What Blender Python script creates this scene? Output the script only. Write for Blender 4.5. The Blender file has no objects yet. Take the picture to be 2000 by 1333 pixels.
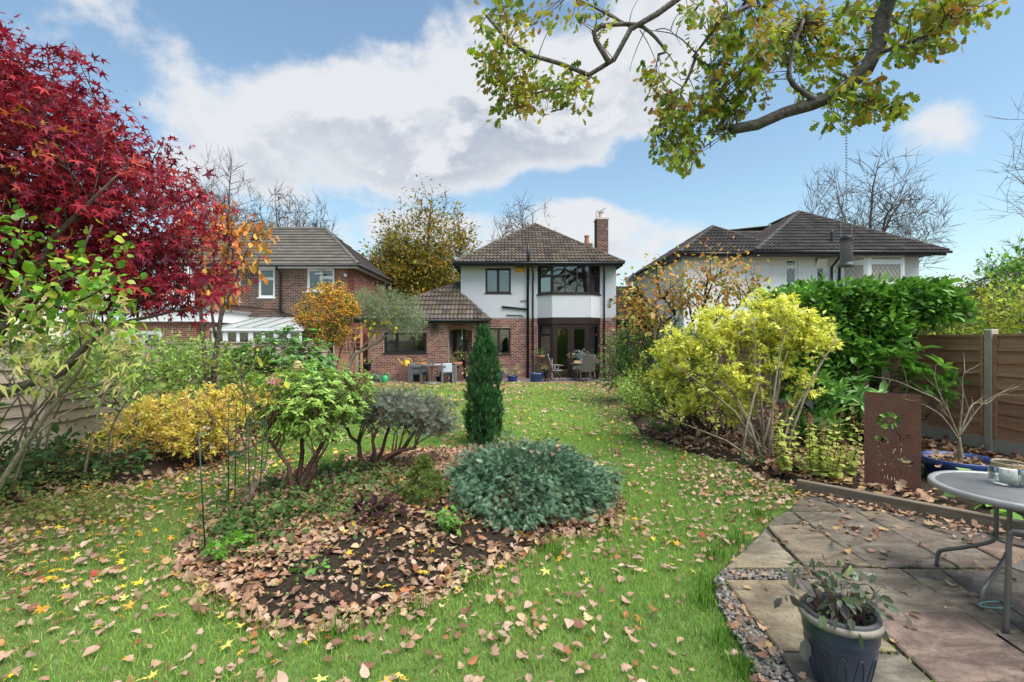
import bpy, bmesh, math, random
import numpy as np
from mathutils import Vector, Matrix

random.seed(11)
rng = np.random.default_rng(11)
R = math.radians
sc = bpy.context.scene
COL = sc.collection

# ------------------------------------------------------------------ camera
CAM_H, FPX = 1.7, 944.0
cam_d = bpy.data.cameras.new('camera')
cam = bpy.data.objects.new('camera', cam_d)
COL.objects.link(cam)
cam.location = (0, 0, CAM_H)
cam.rotation_euler = (R(90), 0, 0)
cam_d.sensor_width = 36.0
cam_d.lens = FPX / 2000.0 * 36.0
cam_d.clip_start = 0.05
cam_d.clip_end = 2000
sc.camera = cam

# ------------------------------------------------------------------ sky and sun
SUN_EL, SUN_AZ = 60.0, 128.0          # azimuth clockwise from +Y (view direction)
SUN_STRENGTH, SUN_ANGLE = 3.5, 60.0
SKY_STRENGTH = 0.098
sc.view_settings.view_transform = 'Standard'
sc.view_settings.look = 'None'
sc.view_settings.gamma = 1.0
sc.view_settings.use_curve_mapping = False
sc.view_settings.exposure = 0.95
sc.cycles.use_denoising = True
sc.cycles.use_adaptive_sampling = True
sc.cycles.adaptive_threshold = 0.045
sc.cycles.max_bounces = 4
sc.cycles.diffuse_bounces = 2
sc.cycles.glossy_bounces = 2
sc.cycles.transparent_max_bounces = 12
sc.cycles.transmission_bounces = 4
sc.cycles.caustics_reflective = False
sc.cycles.caustics_refractive = False

sun_d = bpy.data.lights.new('sun', 'SUN')
sun_d.energy = SUN_STRENGTH
sun_d.angle = R(SUN_ANGLE)
sun_d.color = (1.0, 0.955, 0.88)
sun = bpy.data.objects.new('sun', sun_d)
COL.objects.link(sun)
_sd = Vector((math.sin(R(SUN_AZ)) * math.cos(R(SUN_EL)), math.cos(R(SUN_AZ)) * math.cos(R(SUN_EL)), math.sin(R(SUN_EL))))
sun.rotation_euler = _sd.to_track_quat('Z', 'Y').to_euler()
sun.location = _sd * 60


class NT:
    """small helper to write node trees"""
    def __init__(s, tree):
        s.t = tree; s.n = tree.nodes; s.l = tree.links
    def node(s, kind, **kw):
        nd = s.n.new(kind)
        for k, v in kw.items():
            if k == 'ins':
                for a, b in v.items(): s.put(nd, a, b)
            else: setattr(nd, k, v)
        return nd
    def put(s, nd, sock, val):
        i = nd.inputs[sock]
        if hasattr(val, 'is_linked') or isinstance(val, bpy.types.NodeSocket): s.l.new(val, i)
        else:
            if hasattr(i.default_value, '__len__') and not hasattr(val, '__len__'): val = [val] * len(i.default_value)
            if hasattr(i.default_value, '__len__') and len(i.default_value) == 4 and len(val) == 3: val = (*val, 1)
            i.default_value = val
    def math(s, op, a, b=0.0, c=None, clamp=False):
        nd = s.n.new('ShaderNodeMath'); nd.operation = op; nd.use_clamp = clamp
        s.put(nd, 0, a); s.put(nd, 1, b)
        if c is not None: s.put(nd, 2, c)
        return nd.outputs[0]
    def mix(s, f, a, b, blend='MIX'):
        nd = s.n.new('ShaderNodeMix'); nd.data_type = 'RGBA'; nd.blend_type = blend
        s.put(nd, 0, f); s.put(nd, 6, a); s.put(nd, 7, b)
        return nd.outputs[2]
    def ramp(s, f, stops):
        nd = s.n.new('ShaderNodeValToRGB'); el = nd.color_ramp.elements
        while len(el) > len(stops): el.remove(el[-1])
        while len(el) < len(stops): el.new(0.5)
        for e, (p, c) in zip(el, stops):
            e.position = p; e.color = (*c, 1) if hasattr(c, '__len__') else (c, c, c, 1)
        s.put(nd, 0, f)
        return nd.outputs[0]
    def noise(s, vec, scale, detail=3.0, rough=0.55, dist=0.0):
        nd = s.n.new('ShaderNodeTexNoise')
        if vec is not None: s.put(nd, 'Vector', vec)
        s.put(nd, 'Scale', scale); s.put(nd, 'Detail', detail); s.put(nd, 'Roughness', rough); s.put(nd, 'Distortion', dist)
        return nd.outputs[0]
    def mrange(s, v, a, b, c=0.0, d=1.0, smooth=True):
        nd = s.n.new('ShaderNodeMapRange')
        if smooth: nd.interpolation_type = 'SMOOTHSTEP'
        s.put(nd, 0, v); s.put(nd, 1, a); s.put(nd, 2, b); s.put(nd, 3, c); s.put(nd, 4, d)
        return nd.outputs[0]


def build_world():
    w = bpy.data.worlds.new('World'); sc.world = w; w.use_nodes = True
    T = NT(w.node_tree); T.n.clear()
    out = T.node('ShaderNodeOutputWorld')
    sky = T.node('ShaderNodeTexSky', sky_type='NISHITA', sun_disc=False)
    sky.sun_elevation = R(SUN_EL); sky.sun_rotation = R(SUN_AZ)
    sky.air_density = 1.3; sky.dust_density = 0.7; sky.ozone_density = 1.8
    bg = T.node('ShaderNodeBackground', ins={'Color': T.node('ShaderNodeHueSaturation', ins={'Saturation': 0.96, 'Color': T.mix(1.0, sky.outputs[0], (0.92, 1.0, 0.97), 'MULTIPLY')}).outputs[0], 'Strength': SKY_STRENGTH})
    tc = T.node('ShaderNodeTexCoord')
    sep = T.node('ShaderNodeSeparateXYZ', ins={0: tc.outputs['Generated']})
    x, y, z = sep.outputs
    az = T.math('ARCTAN2', x, y)
    el = T.math('ARCSINE', z)
    # clouds are looked up in (azimuth, elevation), flattened a little like real cumulus seen from below
    def density(dz):
        e2 = T.math('ADD', el, dz)
        v = T.node('ShaderNodeCombineXYZ', ins={0: T.math('MULTIPLY', az, 1.0), 1: T.math('MULTIPLY', e2, 1.55), 2: 3.7}).outputs[0]
        n1 = T.noise(v, 2.6, 9.0, 0.56, 0.35)
        n2 = T.noise(v, 8.0, 6.0, 0.6, 0.2)
        d = T.math('ADD', n1, T.math('MULTIPLY', T.math('SUBTRACT', n2, 0.5), 0.42))
        # larger masses: az, el, radius az, radius el, weight
        for (a, b, ra, rb, wt) in ((-0.20, 0.42, 0.36, 0.17, 0.22), (-0.30, 0.30, 0.30, 0.10, 0.16), (0.06, 0.43, 0.24, 0.08, 0.14),
                                   (0.13, 0.215, 0.11, 0.06, 0.26), (0.36, 0.205, 0.20, 0.05, 0.26), (0.725, 0.315, 0.10, 0.065, 0.33),
                                   (-0.32, 0.20, 0.12, 0.06, 0.16), (-0.78, 0.50, 0.20, 0.05, 0.14), (-0.62, 0.30, 0.14, 0.10, 0.10),
                                   (0.35, 0.56, 0.30, 0.12, 0.10), (-0.10, 0.53, 0.34, 0.10, 0.12), (-0.46, 0.40, 0.16, 0.09, 0.12), (0.85, 0.34, 0.05, 0.03, 0.2),
                                   (0.62, 0.47, 0.22, 0.10, -0.22), (0.50, 0.36, 0.12, 0.07, -0.24), (0.20, 0.315, 0.24, 0.03, -0.26), (-0.16, 0.275, 0.20, 0.028, -0.24), (-0.42, 0.25, 0.12, 0.04, -0.12), (-0.55, 0.52, 0.20, 0.09, -0.16), (0.0, 0.23, 0.10, 0.05, -0.08),
                                   (0.95, 0.20, 0.40, 0.20, -0.20), (0.30, 0.36, 0.10, 0.05, -0.05)):
            da = T.math('DIVIDE', T.math('SUBTRACT', az, a), ra)
            de = T.math('DIVIDE', T.math('SUBTRACT', e2, b), rb)
            r2 = T.math('ADD', T.math('MULTIPLY', da, da), T.math('MULTIPLY', de, de))
            g = T.math('MULTIPLY', T.math('EXPONENT', T.math('MULTIPLY', r2, -1.0)), wt)
            d = T.math('ADD', d, g)
        return d
    d0 = density(0.0); d1 = density(0.05)
    cover = T.mrange(d0, 0.535, 0.715, 0.0, 0.95)
    lit = T.mrange(T.math('SUBTRACT', d0, d1), -0.05, 0.07, 0.0, 1.0)
    thick = T.mrange(d0, 0.62, 0.95, 0.0, 1.0)
    shade = T.math('MULTIPLY', thick, T.math('SUBTRACT', 1.0, lit), clamp=True)
    ccol = T.mix(shade, (0.43, 0.44, 0.455), (0.25, 0.275, 0.325))
    cbg = T.node('ShaderNodeBackground', ins={'Color': ccol, 'Strength': 1.0})
    mx = T.node('ShaderNodeMixShader', ins={0: cover, 1: bg.outputs[0], 2: cbg.outputs[0]})
    T.l.new(mx.outputs[0], out.inputs[0])
build_world()

# ------------------------------------------------------------------ helpers
def P(u, v, Y):
    """photo pixel (2000 wide) at a chosen distance -> point"""
    return np.array(((u - 1000.0) / FPX * Y, Y, CAM_H - (v - 667.0) / FPX * Y))
def G(u, v, z=0.0):
    """photo pixel standing on the ground -> point"""
    Y = (CAM_H - z) * FPX / (v - 667.0)
    return np.array(((u - 1000.0) / FPX * Y, Y, z))
def V3(a): return np.array(a, float)
def unit(a):
    a = np.asarray(a, float); return a / (np.linalg.norm(a, axis=-1, keepdims=True) + 1e-9)

WORLD = {}
def setp(o, parent):
    if parent is not None:
        o.parent = parent
        o.matrix_parent_inverse = WORLD.get(parent.name, Matrix.Identity(4)).inverted()
def tag(o, label=None, cat=None, group=None, kind=None):
    if label: o['label'] = label
    if cat: o['category'] = cat
    if group: o['group'] = group
    if kind: o['kind'] = kind
    return o
def thing(name, label, cat, loc=(0, 0, 0), group=None):
    o = bpy.data.objects.new(name, None); COL.objects.link(o)
    o.location = [float(c) for c in loc]; o.empty_display_size = 0.1
    WORLD[o.name] = Matrix.Translation(o.location)
    return tag(o, label, cat, group)
def obj(name, me, mat=None, parent=None):
    o = bpy.data.objects.new(name, me); COL.objects.link(o)
    if mat is not None:
        me.materials.clear(); me.materials.append(mat)
    setp(o, parent)
    return o
def copy_tree(o, parent=None):
    c = o.copy(); COL.objects.link(c)
    if parent is not None: c.parent = parent
    for ch in list(o.children): copy_tree(ch, c)
    return c

def mesh_np(name, V, loops, counts, cols=None, smooth=False):
    me = bpy.data.meshes.new(name)
    V = np.ascontiguousarray(V, dtype=np.float32); loops = np.asarray(loops, np.int32); counts = np.asarray(counts, np.int32)
    me.vertices.add(len(V)); me.vertices.foreach_set('co', V.ravel())
    me.loops.add(len(loops)); me.loops.foreach_set('vertex_index', loops)
    me.polygons.add(len(counts))
    st = np.zeros(len(counts), np.int32); st[1:] = np.cumsum(counts)[:-1]
    me.polygons.foreach_set('loop_start', st)
    me.polygons.foreach_set('use_smooth', np.full(len(counts), bool(smooth)))
    me.update(calc_edges=True)
    if cols is not None:
        at = me.color_attributes.new('Col', 'FLOAT_COLOR', 'POINT')
        c4 = np.ones((len(V), 4), np.float32); c4[:, :3] = cols
        at.data.foreach_set('color', c4.ravel())
    return me

def inst(name, tv, tf, pos, rot=None, scl=None, cols=None, smooth=False):
    """many copies of a template (tv verts, tf faces) joined into one mesh"""
    tv = np.asarray(tv, float); N = len(pos); k = len(tv)
    W = np.broadcast_to(tv, (N, k, 3))
    if scl is not None:
        s = np.asarray(scl, float); W = W * (s[:, None, None] if s.ndim == 1 else s[:, None, :])
    if rot is not None: W = np.einsum('nij,nkj->nki', rot, W)
    W = W + np.asarray(pos)[:, None, :]
    fl = np.array([i for f in tf for i in f]); fc = np.array([len(f) for f in tf])
    loops = (fl[None, :] + (np.arange(N) * k)[:, None]).ravel()
    cc = None if cols is None else np.repeat(np.asarray(cols), k, axis=0)
    return mesh_np(name, W.reshape(-1, 3), loops, np.tile(fc, N), cc, smooth)

def join(name, parts, smooth=False):
    """parts: (V, loops, counts, cols)"""
    off = 0; Vs = []; L = []; C = []; K = []
    for V, l, c, col in parts:
        Vs.append(V); L.append(np.asarray(l) + off); C.append(c); off += len(V)
        K.append(np.broadcast_to(col, (len(V), 3)))
    return mesh_np(name, np.concatenate(Vs), np.concatenate(L), np.concatenate(C), np.concatenate(K), smooth)

def frames(a, n):
    """rotation matrices with +Y along a and +Z near n"""
    a = unit(a); x = unit(np.cross(a, n)); z = np.cross(x, a)
    return np.stack([x, a, z], axis=-1)

CUBE_V = np.array([(x, y, z) for z in (-.5, .5) for y in (-.5, .5) for x in (-.5, .5)])
CUBE_F = [(0, 2, 3, 1), (4, 5, 7, 6), (0, 1, 5, 4), (2, 6, 7, 3), (0, 4, 6, 2), (1, 3, 7, 5)]

def tube_arrays(paths, radii, sides=6):
    """paths (P,n,3), radii (P,n)"""
    paths = np.asarray(paths, float); radii = np.asarray(radii, float)
    Pn, n, _ = paths.shape
    t = unit(np.gradient(paths, axis=1))
    m = np.abs(t.mean(axis=1)); ref = np.eye(3)[np.argmin(m, axis=1)][:, None, :]
    u = unit(np.cross(t, np.broadcast_to(ref, t.shape))); v = np.cross(t, u)
    ang = np.linspace(0, 2 * np.pi, sides, endpoint=False)
    ring = u[:, :, None, :] * np.cos(ang)[None, None, :, None] + v[:, :, None, :] * np.sin(ang)[None, None, :, None]
    V = paths[:, :, None, :] + ring * radii[:, :, None, None]
    V = V.reshape(-1, 3)
    i = np.arange(n - 1)[:, None]; j = np.arange(sides)[None, :]; j2 = (j + 1) % sides
    q = np.stack([i * sides + j, i * sides + j2, (i + 1) * sides + j2, (i + 1) * sides + j], -1).reshape(-1, 4)
    F = (q[None] + (np.arange(Pn) * n * sides)[:, None, None]).reshape(-1)
    cnt = [4] * (len(F) // 4)
    caps = []
    for e in (0, n - 1):
        c = (np.arange(sides)[None, :] + e * sides + (np.arange(Pn) * n * sides)[:, None])
        if e == 0: c = c[:, ::-1]
        caps.append(c.reshape(-1))
    F = np.concatenate([F] + caps); cnt = np.array(cnt + [sides] * (2 * Pn))
    return V, F, cnt
def tubes(name, paths, radii, sides=6, smooth=True):
    V, F, c = tube_arrays(paths, radii, sides)
    return mesh_np(name, V, F, c, None, smooth)
def resample(pts, n):
    pts = np.asarray(pts, float)
    d = np.r_[0, np.cumsum(np.linalg.norm(np.diff(pts, axis=0), axis=1))]
    t = np.linspace(0, d[-1], n)
    # Catmull-Rom like smoothing through a dense interpolation
    if len(pts) > 2:
        dense = []
        Q = np.vstack([2 * pts[0] - pts[1], pts, 2 * pts[-1] - pts[-2]])
        for k in range(1, len(Q) - 2):
            for s in np.linspace(0, 1, 8, endpoint=False):
                p0, p1, p2, p3 = Q[k - 1:k + 3]
                dense.append(0.5 * (2 * p1 + (p2 - p0) * s + (2 * p0 - 5 * p1 + 4 * p2 - p3) * s * s + (3 * p1 - p0 - 3 * p2 + p3) * s ** 3))
        dense.append(pts[-1]); pts = np.array(dense)
        d = np.r_[0, np.cumsum(np.linalg.norm(np.diff(pts, axis=0), axis=1))]
        t = np.linspace(0, d[-1], n)
    return np.stack([np.interp(t, d, pts[:, i]) for i in range(3)], -1)

class MB:
    """collects boxes, tubes, lathes and polygons into one mesh"""
    def __init__(s): s.parts = []
    def add(s, V, L, C): s.parts.append((np.asarray(V, float), np.asarray(L), np.asarray(C), (1, 1, 1))); return s
    def box(s, x0, x1, y0, y1, z0, z1):
        V = CUBE_V * V3((x1 - x0, y1 - y0, z1 - z0)) + V3(((x0 + x1) / 2, (y0 + y1) / 2, (z0 + z1) / 2))
        return s.add(V, [i for f in CUBE_F for i in f], [4] * 6)
    def obox(s, c, size, ax=(1, 0, 0), ay=(0, 1, 0)):
        ax = unit(ax); ay = unit(ay); az = np.cross(ax, ay); M = np.stack([ax, ay, az], -1)
        V = (CUBE_V * V3(size)) @ M.T + V3(c)
        return s.add(V, [i for f in CUBE_F for i in f], [4] * 6)
    def tube(s, pts, r, sides=8, n=None, closed=False):
        pts = V3(pts)
        if n: pts = resample(pts, n)
        rr = np.broadcast_to(r, (len(pts),)) if np.ndim(r) == 0 else np.interp(np.linspace(0, 1, len(pts)), np.linspace(0, 1, len(r)), r)
        V, F, c = tube_arrays(pts[None], rr[None], sides)
        return s.add(V, F, c)
    def lathe(s, prof, c=(0, 0, 0), seg=24, sx=1.0, sy=1.0, cap=True):
        prof = V3(prof); n = len(prof)
        a = np.linspace(0, 2 * np.pi, seg, endpoint=False)
        V = np.stack([prof[:, None, 0] * np.cos(a)[None] * sx, prof[:, None, 0] * np.sin(a)[None] * sy, np.broadcast_to(prof[:, None, 1], (n, seg))], -1).reshape(-1, 3) + V3(c)
        i = np.arange(n - 1)[:, None]; j = np.arange(seg)[None]; j2 = (j + 1) % seg
        q = np.stack([i * seg + j, i * seg + j2, (i + 1) * seg + j2, (i + 1) * seg + j], -1).reshape(-1)
        L = list(q); C = [4] * (len(q) // 4)
        if cap and prof[0, 0] > 1e-4: L += list(range(seg))[::-1]; C.append(seg)
        if cap and prof[-1, 0] > 1e-4: L += [(n - 1) * seg + k for k in range(seg)]; C.append(seg)
        return s.add(V, L, C)
    def poly(s, pts): return s.add(pts, list(range(len(pts))), [len(pts)])
    def slab(s, pts, thick):
        """polygon extruded by thick along its normal (downwards if negative)"""
        pts = V3(pts); n = len(pts)
        nr = unit(np.cross(pts[1] - pts[0], pts[2] - pts[0]))
        V = np.vstack([pts, pts + nr * thick])
        top = list(range(n)); bot = list(range(n, 2 * n))
        L = (top[::-1] + bot) if thick > 0 else (top + bot[::-1]); C = [n, n]
        for i in range(n):
            j = (i + 1) % n
            L += [i, j, n + j, n + i] if thick > 0 else [j, i, n + i, n + j]; C.append(4)
        return s.add(V, L, C)
    def build(s, name, mat=None, parent=None, smooth=False, bevel=0.0):
        V = []; L = []; C = []; off = 0
        for v, l, c, _ in s.parts:
            V.append(v); L.append(l + off); C.append(c); off += len(v)
        me = mesh_np(name, np.concatenate(V), np.concatenate(L), np.concatenate(C), None, smooth)
        o = obj(name, me, mat, parent)
        if bevel:
            m = o.modifiers.new('bevel', 'BEVEL'); m.width = bevel; m.segments = 2; m.limit_method = 'ANGLE'
        return o

# ------------------------------------------------------------------ materials
MATS = {}
def base_mat(name):
    m = bpy.data.materials.new(name); m.use_nodes = True
    T = NT(m.node_tree); b = T.n['Principled BSDF']
    MATS[name] = m
    return m, T, b
def plain(name, col, rough=0.6, metal=0.0, var=0.12, scale=12.0, bump=0.0, bscale=60.0, coat=0.0):
    m, T, b = base_mat(name)
    tc = T.node('ShaderNodeTexCoord').outputs['Object']
    n = T.noise(tc, scale, 4.0, 0.6)
    c = T.mix(n, [x * (1 - var * 1.6) for x in col], [min(1, x * (1 + var * 1.6)) for x in col])
    T.put(b, 'Base Color', c); T.put(b, 'Roughness', T.mrange(n, 0.2, 0.8, max(0.02, rough - 0.08), min(1, rough + 0.08)))
    T.put(b, 'Metallic', metal)
    if coat: T.put(b, 'Coat Weight', coat)
    if bump:
        bp = T.node('ShaderNodeBump', ins={'Strength': bump, 'Distance': 0.01, 'Height': T.noise(tc, bscale, 4.0, 0.6)})
        T.put(b, 'Normal', bp.outputs[0])
    return m
def leaf_mat(name, trans=0.35, rough=0.55, spec=0.3):
    m, T, b = base_mat(name)
    at = T.node('ShaderNodeAttribute', attribute_name='Col')
    T.put(b, 'Base Color', at.outputs['Color']); T.put(b, 'Roughness', rough); T.put(b, 'Specular IOR Level', spec)
    tr = T.node('ShaderNodeBsdfTranslucent', ins={'Color': T.mix(1.0, at.outputs['Color'], (1.25, 1.2, 0.8), 'MULTIPLY')})
    mx = T.node('ShaderNodeMixShader', ins={0: trans, 1: b.outputs[0], 2: tr.outputs[0]})
    T.l.new(mx.outputs[0], T.n['Material Output'].inputs[0])
    return m
def attr_mat(name, rough=0.8, bump=0.0, bscale=40.0, spec=0.3):
    m, T, b = base_mat(name)
    at = T.node('ShaderNodeAttribute', attribute_name='Col')
    tc = T.node('ShaderNodeTexCoord').outputs['Object']
    n = T.noise(tc, bscale * 0.5, 4.0, 0.65)
    T.put(b, 'Base Color', T.mix(1.0, at.outputs['Color'], T.ramp(n, [(0.25, 0.72), (0.75, 1.18)]), 'MULTIPLY'))
    T.put(b, 'Roughness', rough); T.put(b, 'Specular IOR Level', spec)
    if bump:
        bp = T.node('ShaderNodeBump', ins={'Strength': bump, 'Distance': 0.01, 'Height': T.noise(tc, bscale, 4.0, 0.6)})
        T.put(b, 'Normal', bp.outputs[0])
    return m
def wood_mat(name, c1, c2, dirt, axis='Y', rough=0.75):
    m, T, b = base_mat(name)
    tc = T.node('ShaderNodeTexCoord').outputs['Object']
    oi = T.node('ShaderNodeObjectInfo')
    sc_ = {'Y': (18, 1.2, 18), 'X': (1.2, 18, 18), 'Z': (18, 18, 1.2)}[axis]
    off = T.node('ShaderNodeVectorMath', operation='MULTIPLY_ADD', ins={0: tc, 1: sc_})
    cv = T.node('ShaderNodeCombineXYZ', ins={0: T.math('MULTIPLY', oi.outputs['Random'], 37.0), 1: T.math('MULTIPLY', oi.outputs['Random'], 91.0)})
    T.l.new(cv.outputs[0], off.inputs[2])
    g = T.noise(off.outputs[0], 1.0, 6.0, 0.65, 0.4)
    g2 = T.noise(tc, 2.3, 4.0, 0.6)
    col = T.mix(T.mrange(g, 0.3, 0.7), c1, c2)
    col = T.mix(T.mrange(oi.outputs['Random'], 0, 1, 0.0, 0.45), col, [x * 0.62 for x in c1])
    col = T.mix(T.mrange(g2, 0.5, 0.72, 0, 0.65), col, dirt)
    T.put(b, 'Base Color', col); T.put(b, 'Roughness', rough); T.put(b, 'Specular IOR Level', 0.25)
    bp = T.node('ShaderNodeBump', ins={'Strength': 0.5, 'Distance': 0.006, 'Height': g})
    T.put(b, 'Normal', bp.outputs[0])
    return m
def tile_mat(name, c1, c2, moss, moss_amt=0.5):
    m, T, b = base_mat(name)
    geo = T.node('ShaderNodeNewGeometry').outputs['Position']
    oi = T.node('ShaderNodeObjectInfo')
    col = T.mix(oi.outputs['Random'], c1, c2)
    n1 = T.noise(geo, 1.1, 5.0, 0.65); n2 = T.noise(geo, 14.0, 4.0, 0.6)
    k = T.math('MULTIPLY', T.mrange(n1, 0.45, 0.66), T.mrange(n2, 0.40, 0.62))
    col = T.mix(T.math('MULTIPLY', k, moss_amt), col, moss)
    col = T.mix(T.mrange(n2, 0.35, 0.75, 0.0, 0.35), col, [min(1, x * 1.6) for x in c2])
    T.put(b, 'Base Color', col); T.put(b, 'Roughness', 0.82); T.put(b, 'Specular IOR Level', 0.3)
    bp = T.node('ShaderNodeBump', ins={'Strength': 0.4, 'Distance': 0.01, 'Height': n2})
    T.put(b, 'Normal', bp.outputs[0])
    return m
def glass_mat(name, tint=(0.75, 0.8, 0.8), refl=0.10, k=2.0):
    m, T, b = base_mat(name); T.n.remove(b)
    fr = T.node('ShaderNodeFresnel', ins={'IOR': 1.5})
    gl = T.node('ShaderNodeBsdfGlossy', ins={'Color': (0.9, 0.92, 0.95), 'Roughness': 0.015})
    tr = T.node('ShaderNodeBsdfTransparent', ins={'Color': tint})
    tc = T.node('ShaderNodeTexCoord').outputs['Object']
    bp = T.node('ShaderNodeBump', ins={'Strength': 0.12, 'Distance': 0.02, 'Height': T.noise(tc, 1.6, 2.0)})
    T.l.new(bp.outputs[0], gl.inputs['Normal'])
    f = T.math('MAXIMUM', T.math('MULTIPLY', fr.outputs[0], k), refl)
    mx = T.node('ShaderNodeMixShader', ins={0: f, 1: tr.outputs[0], 2: gl.outputs[0]})
    T.l.new(mx.outputs[0], T.n['Material Output'].inputs[0])
    return m

def ground_mat():
    m, T, b = base_mat('lawn turf')
    geo = T.node('ShaderNodeNewGeometry').outputs['Position']
    n1 = T.noise(geo, 0.55, 4.0, 0.6); n2 = T.noise(geo, 6.0, 5.0, 0.65); n3 = T.noise(geo, 90.0, 3.0, 0.6)
    c = T.mix(T.mrange(n1, 0.35, 0.65), (0.10, 0.18, 0.045), (0.15, 0.215, 0.06))
    c = T.mix(T.mrange(n2, 0.4, 0.75, 0, 0.5), c, (0.075, 0.13, 0.035))
    c = T.mix(T.mrange(n3, 0.35, 0.7, 0, 0.7), c, (0.21, 0.30, 0.085))
    T.put(b, 'Base Color', c); T.put(b, 'Roughness', 0.95); T.put(b, 'Specular IOR Level', 0.1)
    bp = T.node('ShaderNodeBump', ins={'Strength': 0.8, 'Distance': 0.02, 'Height': n3}); T.put(b, 'Normal', bp.outputs[0])
    return m
def soil_mat():
    m, T, b = base_mat('garden soil')
    geo = T.node('ShaderNodeNewGeometry').outputs['Position']
    n1 = T.noise(geo, 3.0, 5.0, 0.65); n2 = T.noise(geo, 45.0, 6.0, 0.7)
    c = T.mix(T.mrange(n2, 0.3, 0.7), (0.022, 0.016, 0.012), (0.075, 0.055, 0.04))
    c = T.mix(T.mrange(n1, 0.4, 0.7, 0, 0.5), c, (0.05, 0.033, 0.022))
    T.put(b, 'Base Color', c); T.put(b, 'Roughness', 0.95); T.put(b, 'Specular IOR Level', 0.15)
    bp = T.node('ShaderNodeBump', ins={'Strength': 1.0, 'Distance': 0.03, 'Height': n2}); T.put(b, 'Normal', bp.outputs[0])
    return m
def slab_mat():
    m, T, b = base_mat('riven sandstone')
    geo = T.node('ShaderNodeNewGeometry').outputs['Position']
    oi = T.node('ShaderNodeObjectInfo')
    r = oi.outputs['Random']
    mp = T.node('ShaderNodeMapping', ins={'Vector': geo, 'Rotation': (0, 0, 0.6), 'Scale': (1.6, 3.4, 1)})
    cv = T.node('ShaderNodeCombineXYZ', ins={0: T.math('MULTIPLY', r, 23.0), 1: T.math('MULTIPLY', r, 51.0)})
    ad = T.node('ShaderNodeVectorMath', operation='ADD', ins={0: mp.outputs[0], 1: cv.outputs[0]})
    n1 = T.noise(ad.outputs[0], 2.0, 9.0, 0.68, 0.7)
    n2 = T.noise(geo, 1.9, 4.0, 0.6, 0.5); n3 = T.noise(geo, 38.0, 6.0, 0.75)
    col = T.mix(T.mrange(n1, 0.35, 0.68), T.mix(1.0, oi.outputs['Color'], (0.50, 0.45, 0.42), 'MULTIPLY'), T.mix(1.0, oi.outputs['Color'], (1.18, 1.12, 1.0), 'MULTIPLY'))
    col = T.mix(T.mrange(n2, 0.50, 0.70, 0, 0.6), col, T.mix(1.0, oi.outputs['Color'], (0.26, 0.24, 0.24), 'MULTIPLY'))
    col = T.mix(T.mrange(T.noise(geo, 0.9, 3.0), 0.5, 0.7, 0, 0.55), col, (0.24, 0.175, 0.10))
    col = T.mix(T.mrange(n3, 0.50, 0.68, 0, 0.60), col, (0.05, 0.045, 0.04)); col = T.mix(T.mrange(n3, 0.42, 0.30, 0, 0.35), col, (0.34, 0.31, 0.26))
    col = T.mix(1.0, col, (1.06, 1.08, 1.04), 'MULTIPLY')
    T.put(b, 'Base Color', col); T.put(b, 'Roughness', T.mrange(n2, 0.45, 0.72, 0.85, 0.55)); T.put(b, 'Specular IOR Level', 0.25)
    h = T.math('ADD', T.math('MULTIPLY', n1, 1.0), T.math('MULTIPLY', n3, 0.35))
    bp = T.node('ShaderNodeBump', ins={'Strength': 0.55, 'Distance': 0.03, 'Height': h}); T.put(b, 'Normal', bp.outputs[0])
    return m
def render_mat(name, col):
    m, T, b = base_mat(name)
    geo = T.node('ShaderNodeNewGeometry').outputs['Position']
    n1 = T.noise(geo, 0.7, 5.0, 0.6); n2 = T.noise(geo, 28.0, 4.0, 0.6)
    st = T.node('ShaderNodeMapping', ins={'Vector': geo, 'Scale': (3.0, 3.0, 0.25)})
    n3 = T.noise(st.outputs[0], 1.0, 4.0, 0.6)
    c = T.mix(T.mrange(n1, 0.35, 0.7, 0, 0.5), col, [x * 0.9 for x in col])
    c = T.mix(T.mrange(n3, 0.56, 0.75, 0, 0.30), c, [x * 0.72 for x in col])
    T.put(b, 'Base Color', c); T.put(b, 'Roughness', 0.9); T.put(b, 'Specular IOR Level', 0.2)
    bp = T.node('ShaderNodeBump', ins={'Strength': 0.55, 'Distance': 0.012, 'Height': n2}); T.put(b, 'Normal', bp.outputs[0])
    return m
def bark_mat(name, c1, c2):
    m, T, b = base_mat(name)
    tc = T.node('ShaderNodeTexCoord').outputs['Object']
    n = T.noise(tc, 22.0, 5.0, 0.65, 0.6); n2 = T.noise(tc, 3.0, 3.0)
    c = T.mix(T.mrange(n, 0.3, 0.7), c1, c2)
    c = T.mix(T.mrange(n2, 0.55, 0.75, 0, 0.4), c, (0.10, 0.12, 0.06))
    T.put(b, 'Base Color', c); T.put(b, 'Roughness', 0.9); T.put(b, 'Specular IOR Level', 0.2)
    bp = T.node('ShaderNodeBump', ins={'Strength': 0.8, 'Distance': 0.012, 'Height': n}); T.put(b, 'Normal', bp.outputs[0])
    return m
def rust_mat():
    m, T, b = base_mat('rusted steel')
    tc = T.node('ShaderNodeTexCoord').outputs['Object']
    n = T.noise(tc, 60.0, 6.0, 0.7); n2 = T.noise(tc, 5.0, 4.0, 0.6)
    c = T.mix(T.mrange(n, 0.3, 0.7), (0.13, 0.055, 0.035), (0.26, 0.12, 0.08))
    c = T.mix(T.mrange(n2, 0.4, 0.7, 0, 0.6), c, (0.11, 0.06, 0.045))
    T.put(b, 'Base Color', c); T.put(b, 'Roughness', 0.85); T.put(b, 'Metallic', 0.05)
    bp = T.node('ShaderNodeBump', ins={'Strength': 0.4, 'Distance': 0.003, 'Height': n}); T.put(b, 'Normal', bp.outputs[0])
    return m
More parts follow.
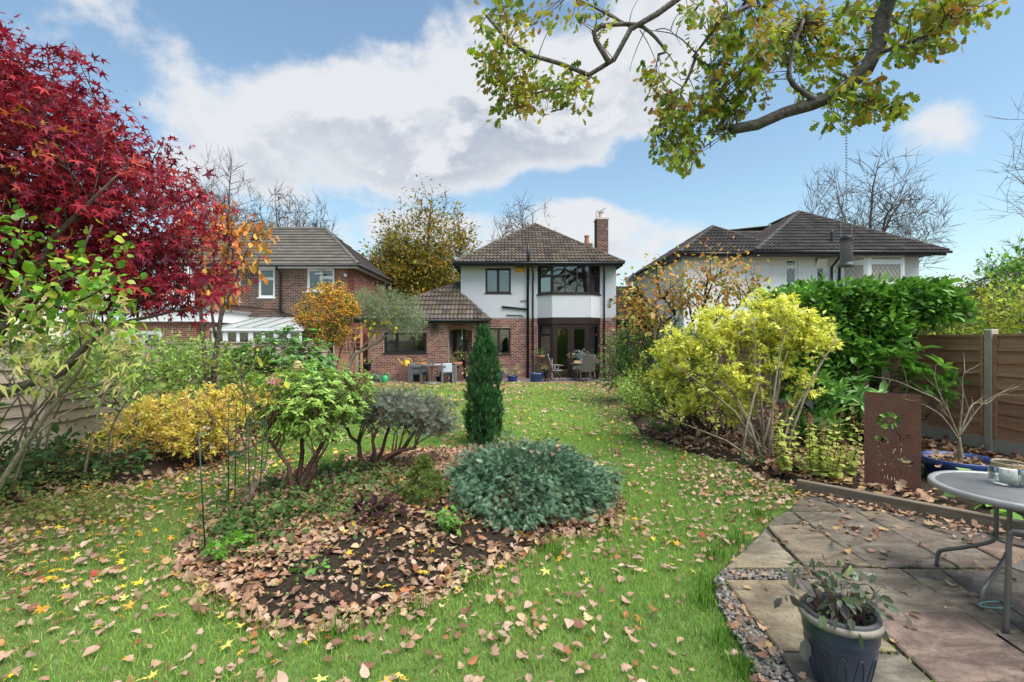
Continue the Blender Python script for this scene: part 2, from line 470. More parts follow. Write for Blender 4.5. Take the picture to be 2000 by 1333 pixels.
def paving_mat():
    m, T, b = base_mat('house paving')
    geo = T.node('ShaderNodeNewGeometry').outputs['Position']
    bt = T.node('ShaderNodeTexBrick', ins={'Vector': geo, 'Scale': 1.0, 'Color1': (0.13, 0.11, 0.10), 'Color2': (0.19, 0.16, 0.14), 'Mortar': (0.07, 0.06, 0.05), 'Mortar Size': 0.012})
    bt.inputs['Brick Width'].default_value = 0.45; bt.inputs['Row Height'].default_value = 0.45
    c = T.mix(T.mrange(T.noise(geo, 4.0, 5.0), 0.4, 0.7, 0, 0.5), bt.outputs[0], (0.08, 0.07, 0.06))
    T.put(b, 'Base Color', c); T.put(b, 'Roughness', 0.7)
    return m

M_LAWN = ground_mat(); M_SOIL = soil_mat(); M_SLAB = slab_mat(); M_PAVE = paving_mat(); M_RUST = rust_mat()
M_LEAF = leaf_mat('leaf'); M_GLOSSY = leaf_mat('glossy leaf', 0.25, 0.42, 0.35); M_NEEDLE = leaf_mat('needles', 0.15, 0.7, 0.2)
M_FALLEN = leaf_mat('fallen leaf', 0.12, 0.6, 0.3); M_GRASS = leaf_mat('grass blade', 0.35, 0.6, 0.25)
M_BARK = bark_mat('bark', (0.055, 0.04, 0.032), (0.15, 0.12, 0.095)); M_BARK_PALE = bark_mat('pale bark', (0.16, 0.13, 0.09), (0.33, 0.28, 0.20))
M_BARK_DARK = bark_mat('dark twig', (0.035, 0.026, 0.021), (0.085, 0.064, 0.052)); M_BARK_OAK = bark_mat('oak bark', (0.06, 0.052, 0.048), (0.20, 0.175, 0.155))
M_BARK_RED = bark_mat('red twig', (0.10, 0.05, 0.04), (0.20, 0.12, 0.09))
M_TILE = tile_mat('brown roof tile', (0.036, 0.028, 0.025), (0.115, 0.090, 0.076), (0.115, 0.105, 0.03), 0.75)
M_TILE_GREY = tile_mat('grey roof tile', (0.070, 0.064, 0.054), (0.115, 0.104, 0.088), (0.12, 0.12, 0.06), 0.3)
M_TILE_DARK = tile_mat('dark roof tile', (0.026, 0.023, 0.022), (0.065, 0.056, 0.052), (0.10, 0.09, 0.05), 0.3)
M_BRICK = attr_mat('brick', 0.85, 0.3, 60.0); M_MORTAR = plain('mortar', (0.60, 0.50, 0.45), 0.95, 0, 0.15, 8.0, 0.3, 80)
M_MORTAR_PALE = plain('pale mortar', (0.50, 0.44, 0.36), 0.95, 0, 0.12, 8.0, 0.3, 80)
M_RENDER = render_mat('white render', (0.60, 0.605, 0.63)); M_RENDER2 = render_mat('neighbour render', (0.82, 0.82, 0.82))
M_BROWNFRAME = plain('dark brown frame', (0.028, 0.014, 0.013), 0.35, 0, 0.2); M_BLACK = plain('black plastic', (0.012, 0.012, 0.013), 0.4, 0, 0.2)
M_UPVC = plain('white plastic', (0.82, 0.82, 0.82), 0.35, 0, 0.04); M_GLASS = glass_mat('window glass'); M_GLASS2 = glass_mat('clear jar glass', (0.95, 0.97, 0.96), 0.02, 0.7)
M_CURTAIN = plain('curtain', (0.72, 0.70, 0.66), 0.9, 0, 0.08); M_ROOM = plain('room wall', (0.28, 0.24, 0.20), 0.9, 0, 0.1); M_BLIND = plain('blind', (0.42, 0.43, 0.42), 0.9, 0, 0.1, 1.5)
M_WOOD_R = wood_mat('fence board', (0.40, 0.19, 0.115), (0.60, 0.33, 0.21), (0.22, 0.11, 0.07), 'Y'); M_WOOD_L = wood_mat('weathered fence board', (0.33, 0.265, 0.205), (0.48, 0.40, 0.315), (0.23, 0.19, 0.145), 'Y')
M_SLEEPER = wood_mat('old timber', (0.13, 0.105, 0.075), (0.24, 0.20, 0.145), (0.08, 0.085, 0.05), 'X')
M_CONC = plain('concrete', (0.46, 0.41, 0.33), 0.9, 0, 0.18, 9.0, 0.4, 90)
M_BLUEGLAZE = plain('blue glaze', (0.012, 0.045, 0.24), 0.18, 0, 0.2, 6.0, 0, 1, 0.6); M_BLUEPOT = plain('blue plastic', (0.025, 0.055, 0.19), 0.4, 0, 0.15)
M_SLATEPOT = plain('slate blue glaze', (0.032, 0.046, 0.075), 0.35, 0, 0.4, 9.0, 0.3, 25, 0.3); M_RIM = plain('worn rim', (0.27, 0.235, 0.19), 0.5, 0, 0.3, 30.0)
M_POTIN = plain('dark rim', (0.06, 0.062, 0.07), 0.5, 0, 0.2); M_TERRA = plain('terracotta', (0.36, 0.15, 0.075), 0.85, 0, 0.2)
M_METAL = plain('bronze grey tube', (0.20, 0.19, 0.18), 0.42, 0.5, 0.1); M_TABLETOP = plain('grey table top', (0.175, 0.17, 0.165), 0.45, 0.1, 0.25, 5.0)
M_SLING = plain('sling fabric', (0.16, 0.145, 0.135), 0.9, 0, 0.15, 200.0); M_RATTAN = plain('grey rattan', (0.135, 0.135, 0.145), 0.75, 0, 0.35, 45.0, 0.6, 120)
M_CUSHION = plain('grey cushion', (0.27, 0.27, 0.28), 0.9, 0, 0.1); M_TOWEL = plain('pale blue throw', (0.55, 0.60, 0.68), 0.95, 0, 0.1)
M_YELLOW = plain('yellow plastic', (0.75, 0.52, 0.03), 0.4, 0, 0.08); M_GREENPL = plain('green plastic', (0.02, 0.30, 0.10), 0.4, 0, 0.1); M_GREENWIRE = plain('green coated wire', (0.006, 0.045, 0.028), 0.4, 0, 0.1)
M_TEALWIRE = plain('teal coated wire', (0.16, 0.30, 0.30), 0.35, 0.2, 0.1); M_WAX = plain('white wax', (0.85, 0.83, 0.78), 0.5, 0, 0.03); M_ROPE = plain('rope', (0.45, 0.33, 0.19), 0.95, 0, 0.3, 80)
M_STEEL = plain('galvanised mesh', (0.28, 0.27, 0.26), 0.45, 0.7, 0.2); M_CHROME = plain('brass handle', (0.7, 0.55, 0.3), 0.3, 0.9, 0.05); M_ALARM = plain('alarm box yellow', (0.72, 0.36, 0.02), 0.5, 0, 0.05)
M_LEAD = plain('lead strip', (0.10, 0.10, 0.10), 0.6, 0.3, 0.1); M_PALEPANE = plain('leaded pane with pale blind', (0.46, 0.43, 0.37), 0.25, 0, 0.1, 2.0); M_STONE = attr_mat('pebble', 0.55, 0.2, 30.0, 0.4)
M_POLY = plain('polycarbonate roof', (0.36, 0.38, 0.36), 0.5, 0, 0.08, 2.0); M_GREYFELT = plain('roof felt', (0.20, 0.21, 0.22), 0.85, 0, 0.2)
M_STAND = plain('brick stand', (0.17, 0.085, 0.065), 0.9, 0, 0.4, 14.0, 0.4, 60)
M_FARGROUND = plain('far ground', (0.115, 0.115, 0.085), 0.95, 0, 0.3, 0.3)
M_MOSS = attr_mat('moss', 0.95, 0.5, 90.0, 0.1)

# ------------------------------------------------------------------ terrain
def poly_px(pts, z=0.0): return np.array([G(u, v, z)[:2] for u, v in pts])
def in_poly(pl, x, y):
    x = np.asarray(x, float); y = np.asarray(y, float); ins = np.zeros(x.shape, bool)
    n = len(pl)
    for i in range(n):
        x1, y1 = pl[i]; x2, y2 = pl[(i + 1) % n]
        c = ((y1 > y) != (y2 > y)) & (x < (x2 - x1) * (y - y1) / (y2 - y1 + 1e-12) + x1)
        ins ^= c
    return ins
def spline_closed(pl, n):
    pl = np.vstack([pl[-2:], pl, pl[:3]]); out = []
    for k in range(2, len(pl) - 3):
        for s in np.linspace(0, 1, n, endpoint=False):
            p0, p1, p2, p3 = pl[k - 1:k + 3]
            out.append(0.5 * (2 * p1 + (p2 - p0) * s + (2 * p0 - 5 * p1 + 4 * p2 - p3) * s * s + (3 * p1 - p0 - 3 * p2 + p3) * s ** 3))
    return np.array(out)
ISLAND = spline_closed(poly_px([(352, 1105), (385, 1040), (440, 985), (520, 940), (590, 918), (700, 892), (850, 878), (1000, 876), (1140, 905), (1205, 975),
                                (1190, 1035), (1080, 1060), (1000, 1095), (900, 1142), (780, 1195), (640, 1228), (520, 1217), (440, 1178), (385, 1145)]), 6)
ISL_C = np.array((-0.95, 4.9))
_isl = ISLAND - ISL_C; _ang = np.arctan2(_isl[:, 1], _isl[:, 0]); _rad = np.hypot(_isl[:, 0], _isl[:, 1])
_o = np.argsort(_ang); _ang, _rad = _ang[_o], _rad[_o]
def isl_t(x, y):
    dx = np.asarray(x) - ISL_C[0]; dy = np.asarray(y) - ISL_C[1]
    return np.hypot(dx, dy) / np.interp(np.arctan2(dy, dx), _ang, _rad, period=2 * np.pi)
LB_Y = [0.5, 2, 3.5, 4.8, 5.67, 6.74, 8.8, 12, 16.4, 19.7]; LB_X = [-5.6, -5.5, -5.35, -5.1, -4.5, -4.1, -4.7, -5.3, -5.4, -5.6]
RB_Y = [1.2, 5.35, 5.7, 6.7, 7.2, 8.8, 12, 15.6, 19.7]; RB_X = [7.02, 3.32, 3.2, 3.1, 2.65, 2.35, 2.8, 3.7, 4.8]
FENCE_L, FENCE_R = -7.0, 7.0
def tz(x, y):
    x = np.asarray(x, float); y = np.asarray(y, float)
    z = 0.010 * np.sin(1.7 * x + 0.6 * y) + 0.008 * np.sin(2.9 * y - 1.1 * x + 1.0) + 0.005 * np.sin(6.1 * x + 4.7 * y)
    t = isl_t(x, y); bump = np.clip(1 - t ** 2, 0, 1)
    z = z + 0.15 * bump + 0.012 * np.sin(11 * x) * np.sin(9 * y + 2) * bump
    dl = np.clip(np.interp(y, LB_Y, LB_X) - x, 0, 1.0); z = z + 0.10 * np.minimum(1, dl * 2.0)
    dr = np.clip(x - np.interp(y, RB_Y, RB_X), 0, 1.0); z = z + 0.09 * np.minimum(1, dr * 6.0) * (y < 19.7)
    near = np.clip((y - 18.5) / 1.0, 0, 1)
    return z * (1 - near)

def grid_mesh(name, X, Y, Z, mat, parent=None):
    """X,Y,Z (m,n) arrays"""
    m, n = X.shape
    V = np.stack([X, Y, Z], -1).reshape(-1, 3)
    i = np.arange(m - 1)[:, None]; j = np.arange(n - 1)[None]
    q = np.stack([i * n + j, i * n + j + 1, (i + 1) * n + j + 1, (i + 1) * n + j], -1).reshape(-1, 4)
    return obj(name, mesh_np(name, V, q.ravel(), [4] * len(q), None, True), mat, parent)

# far ground, one sheet to the horizon
mg = MB(); mg.poly([(-900, -900, -0.12), (900, -900, -0.12), (900, 900, -0.12), (-900, 900, -0.12)])
tag(mg.build('ground', M_FARGROUND), kind='structure')
gx, gy = np.meshgrid(np.linspace(-7.0, 7.0, 113), np.linspace(-3.0, 19.75, 150), indexing='xy')
tag(grid_mesh('lawn', gx, gy, tz(gx, gy) - 0.004, M_LAWN), kind='structure')
# island bed
ts = np.linspace(0, 1, 22); an = np.linspace(-np.pi, np.pi, 97)
rr = np.interp(an, _ang, _rad, period=2 * np.pi)
ix = ISL_C[0] + ts[None, :] * rr[:, None] * np.cos(an)[:, None]; iy = ISL_C[1] + ts[None, :] * rr[:, None] * np.sin(an)[:, None]
tag(grid_mesh('island_bed', ix[:, ::-1], iy[:, ::-1], (tz(ix, iy) + 0.008)[:, ::-1], M_SOIL), kind='structure')
# side beds
ys = np.linspace(0.5, 19.7, 150)
s = np.linspace(0, 1, 26)
xb = np.interp(ys, LB_Y, LB_X)[:, None]; bx_ = FENCE_L + (xb - FENCE_L) * s[None]; by_ = np.broadcast_to(ys[:, None], bx_.shape)
tag(grid_mesh('flower_bed_left', bx_, by_, tz(bx_, by_) + 0.010, M_SOIL), kind='structure')
ys = np.linspace(1.25, 19.6, 150)
xb = np.interp(ys, RB_Y, RB_X)[:, None]; bx_ = xb + (FENCE_R - xb) * s[None]; by_ = np.broadcast_to(ys[:, None], bx_.shape)
tag(grid_mesh('flower_bed_right', bx_, by_, tz(np.where(by_ < 5.3, bx_ + 0.17, bx_), by_) + 0.010, M_SOIL), kind='structure')
# paving next to the house
mp_ = MB(); mp_.box(-9.0, 8.5, 19.75, 24.0, -0.25, 0.015)
tag(mp_.build('house_patio', M_PAVE), kind='structure')
# near patio: gravel sheet, pebbles, slabs with mossy joints
GRAVEL = np.vstack([poly_px([(1566, 976), (1541, 1004), (1499, 1035), (1424, 1107), (1396, 1142), (1404, 1190), (1447, 1270), (1495, 1375)]), [(1.28, 1.6), (1.3, 0.5), (6.6, 0.5), (6.75, 1.45), (4.45, 4.02), (3.42, 5.2)]])
mgv = MB(); mgv.poly([(x, y, 0.022) for x, y in GRAVEL][::-1])
go = mgv.build('gravel', plain('gravel base', (0.11, 0.095, 0.08), 0.9, 0, 0.4, 60.0, 0.8, 90)); tag(go, kind='structure')

def Z8(x, y): return (1350 + x / 2.326, 760 + y / 2.326)
SLABS = [
    ([(492, 500), (585, 512), (698, 546), (455, 553), (462, 535)], (0.13, 0.115, 0.10)),
    ([(432, 562), (458, 560), (516, 612), (352, 616), (385, 585)], (0.17, 0.15, 0.125)),
    ([(350, 624), (530, 620), (806, 800), (514, 802)], (0.235, 0.195, 0.155)),
    ([(166, 808), (240, 735), (334, 650), (498, 806)], (0.31, 0.275, 0.22)),
    ([(466, 560), (738, 556), (900, 640), (1200, 806), (820, 803), (640, 680)], (0.19, 0.165, 0.145)),
    ([(752, 556), (870, 558), (1010, 624), (886, 626)], (0.185, 0.16, 0.135)),
    ([(892, 632), (1055, 630), (1225, 690), (1440, 804), (1215, 806)], (0.20, 0.165, 0.15)),
    ([(1236, 676), (1400, 690), (1700, 800), (1452, 803)], (0.21, 0.15, 0.14)),
    ([(538, 814), (945, 820), (1236, 1010), (792, 1011)], (0.235, 0.205, 0.175)),
    ([(958, 820), (1125, 822), (1500, 1100), (1380, 1105)], (0.25, 0.215, 0.17)),
    ([(1140, 822), (1470, 818), (1800, 1000), (1512, 1100)], (0.16, 0.145, 0.135)),
    ([(1484, 818), (1760, 812), (2200, 1000), (1820, 1004)], (0.18, 0.155, 0.14)),
    ([(160, 866), (556, 868), (930, 1182), (402, 1178)], (0.26, 0.225, 0.17)),
    ([(786, 1018), (1240, 1020), (1512, 1212), (1690, 1322), (1112, 1324)], (0.24, 0.18, 0.165)),
    ([(1250, 1018), (1372, 1112), (1512, 1112), (1820, 1330), (1700, 1322), (1522, 1206)], (0.22, 0.18, 0.16)),
    ([(426, 1206), (960, 1206), (1100, 1330), (500, 1330)], (0.20, 0.185, 0.165)),
    ([(1530, 1112), (1830, 1010), (2300, 1200), (1840, 1325)], (0.20, 0.17, 0.15)),
    ([(480, 1340), (1120, 1338), (1320, 1500), (600, 1500)], (0.22, 0.195, 0.165)),
    ([(1130, 1338), (1860, 1336), (2100, 1500), (1340, 1500)], (0.24, 0.19, 0.165)),
]
patio = thing('paving', None, None, (3.2, 3.4, 0.0)); tag(patio, kind='structure')
TOPZ = 0.045
SLAB_XY = []
for pl, colr in SLABS:
    pts = [G(*Z8(*p), z=TOPZ)[:2] for p in pl]
    c = np.mean(pts, axis=0)
    if np.cross(pts[1] - pts[0], pts[2] - pts[1]) < 0: pts = pts[::-1]
    dz = random.uniform(-0.006, 0.006)
    # riven, slightly uneven outline
    out = []
    for i in range(len(pts)):
        a, b = pts[i], pts[(i + 1) % len(pts)]; m = max(2, int(np.linalg.norm(b - a) / 0.07))
        for k in range(m):
            p = a + (b - a) * k / m
            nrm = unit(c - p); p = p + nrm * random.uniform(-0.014, -0.004)
            out.append(p)
    SLAB_XY.append(np.array(pts))
    mb = MB()
    inner = [p + unit(c - p) * 0.012 for p in out]; n = len(out)
    Vv = np.array([(p[0], p[1], 0.0) for p in out] + [(p[0], p[1], TOPZ - 0.008 + dz) for p in out] + [(p[0], p[1], TOPZ + dz) for p in inner])
    L = []; C = []
    for lev in (0, 1):
        for i in range(n):
            j = (i + 1) % n; L += [lev * n + i, lev * n + j, (lev + 1) * n + j, (lev + 1) * n + i]; C.append(4)
    L += list(range(2 * n, 3 * n)); C.append(n)
    mb.add(Vv, L, C)
    so = mb.build('slab', M_SLAB, patio); so.color = (*colr, 1)
def on_slab(x, y):
    r = np.zeros(np.shape(x), bool)
    for pl in SLAB_XY: r |= in_poly(pl, x, y)
    return r

OCT_V = np.array([(.5, 0, 0), (-.5, 0, 0), (0, .5, 0), (0, -.5, 0), (0, 0, .5), (0, 0, -.5)]); OCT_F = [(0, 2, 4), (2, 1, 4), (1, 3, 4), (3, 0, 4), (2, 0, 5), (1, 2, 5), (3, 1, 5), (0, 3, 5)]
# pebbles
bm = bmesh.new(); bmesh.ops.create_icosphere(bm, subdivisions=1, radius=0.5)
ICO_V = np.array([v.co[:] for v in bm.verts]); ICO_F = [[v.index for v in f.verts] for f in bm.faces]; bm.free()
px = rng.uniform(1.1, 4.6, 60000); py = rng.uniform(1.8, 5.3, 60000)
k = in_poly(GRAVEL, px, py) & ~on_slab(px, py) & ~on_slab(px + .03, py) & ~on_slab(px - .03, py) & ~on_slab(px, py + .03) & ~on_slab(px, py - .03) & (px < 2.45) & (py < 3.75)
px, py = px[k][:4200], py[k][:4200]; N = len(px)
qa = unit(rng.normal(size=(N, 3))); pebr = frames(np.c_[qa[:, 0], qa[:, 1], qa[:, 2] * 0.3], np.tile((0, 0, 1.0), (N, 1)))
ps = np.exp(rng.normal(math.log(0.024), 0.3, N))[:, None] * np.c_[rng.uniform(0.7, 1.0, N), rng.uniform(0.8, 1.4, N), rng.uniform(0.45, 0.75, N)]
pal = np.array([(0.36, 0.32, 0.27), (0.25, 0.225, 0.20), (0.44, 0.40, 0.36), (0.30, 0.235, 0.185), (0.17, 0.16, 0.16), (0.40, 0.33, 0.27)])
pc = pal[rng.integers(0, len(pal), N)] * rng.uniform(0.45, 0.85, (N, 1))
pe = obj('pebbles', inst('pebbles', ICO_V, ICO_F, np.c_[px, py, 0.026 + rng.uniform(0, 0.012, N)], pebr, ps, pc, True), M_STONE)
tag(pe, 'small rounded brown and grey pebbles filling the gaps around the paving slabs', 'gravel', kind='stuff')
# moss in the joints
jp = []
for pl in SLAB_XY:
    for i in range(len(pl)):
        a, b = pl[i], pl[(i + 1) % len(pl)]; L_ = np.linalg.norm(b - a)
        for _ in range(int(L_ * 130)):
            t = random.random(); w = math.sin(t * 9 + a[0] * 7) + math.sin(t * 23 + b[1] * 5)
            if w > -0.15: jp.append(a + (b - a) * t + rng.normal(0, 0.006, 2))
jp = np.array(jp); jp = jp[~((jp[:, 0] < 1.9) & (jp[:, 1] < 3.3))]; N = len(jp)
mo = obj('moss', inst('moss', OCT_V, OCT_F, np.c_[jp, np.full(N, 0.032)], None, np.c_[rng.uniform(.010, .024, N), rng.uniform(.010, .024, N), rng.uniform(.008, .026, N)],
                      np.array((0.10, 0.19, 0.015)) * rng.uniform(0.5, 1.3, (N, 1)), True), M_MOSS)
tag(mo, 'bright green moss growing in the joints between paving slabs', 'moss', kind='stuff')
# timber edging between the patio and the right bed
A = np.array((3.20, 5.42)); B = np.array((4.62, 3.92)); C2 = np.array((6.9, 1.44))
for a, b, lab in ((A, B, 'long weathered timber edging board between patio slabs and bed'), (B + (B - A) * 0.004, C2, 'timber edging board behind the round table running out of view')):
    d = unit(b - a); nrm = np.array((-d[1], d[0])); mb = MB()
    mid = (a + b) / 2
    mb.obox((0, 0, 0), (np.linalg.norm(b - a), 0.085, 0.17))
    o = mb.build('timber_edging', M_SLEEPER, bevel=0.008); o.location = (mid[0], mid[1], 0.065); o.rotation_euler = (0, 0, math.atan2(d[1], d[0]))
    tag(o, lab, 'edging', 'timber edging boards')

# ------------------------------------------------------------------ leaf templates (length along +Y, face +Z)
def fan_leaf(tips, notch=0.38, start=-140, end=140, lens=None, curl=0.12, base=0.0):
    """palmate leaf with pointed lobes"""
    V = [(0, 0, 0)]; angs = np.linspace(start, end, tips)
    lens = lens or [1 - 0.42 * abs(a) / 140 for a in angs]
    ring = []
    for i, a in enumerate(angs):
        l = lens[i] if lens else 1
        ring.append((math.sin(R(a)) * l, math.cos(R(a)) * l, -curl * l * l))
        if i < tips - 1:
            m = (a + angs[i + 1]) / 2; ring.append((math.sin(R(m)) * notch, math.cos(R(m)) * notch, 0.03))
    V += ring; F = [(0, i + 2, i + 1) for i in range(len(ring) - 1)]
    V = np.array(V); V[:, 1] += base
    return V, F
T_MAPLE = fan_leaf(7, 0.30, -135, 135)
T_MAPLE5 = fan_leaf(5, 0.30, -115, 115)
T_SYC = fan_leaf(5, 0.50, -120, 120)
T_RHOMB = (np.array([(0, 0, 0), (.24, .45, .06), (0, 1, -.06), (-.24, .45, .06)]), [(0, 1, 2), (0, 2, 3)])
T_OVAL = (np.array([(0, 0, 0), (.22, .28, .05), (.25, .62, .05), (0, 1, -.08), (-.25, .62, .05), (-.22, .28, .05), (0, .45, 0)]), [(0, 1, 6), (1, 2, 6), (2, 3, 6), (3, 4, 6), (4, 5, 6), (5, 0, 6)])
T_ROUND = (np.array([(0, 0, 0), (.34, .22, .05), (.40, .58, .04), (0, 1, -.1), (-.40, .58, .04), (-.34, .22, .05), (0, .45, 0)]), [(0, 1, 6), (1, 2, 6), (2, 3, 6), (3, 4, 6), (4, 5, 6), (5, 0, 6)])
T_NARROW = (np.array([(0, 0, 0), (.10, .4, .03), (0, 1, -.1), (-.10, .4, .03)]), [(0, 1, 2), (0, 2, 3)])
def oak_leaf(curl=0.0, roll=0.0):
    side = [(0.02, 0.0), (0.05, 0.14), (0.16, 0.21), (0.15, 0.28), (0.08, 0.33), (0.25, 0.42), (0.25, 0.50), (0.12, 0.55), (0.32, 0.66), (0.31, 0.75), (0.16, 0.79), (0.22, 0.93), (0.06, 1.0)]
    V = []; F = []
    for x, y in side:
        for s in (-1, 1):
            V.append((s * x, y, curl * (y - 0.5) ** 2 * 4 * 0.25 + roll * s * x * (y - .4) * 0.9))
    for i in range(len(side) - 1):
        a = i * 2; F += [(a, a + 1, a + 3, a + 2)]
    return np.array(V), F
T_OAK = oak_leaf(-0.3, 0.2)
def spray(n=6, w=0.05, spread=0.42):
    V = []; F = []
    def tri(a, b, wd):
        a = V3(a); b = V3(b); d = unit(b - a); s = unit(np.cross(d, (0, 0, 1.0))) * wd
        k = len(V); V.extend([a - s, a + s, b]); F.append((k, k + 1, k + 2))
    tri((0, 0, 0), (0, 1, 0), w * 0.8)
    for i in range(n):
        t = 0.1 + 0.8 * i / n; l = spread * (1 - 0.55 * t)
        for sg in (-1, 1):
            tri((0, t, 0), (sg * l, t + l * 0.8, 0.12 * (i % 2) - 0.06), w)
    return np.array(V), F
T_SPRAY = spray(5, 0.055, 0.40); T_FERN = spray(9, 0.045, 0.30)
def needles(n=9):
    V = []; F = []
    for i in range(n):
        a = 2 * np.pi * i / n; el = 0.35 + 0.5 * ((i * 7) % n) / n; d = V3((math.cos(a) * math.cos(el), math.sin(el) * 0.9 + 0.25, math.sin(a) * math.cos(el))); d = unit(d)
        s = unit(np.cross(d, (0.3, 1, 0.2))) * 0.07; k = len(V); V += [V3((0, 0, 0)) - s, s, d]; F.append((k, k + 1, k + 2))
    return np.array(V), F
T_NEEDLE = needles()

def sin_noise(p, f, seed=0.0):
    return (np.sin(p[..., 0] * f + seed) * np.sin(p[..., 1] * f * 1.13 + 2 * seed) + np.sin(p[..., 2] * f * 0.93 + seed * 3 + p[..., 0] * f * 0.7)) * 0.5
def sample_blobs(blobs, n, shell=0.45, noise=0.25, freq=3.0, seed=0.0):
    """points in a union of ellipsoids (cx,cy,cz,rx,ry,rz[,w])"""
    w = np.array([(b[6] if len(b) > 6 else 1.0) * (b[3] * b[4] * b[5]) ** (2 / 3) for b in blobs]); w /= w.sum()
    B = np.array([b[:6] for b in blobs]); out = []
    while sum(map(len, out)) < n:
        i = rng.choice(len(B), n * 2, p=w)
        d = unit(rng.normal(size=(n * 2, 3))); r = rng.uniform(0, 1, n * 2) ** shell
        r = r * (1 + noise * sin_noise(d, freq, seed + 1.3))
        p = B[i, :3] + d * r[:, None] * B[i, 3:]
        k = sin_noise(p, freq * 1.7 / max(0.4, B[:, 3].mean()), seed) > rng.uniform(-1.1, 0.25, len(p))
        out.append(p[k])
    return np.concatenate(out)[:n]
def palette(pal, n):
    c = np.array([p[:3] for p in pal]); w = np.array([p[3] if len(p) > 3 else 1.0 for p in pal]); w = w / w.sum()
    return c[rng.choice(len(c), n, p=w)]
def leaves_at(name, centers, per, spread, size, tmpl, pal, up=0.8, out=0.6, droop=0.2, ctr=None, szvar=0.28, flat=1.0, rnd=0.9, tip=None, mixc=0.5, lo=None):
    """per leaves round every centre"""
    N = len(centers) * per
    cpos = np.repeat(centers, per, axis=0)
    off = rng.normal(size=(N, 3)) * spread; off[:, 2] *= flat
    pos = cpos + off
    if lo is not None: pos[:, 2] = np.maximum(pos[:, 2], lo + rng.uniform(0, 0.05, N))
    ctr = centers.mean(axis=0) if ctr is None else V3(ctr)
    o = unit(pos - ctr)
    a = o * out + rng.normal(size=(N, 3)) * rnd * 0.5 + unit(off) * 0.5 + V3((0, 0, -droop))
    if tip is not None: a = a + V3(tip)
    n = V3((0, 0, up)) + rng.normal(size=(N, 3)) * rnd * 0.6 + o * 0.3
    rot = frames(a, n)
    cc = np.repeat(palette(pal, len(centers)), per, axis=0); lc = palette(pal, N)
    col = (cc * mixc + lc * (1 - mixc)) * np.exp(rng.normal(0, 0.22, (N, 1)))
    scl = size * np.exp(rng.normal(0, szvar, N))
    return inst(name, tmpl[0], tmpl[1], pos, rot, scl, np.clip(col, 0, 1))
def leaves_along(name, paths, per, size, tmpl, pal, t0=.2, lean=.7, droop=.2, up=.8, jit=.012, szvar=.25, mixc=.55):
    """leaves set along twigs, alternating to either side"""
    paths = np.asarray(paths); Pn, n, _ = paths.shape; t = rng.uniform(t0, 1.0, (Pn, per)); f = t * (n - 1); i = np.minimum(n - 2, f.astype(int)); w = (f - i)[..., None]
    k = np.arange(Pn)[:, None]; a, b = paths[k, i], paths[k, i + 1]; pos = (a * (1 - w) + b * w).reshape(-1, 3); tan = unit((b - a).reshape(-1, 3)); N = len(pos)
    side = unit(np.cross(tan, rng.normal(size=(N, 3)))); ax = tan * lean + side + V3((0, 0, -droop)); nn = V3((0, 0, up)) + rng.normal(size=(N, 3)) * .45
    col = (np.repeat(palette(pal, Pn), per, 0) * mixc + palette(pal, N) * (1 - mixc)) * np.exp(rng.normal(0, .2, (N, 1)))
    return inst(name, tmpl[0], tmpl[1], pos + rng.normal(0, jit, (N, 3)), frames(ax, nn), size * np.exp(rng.normal(0, szvar, N)), np.clip(col, 0, 1))
def bez(a, b, c, n):
    t = np.linspace(0, 1, n)[:, None]
    return (1 - t) ** 2 * a + 2 * t * (1 - t) * b + t * t * c
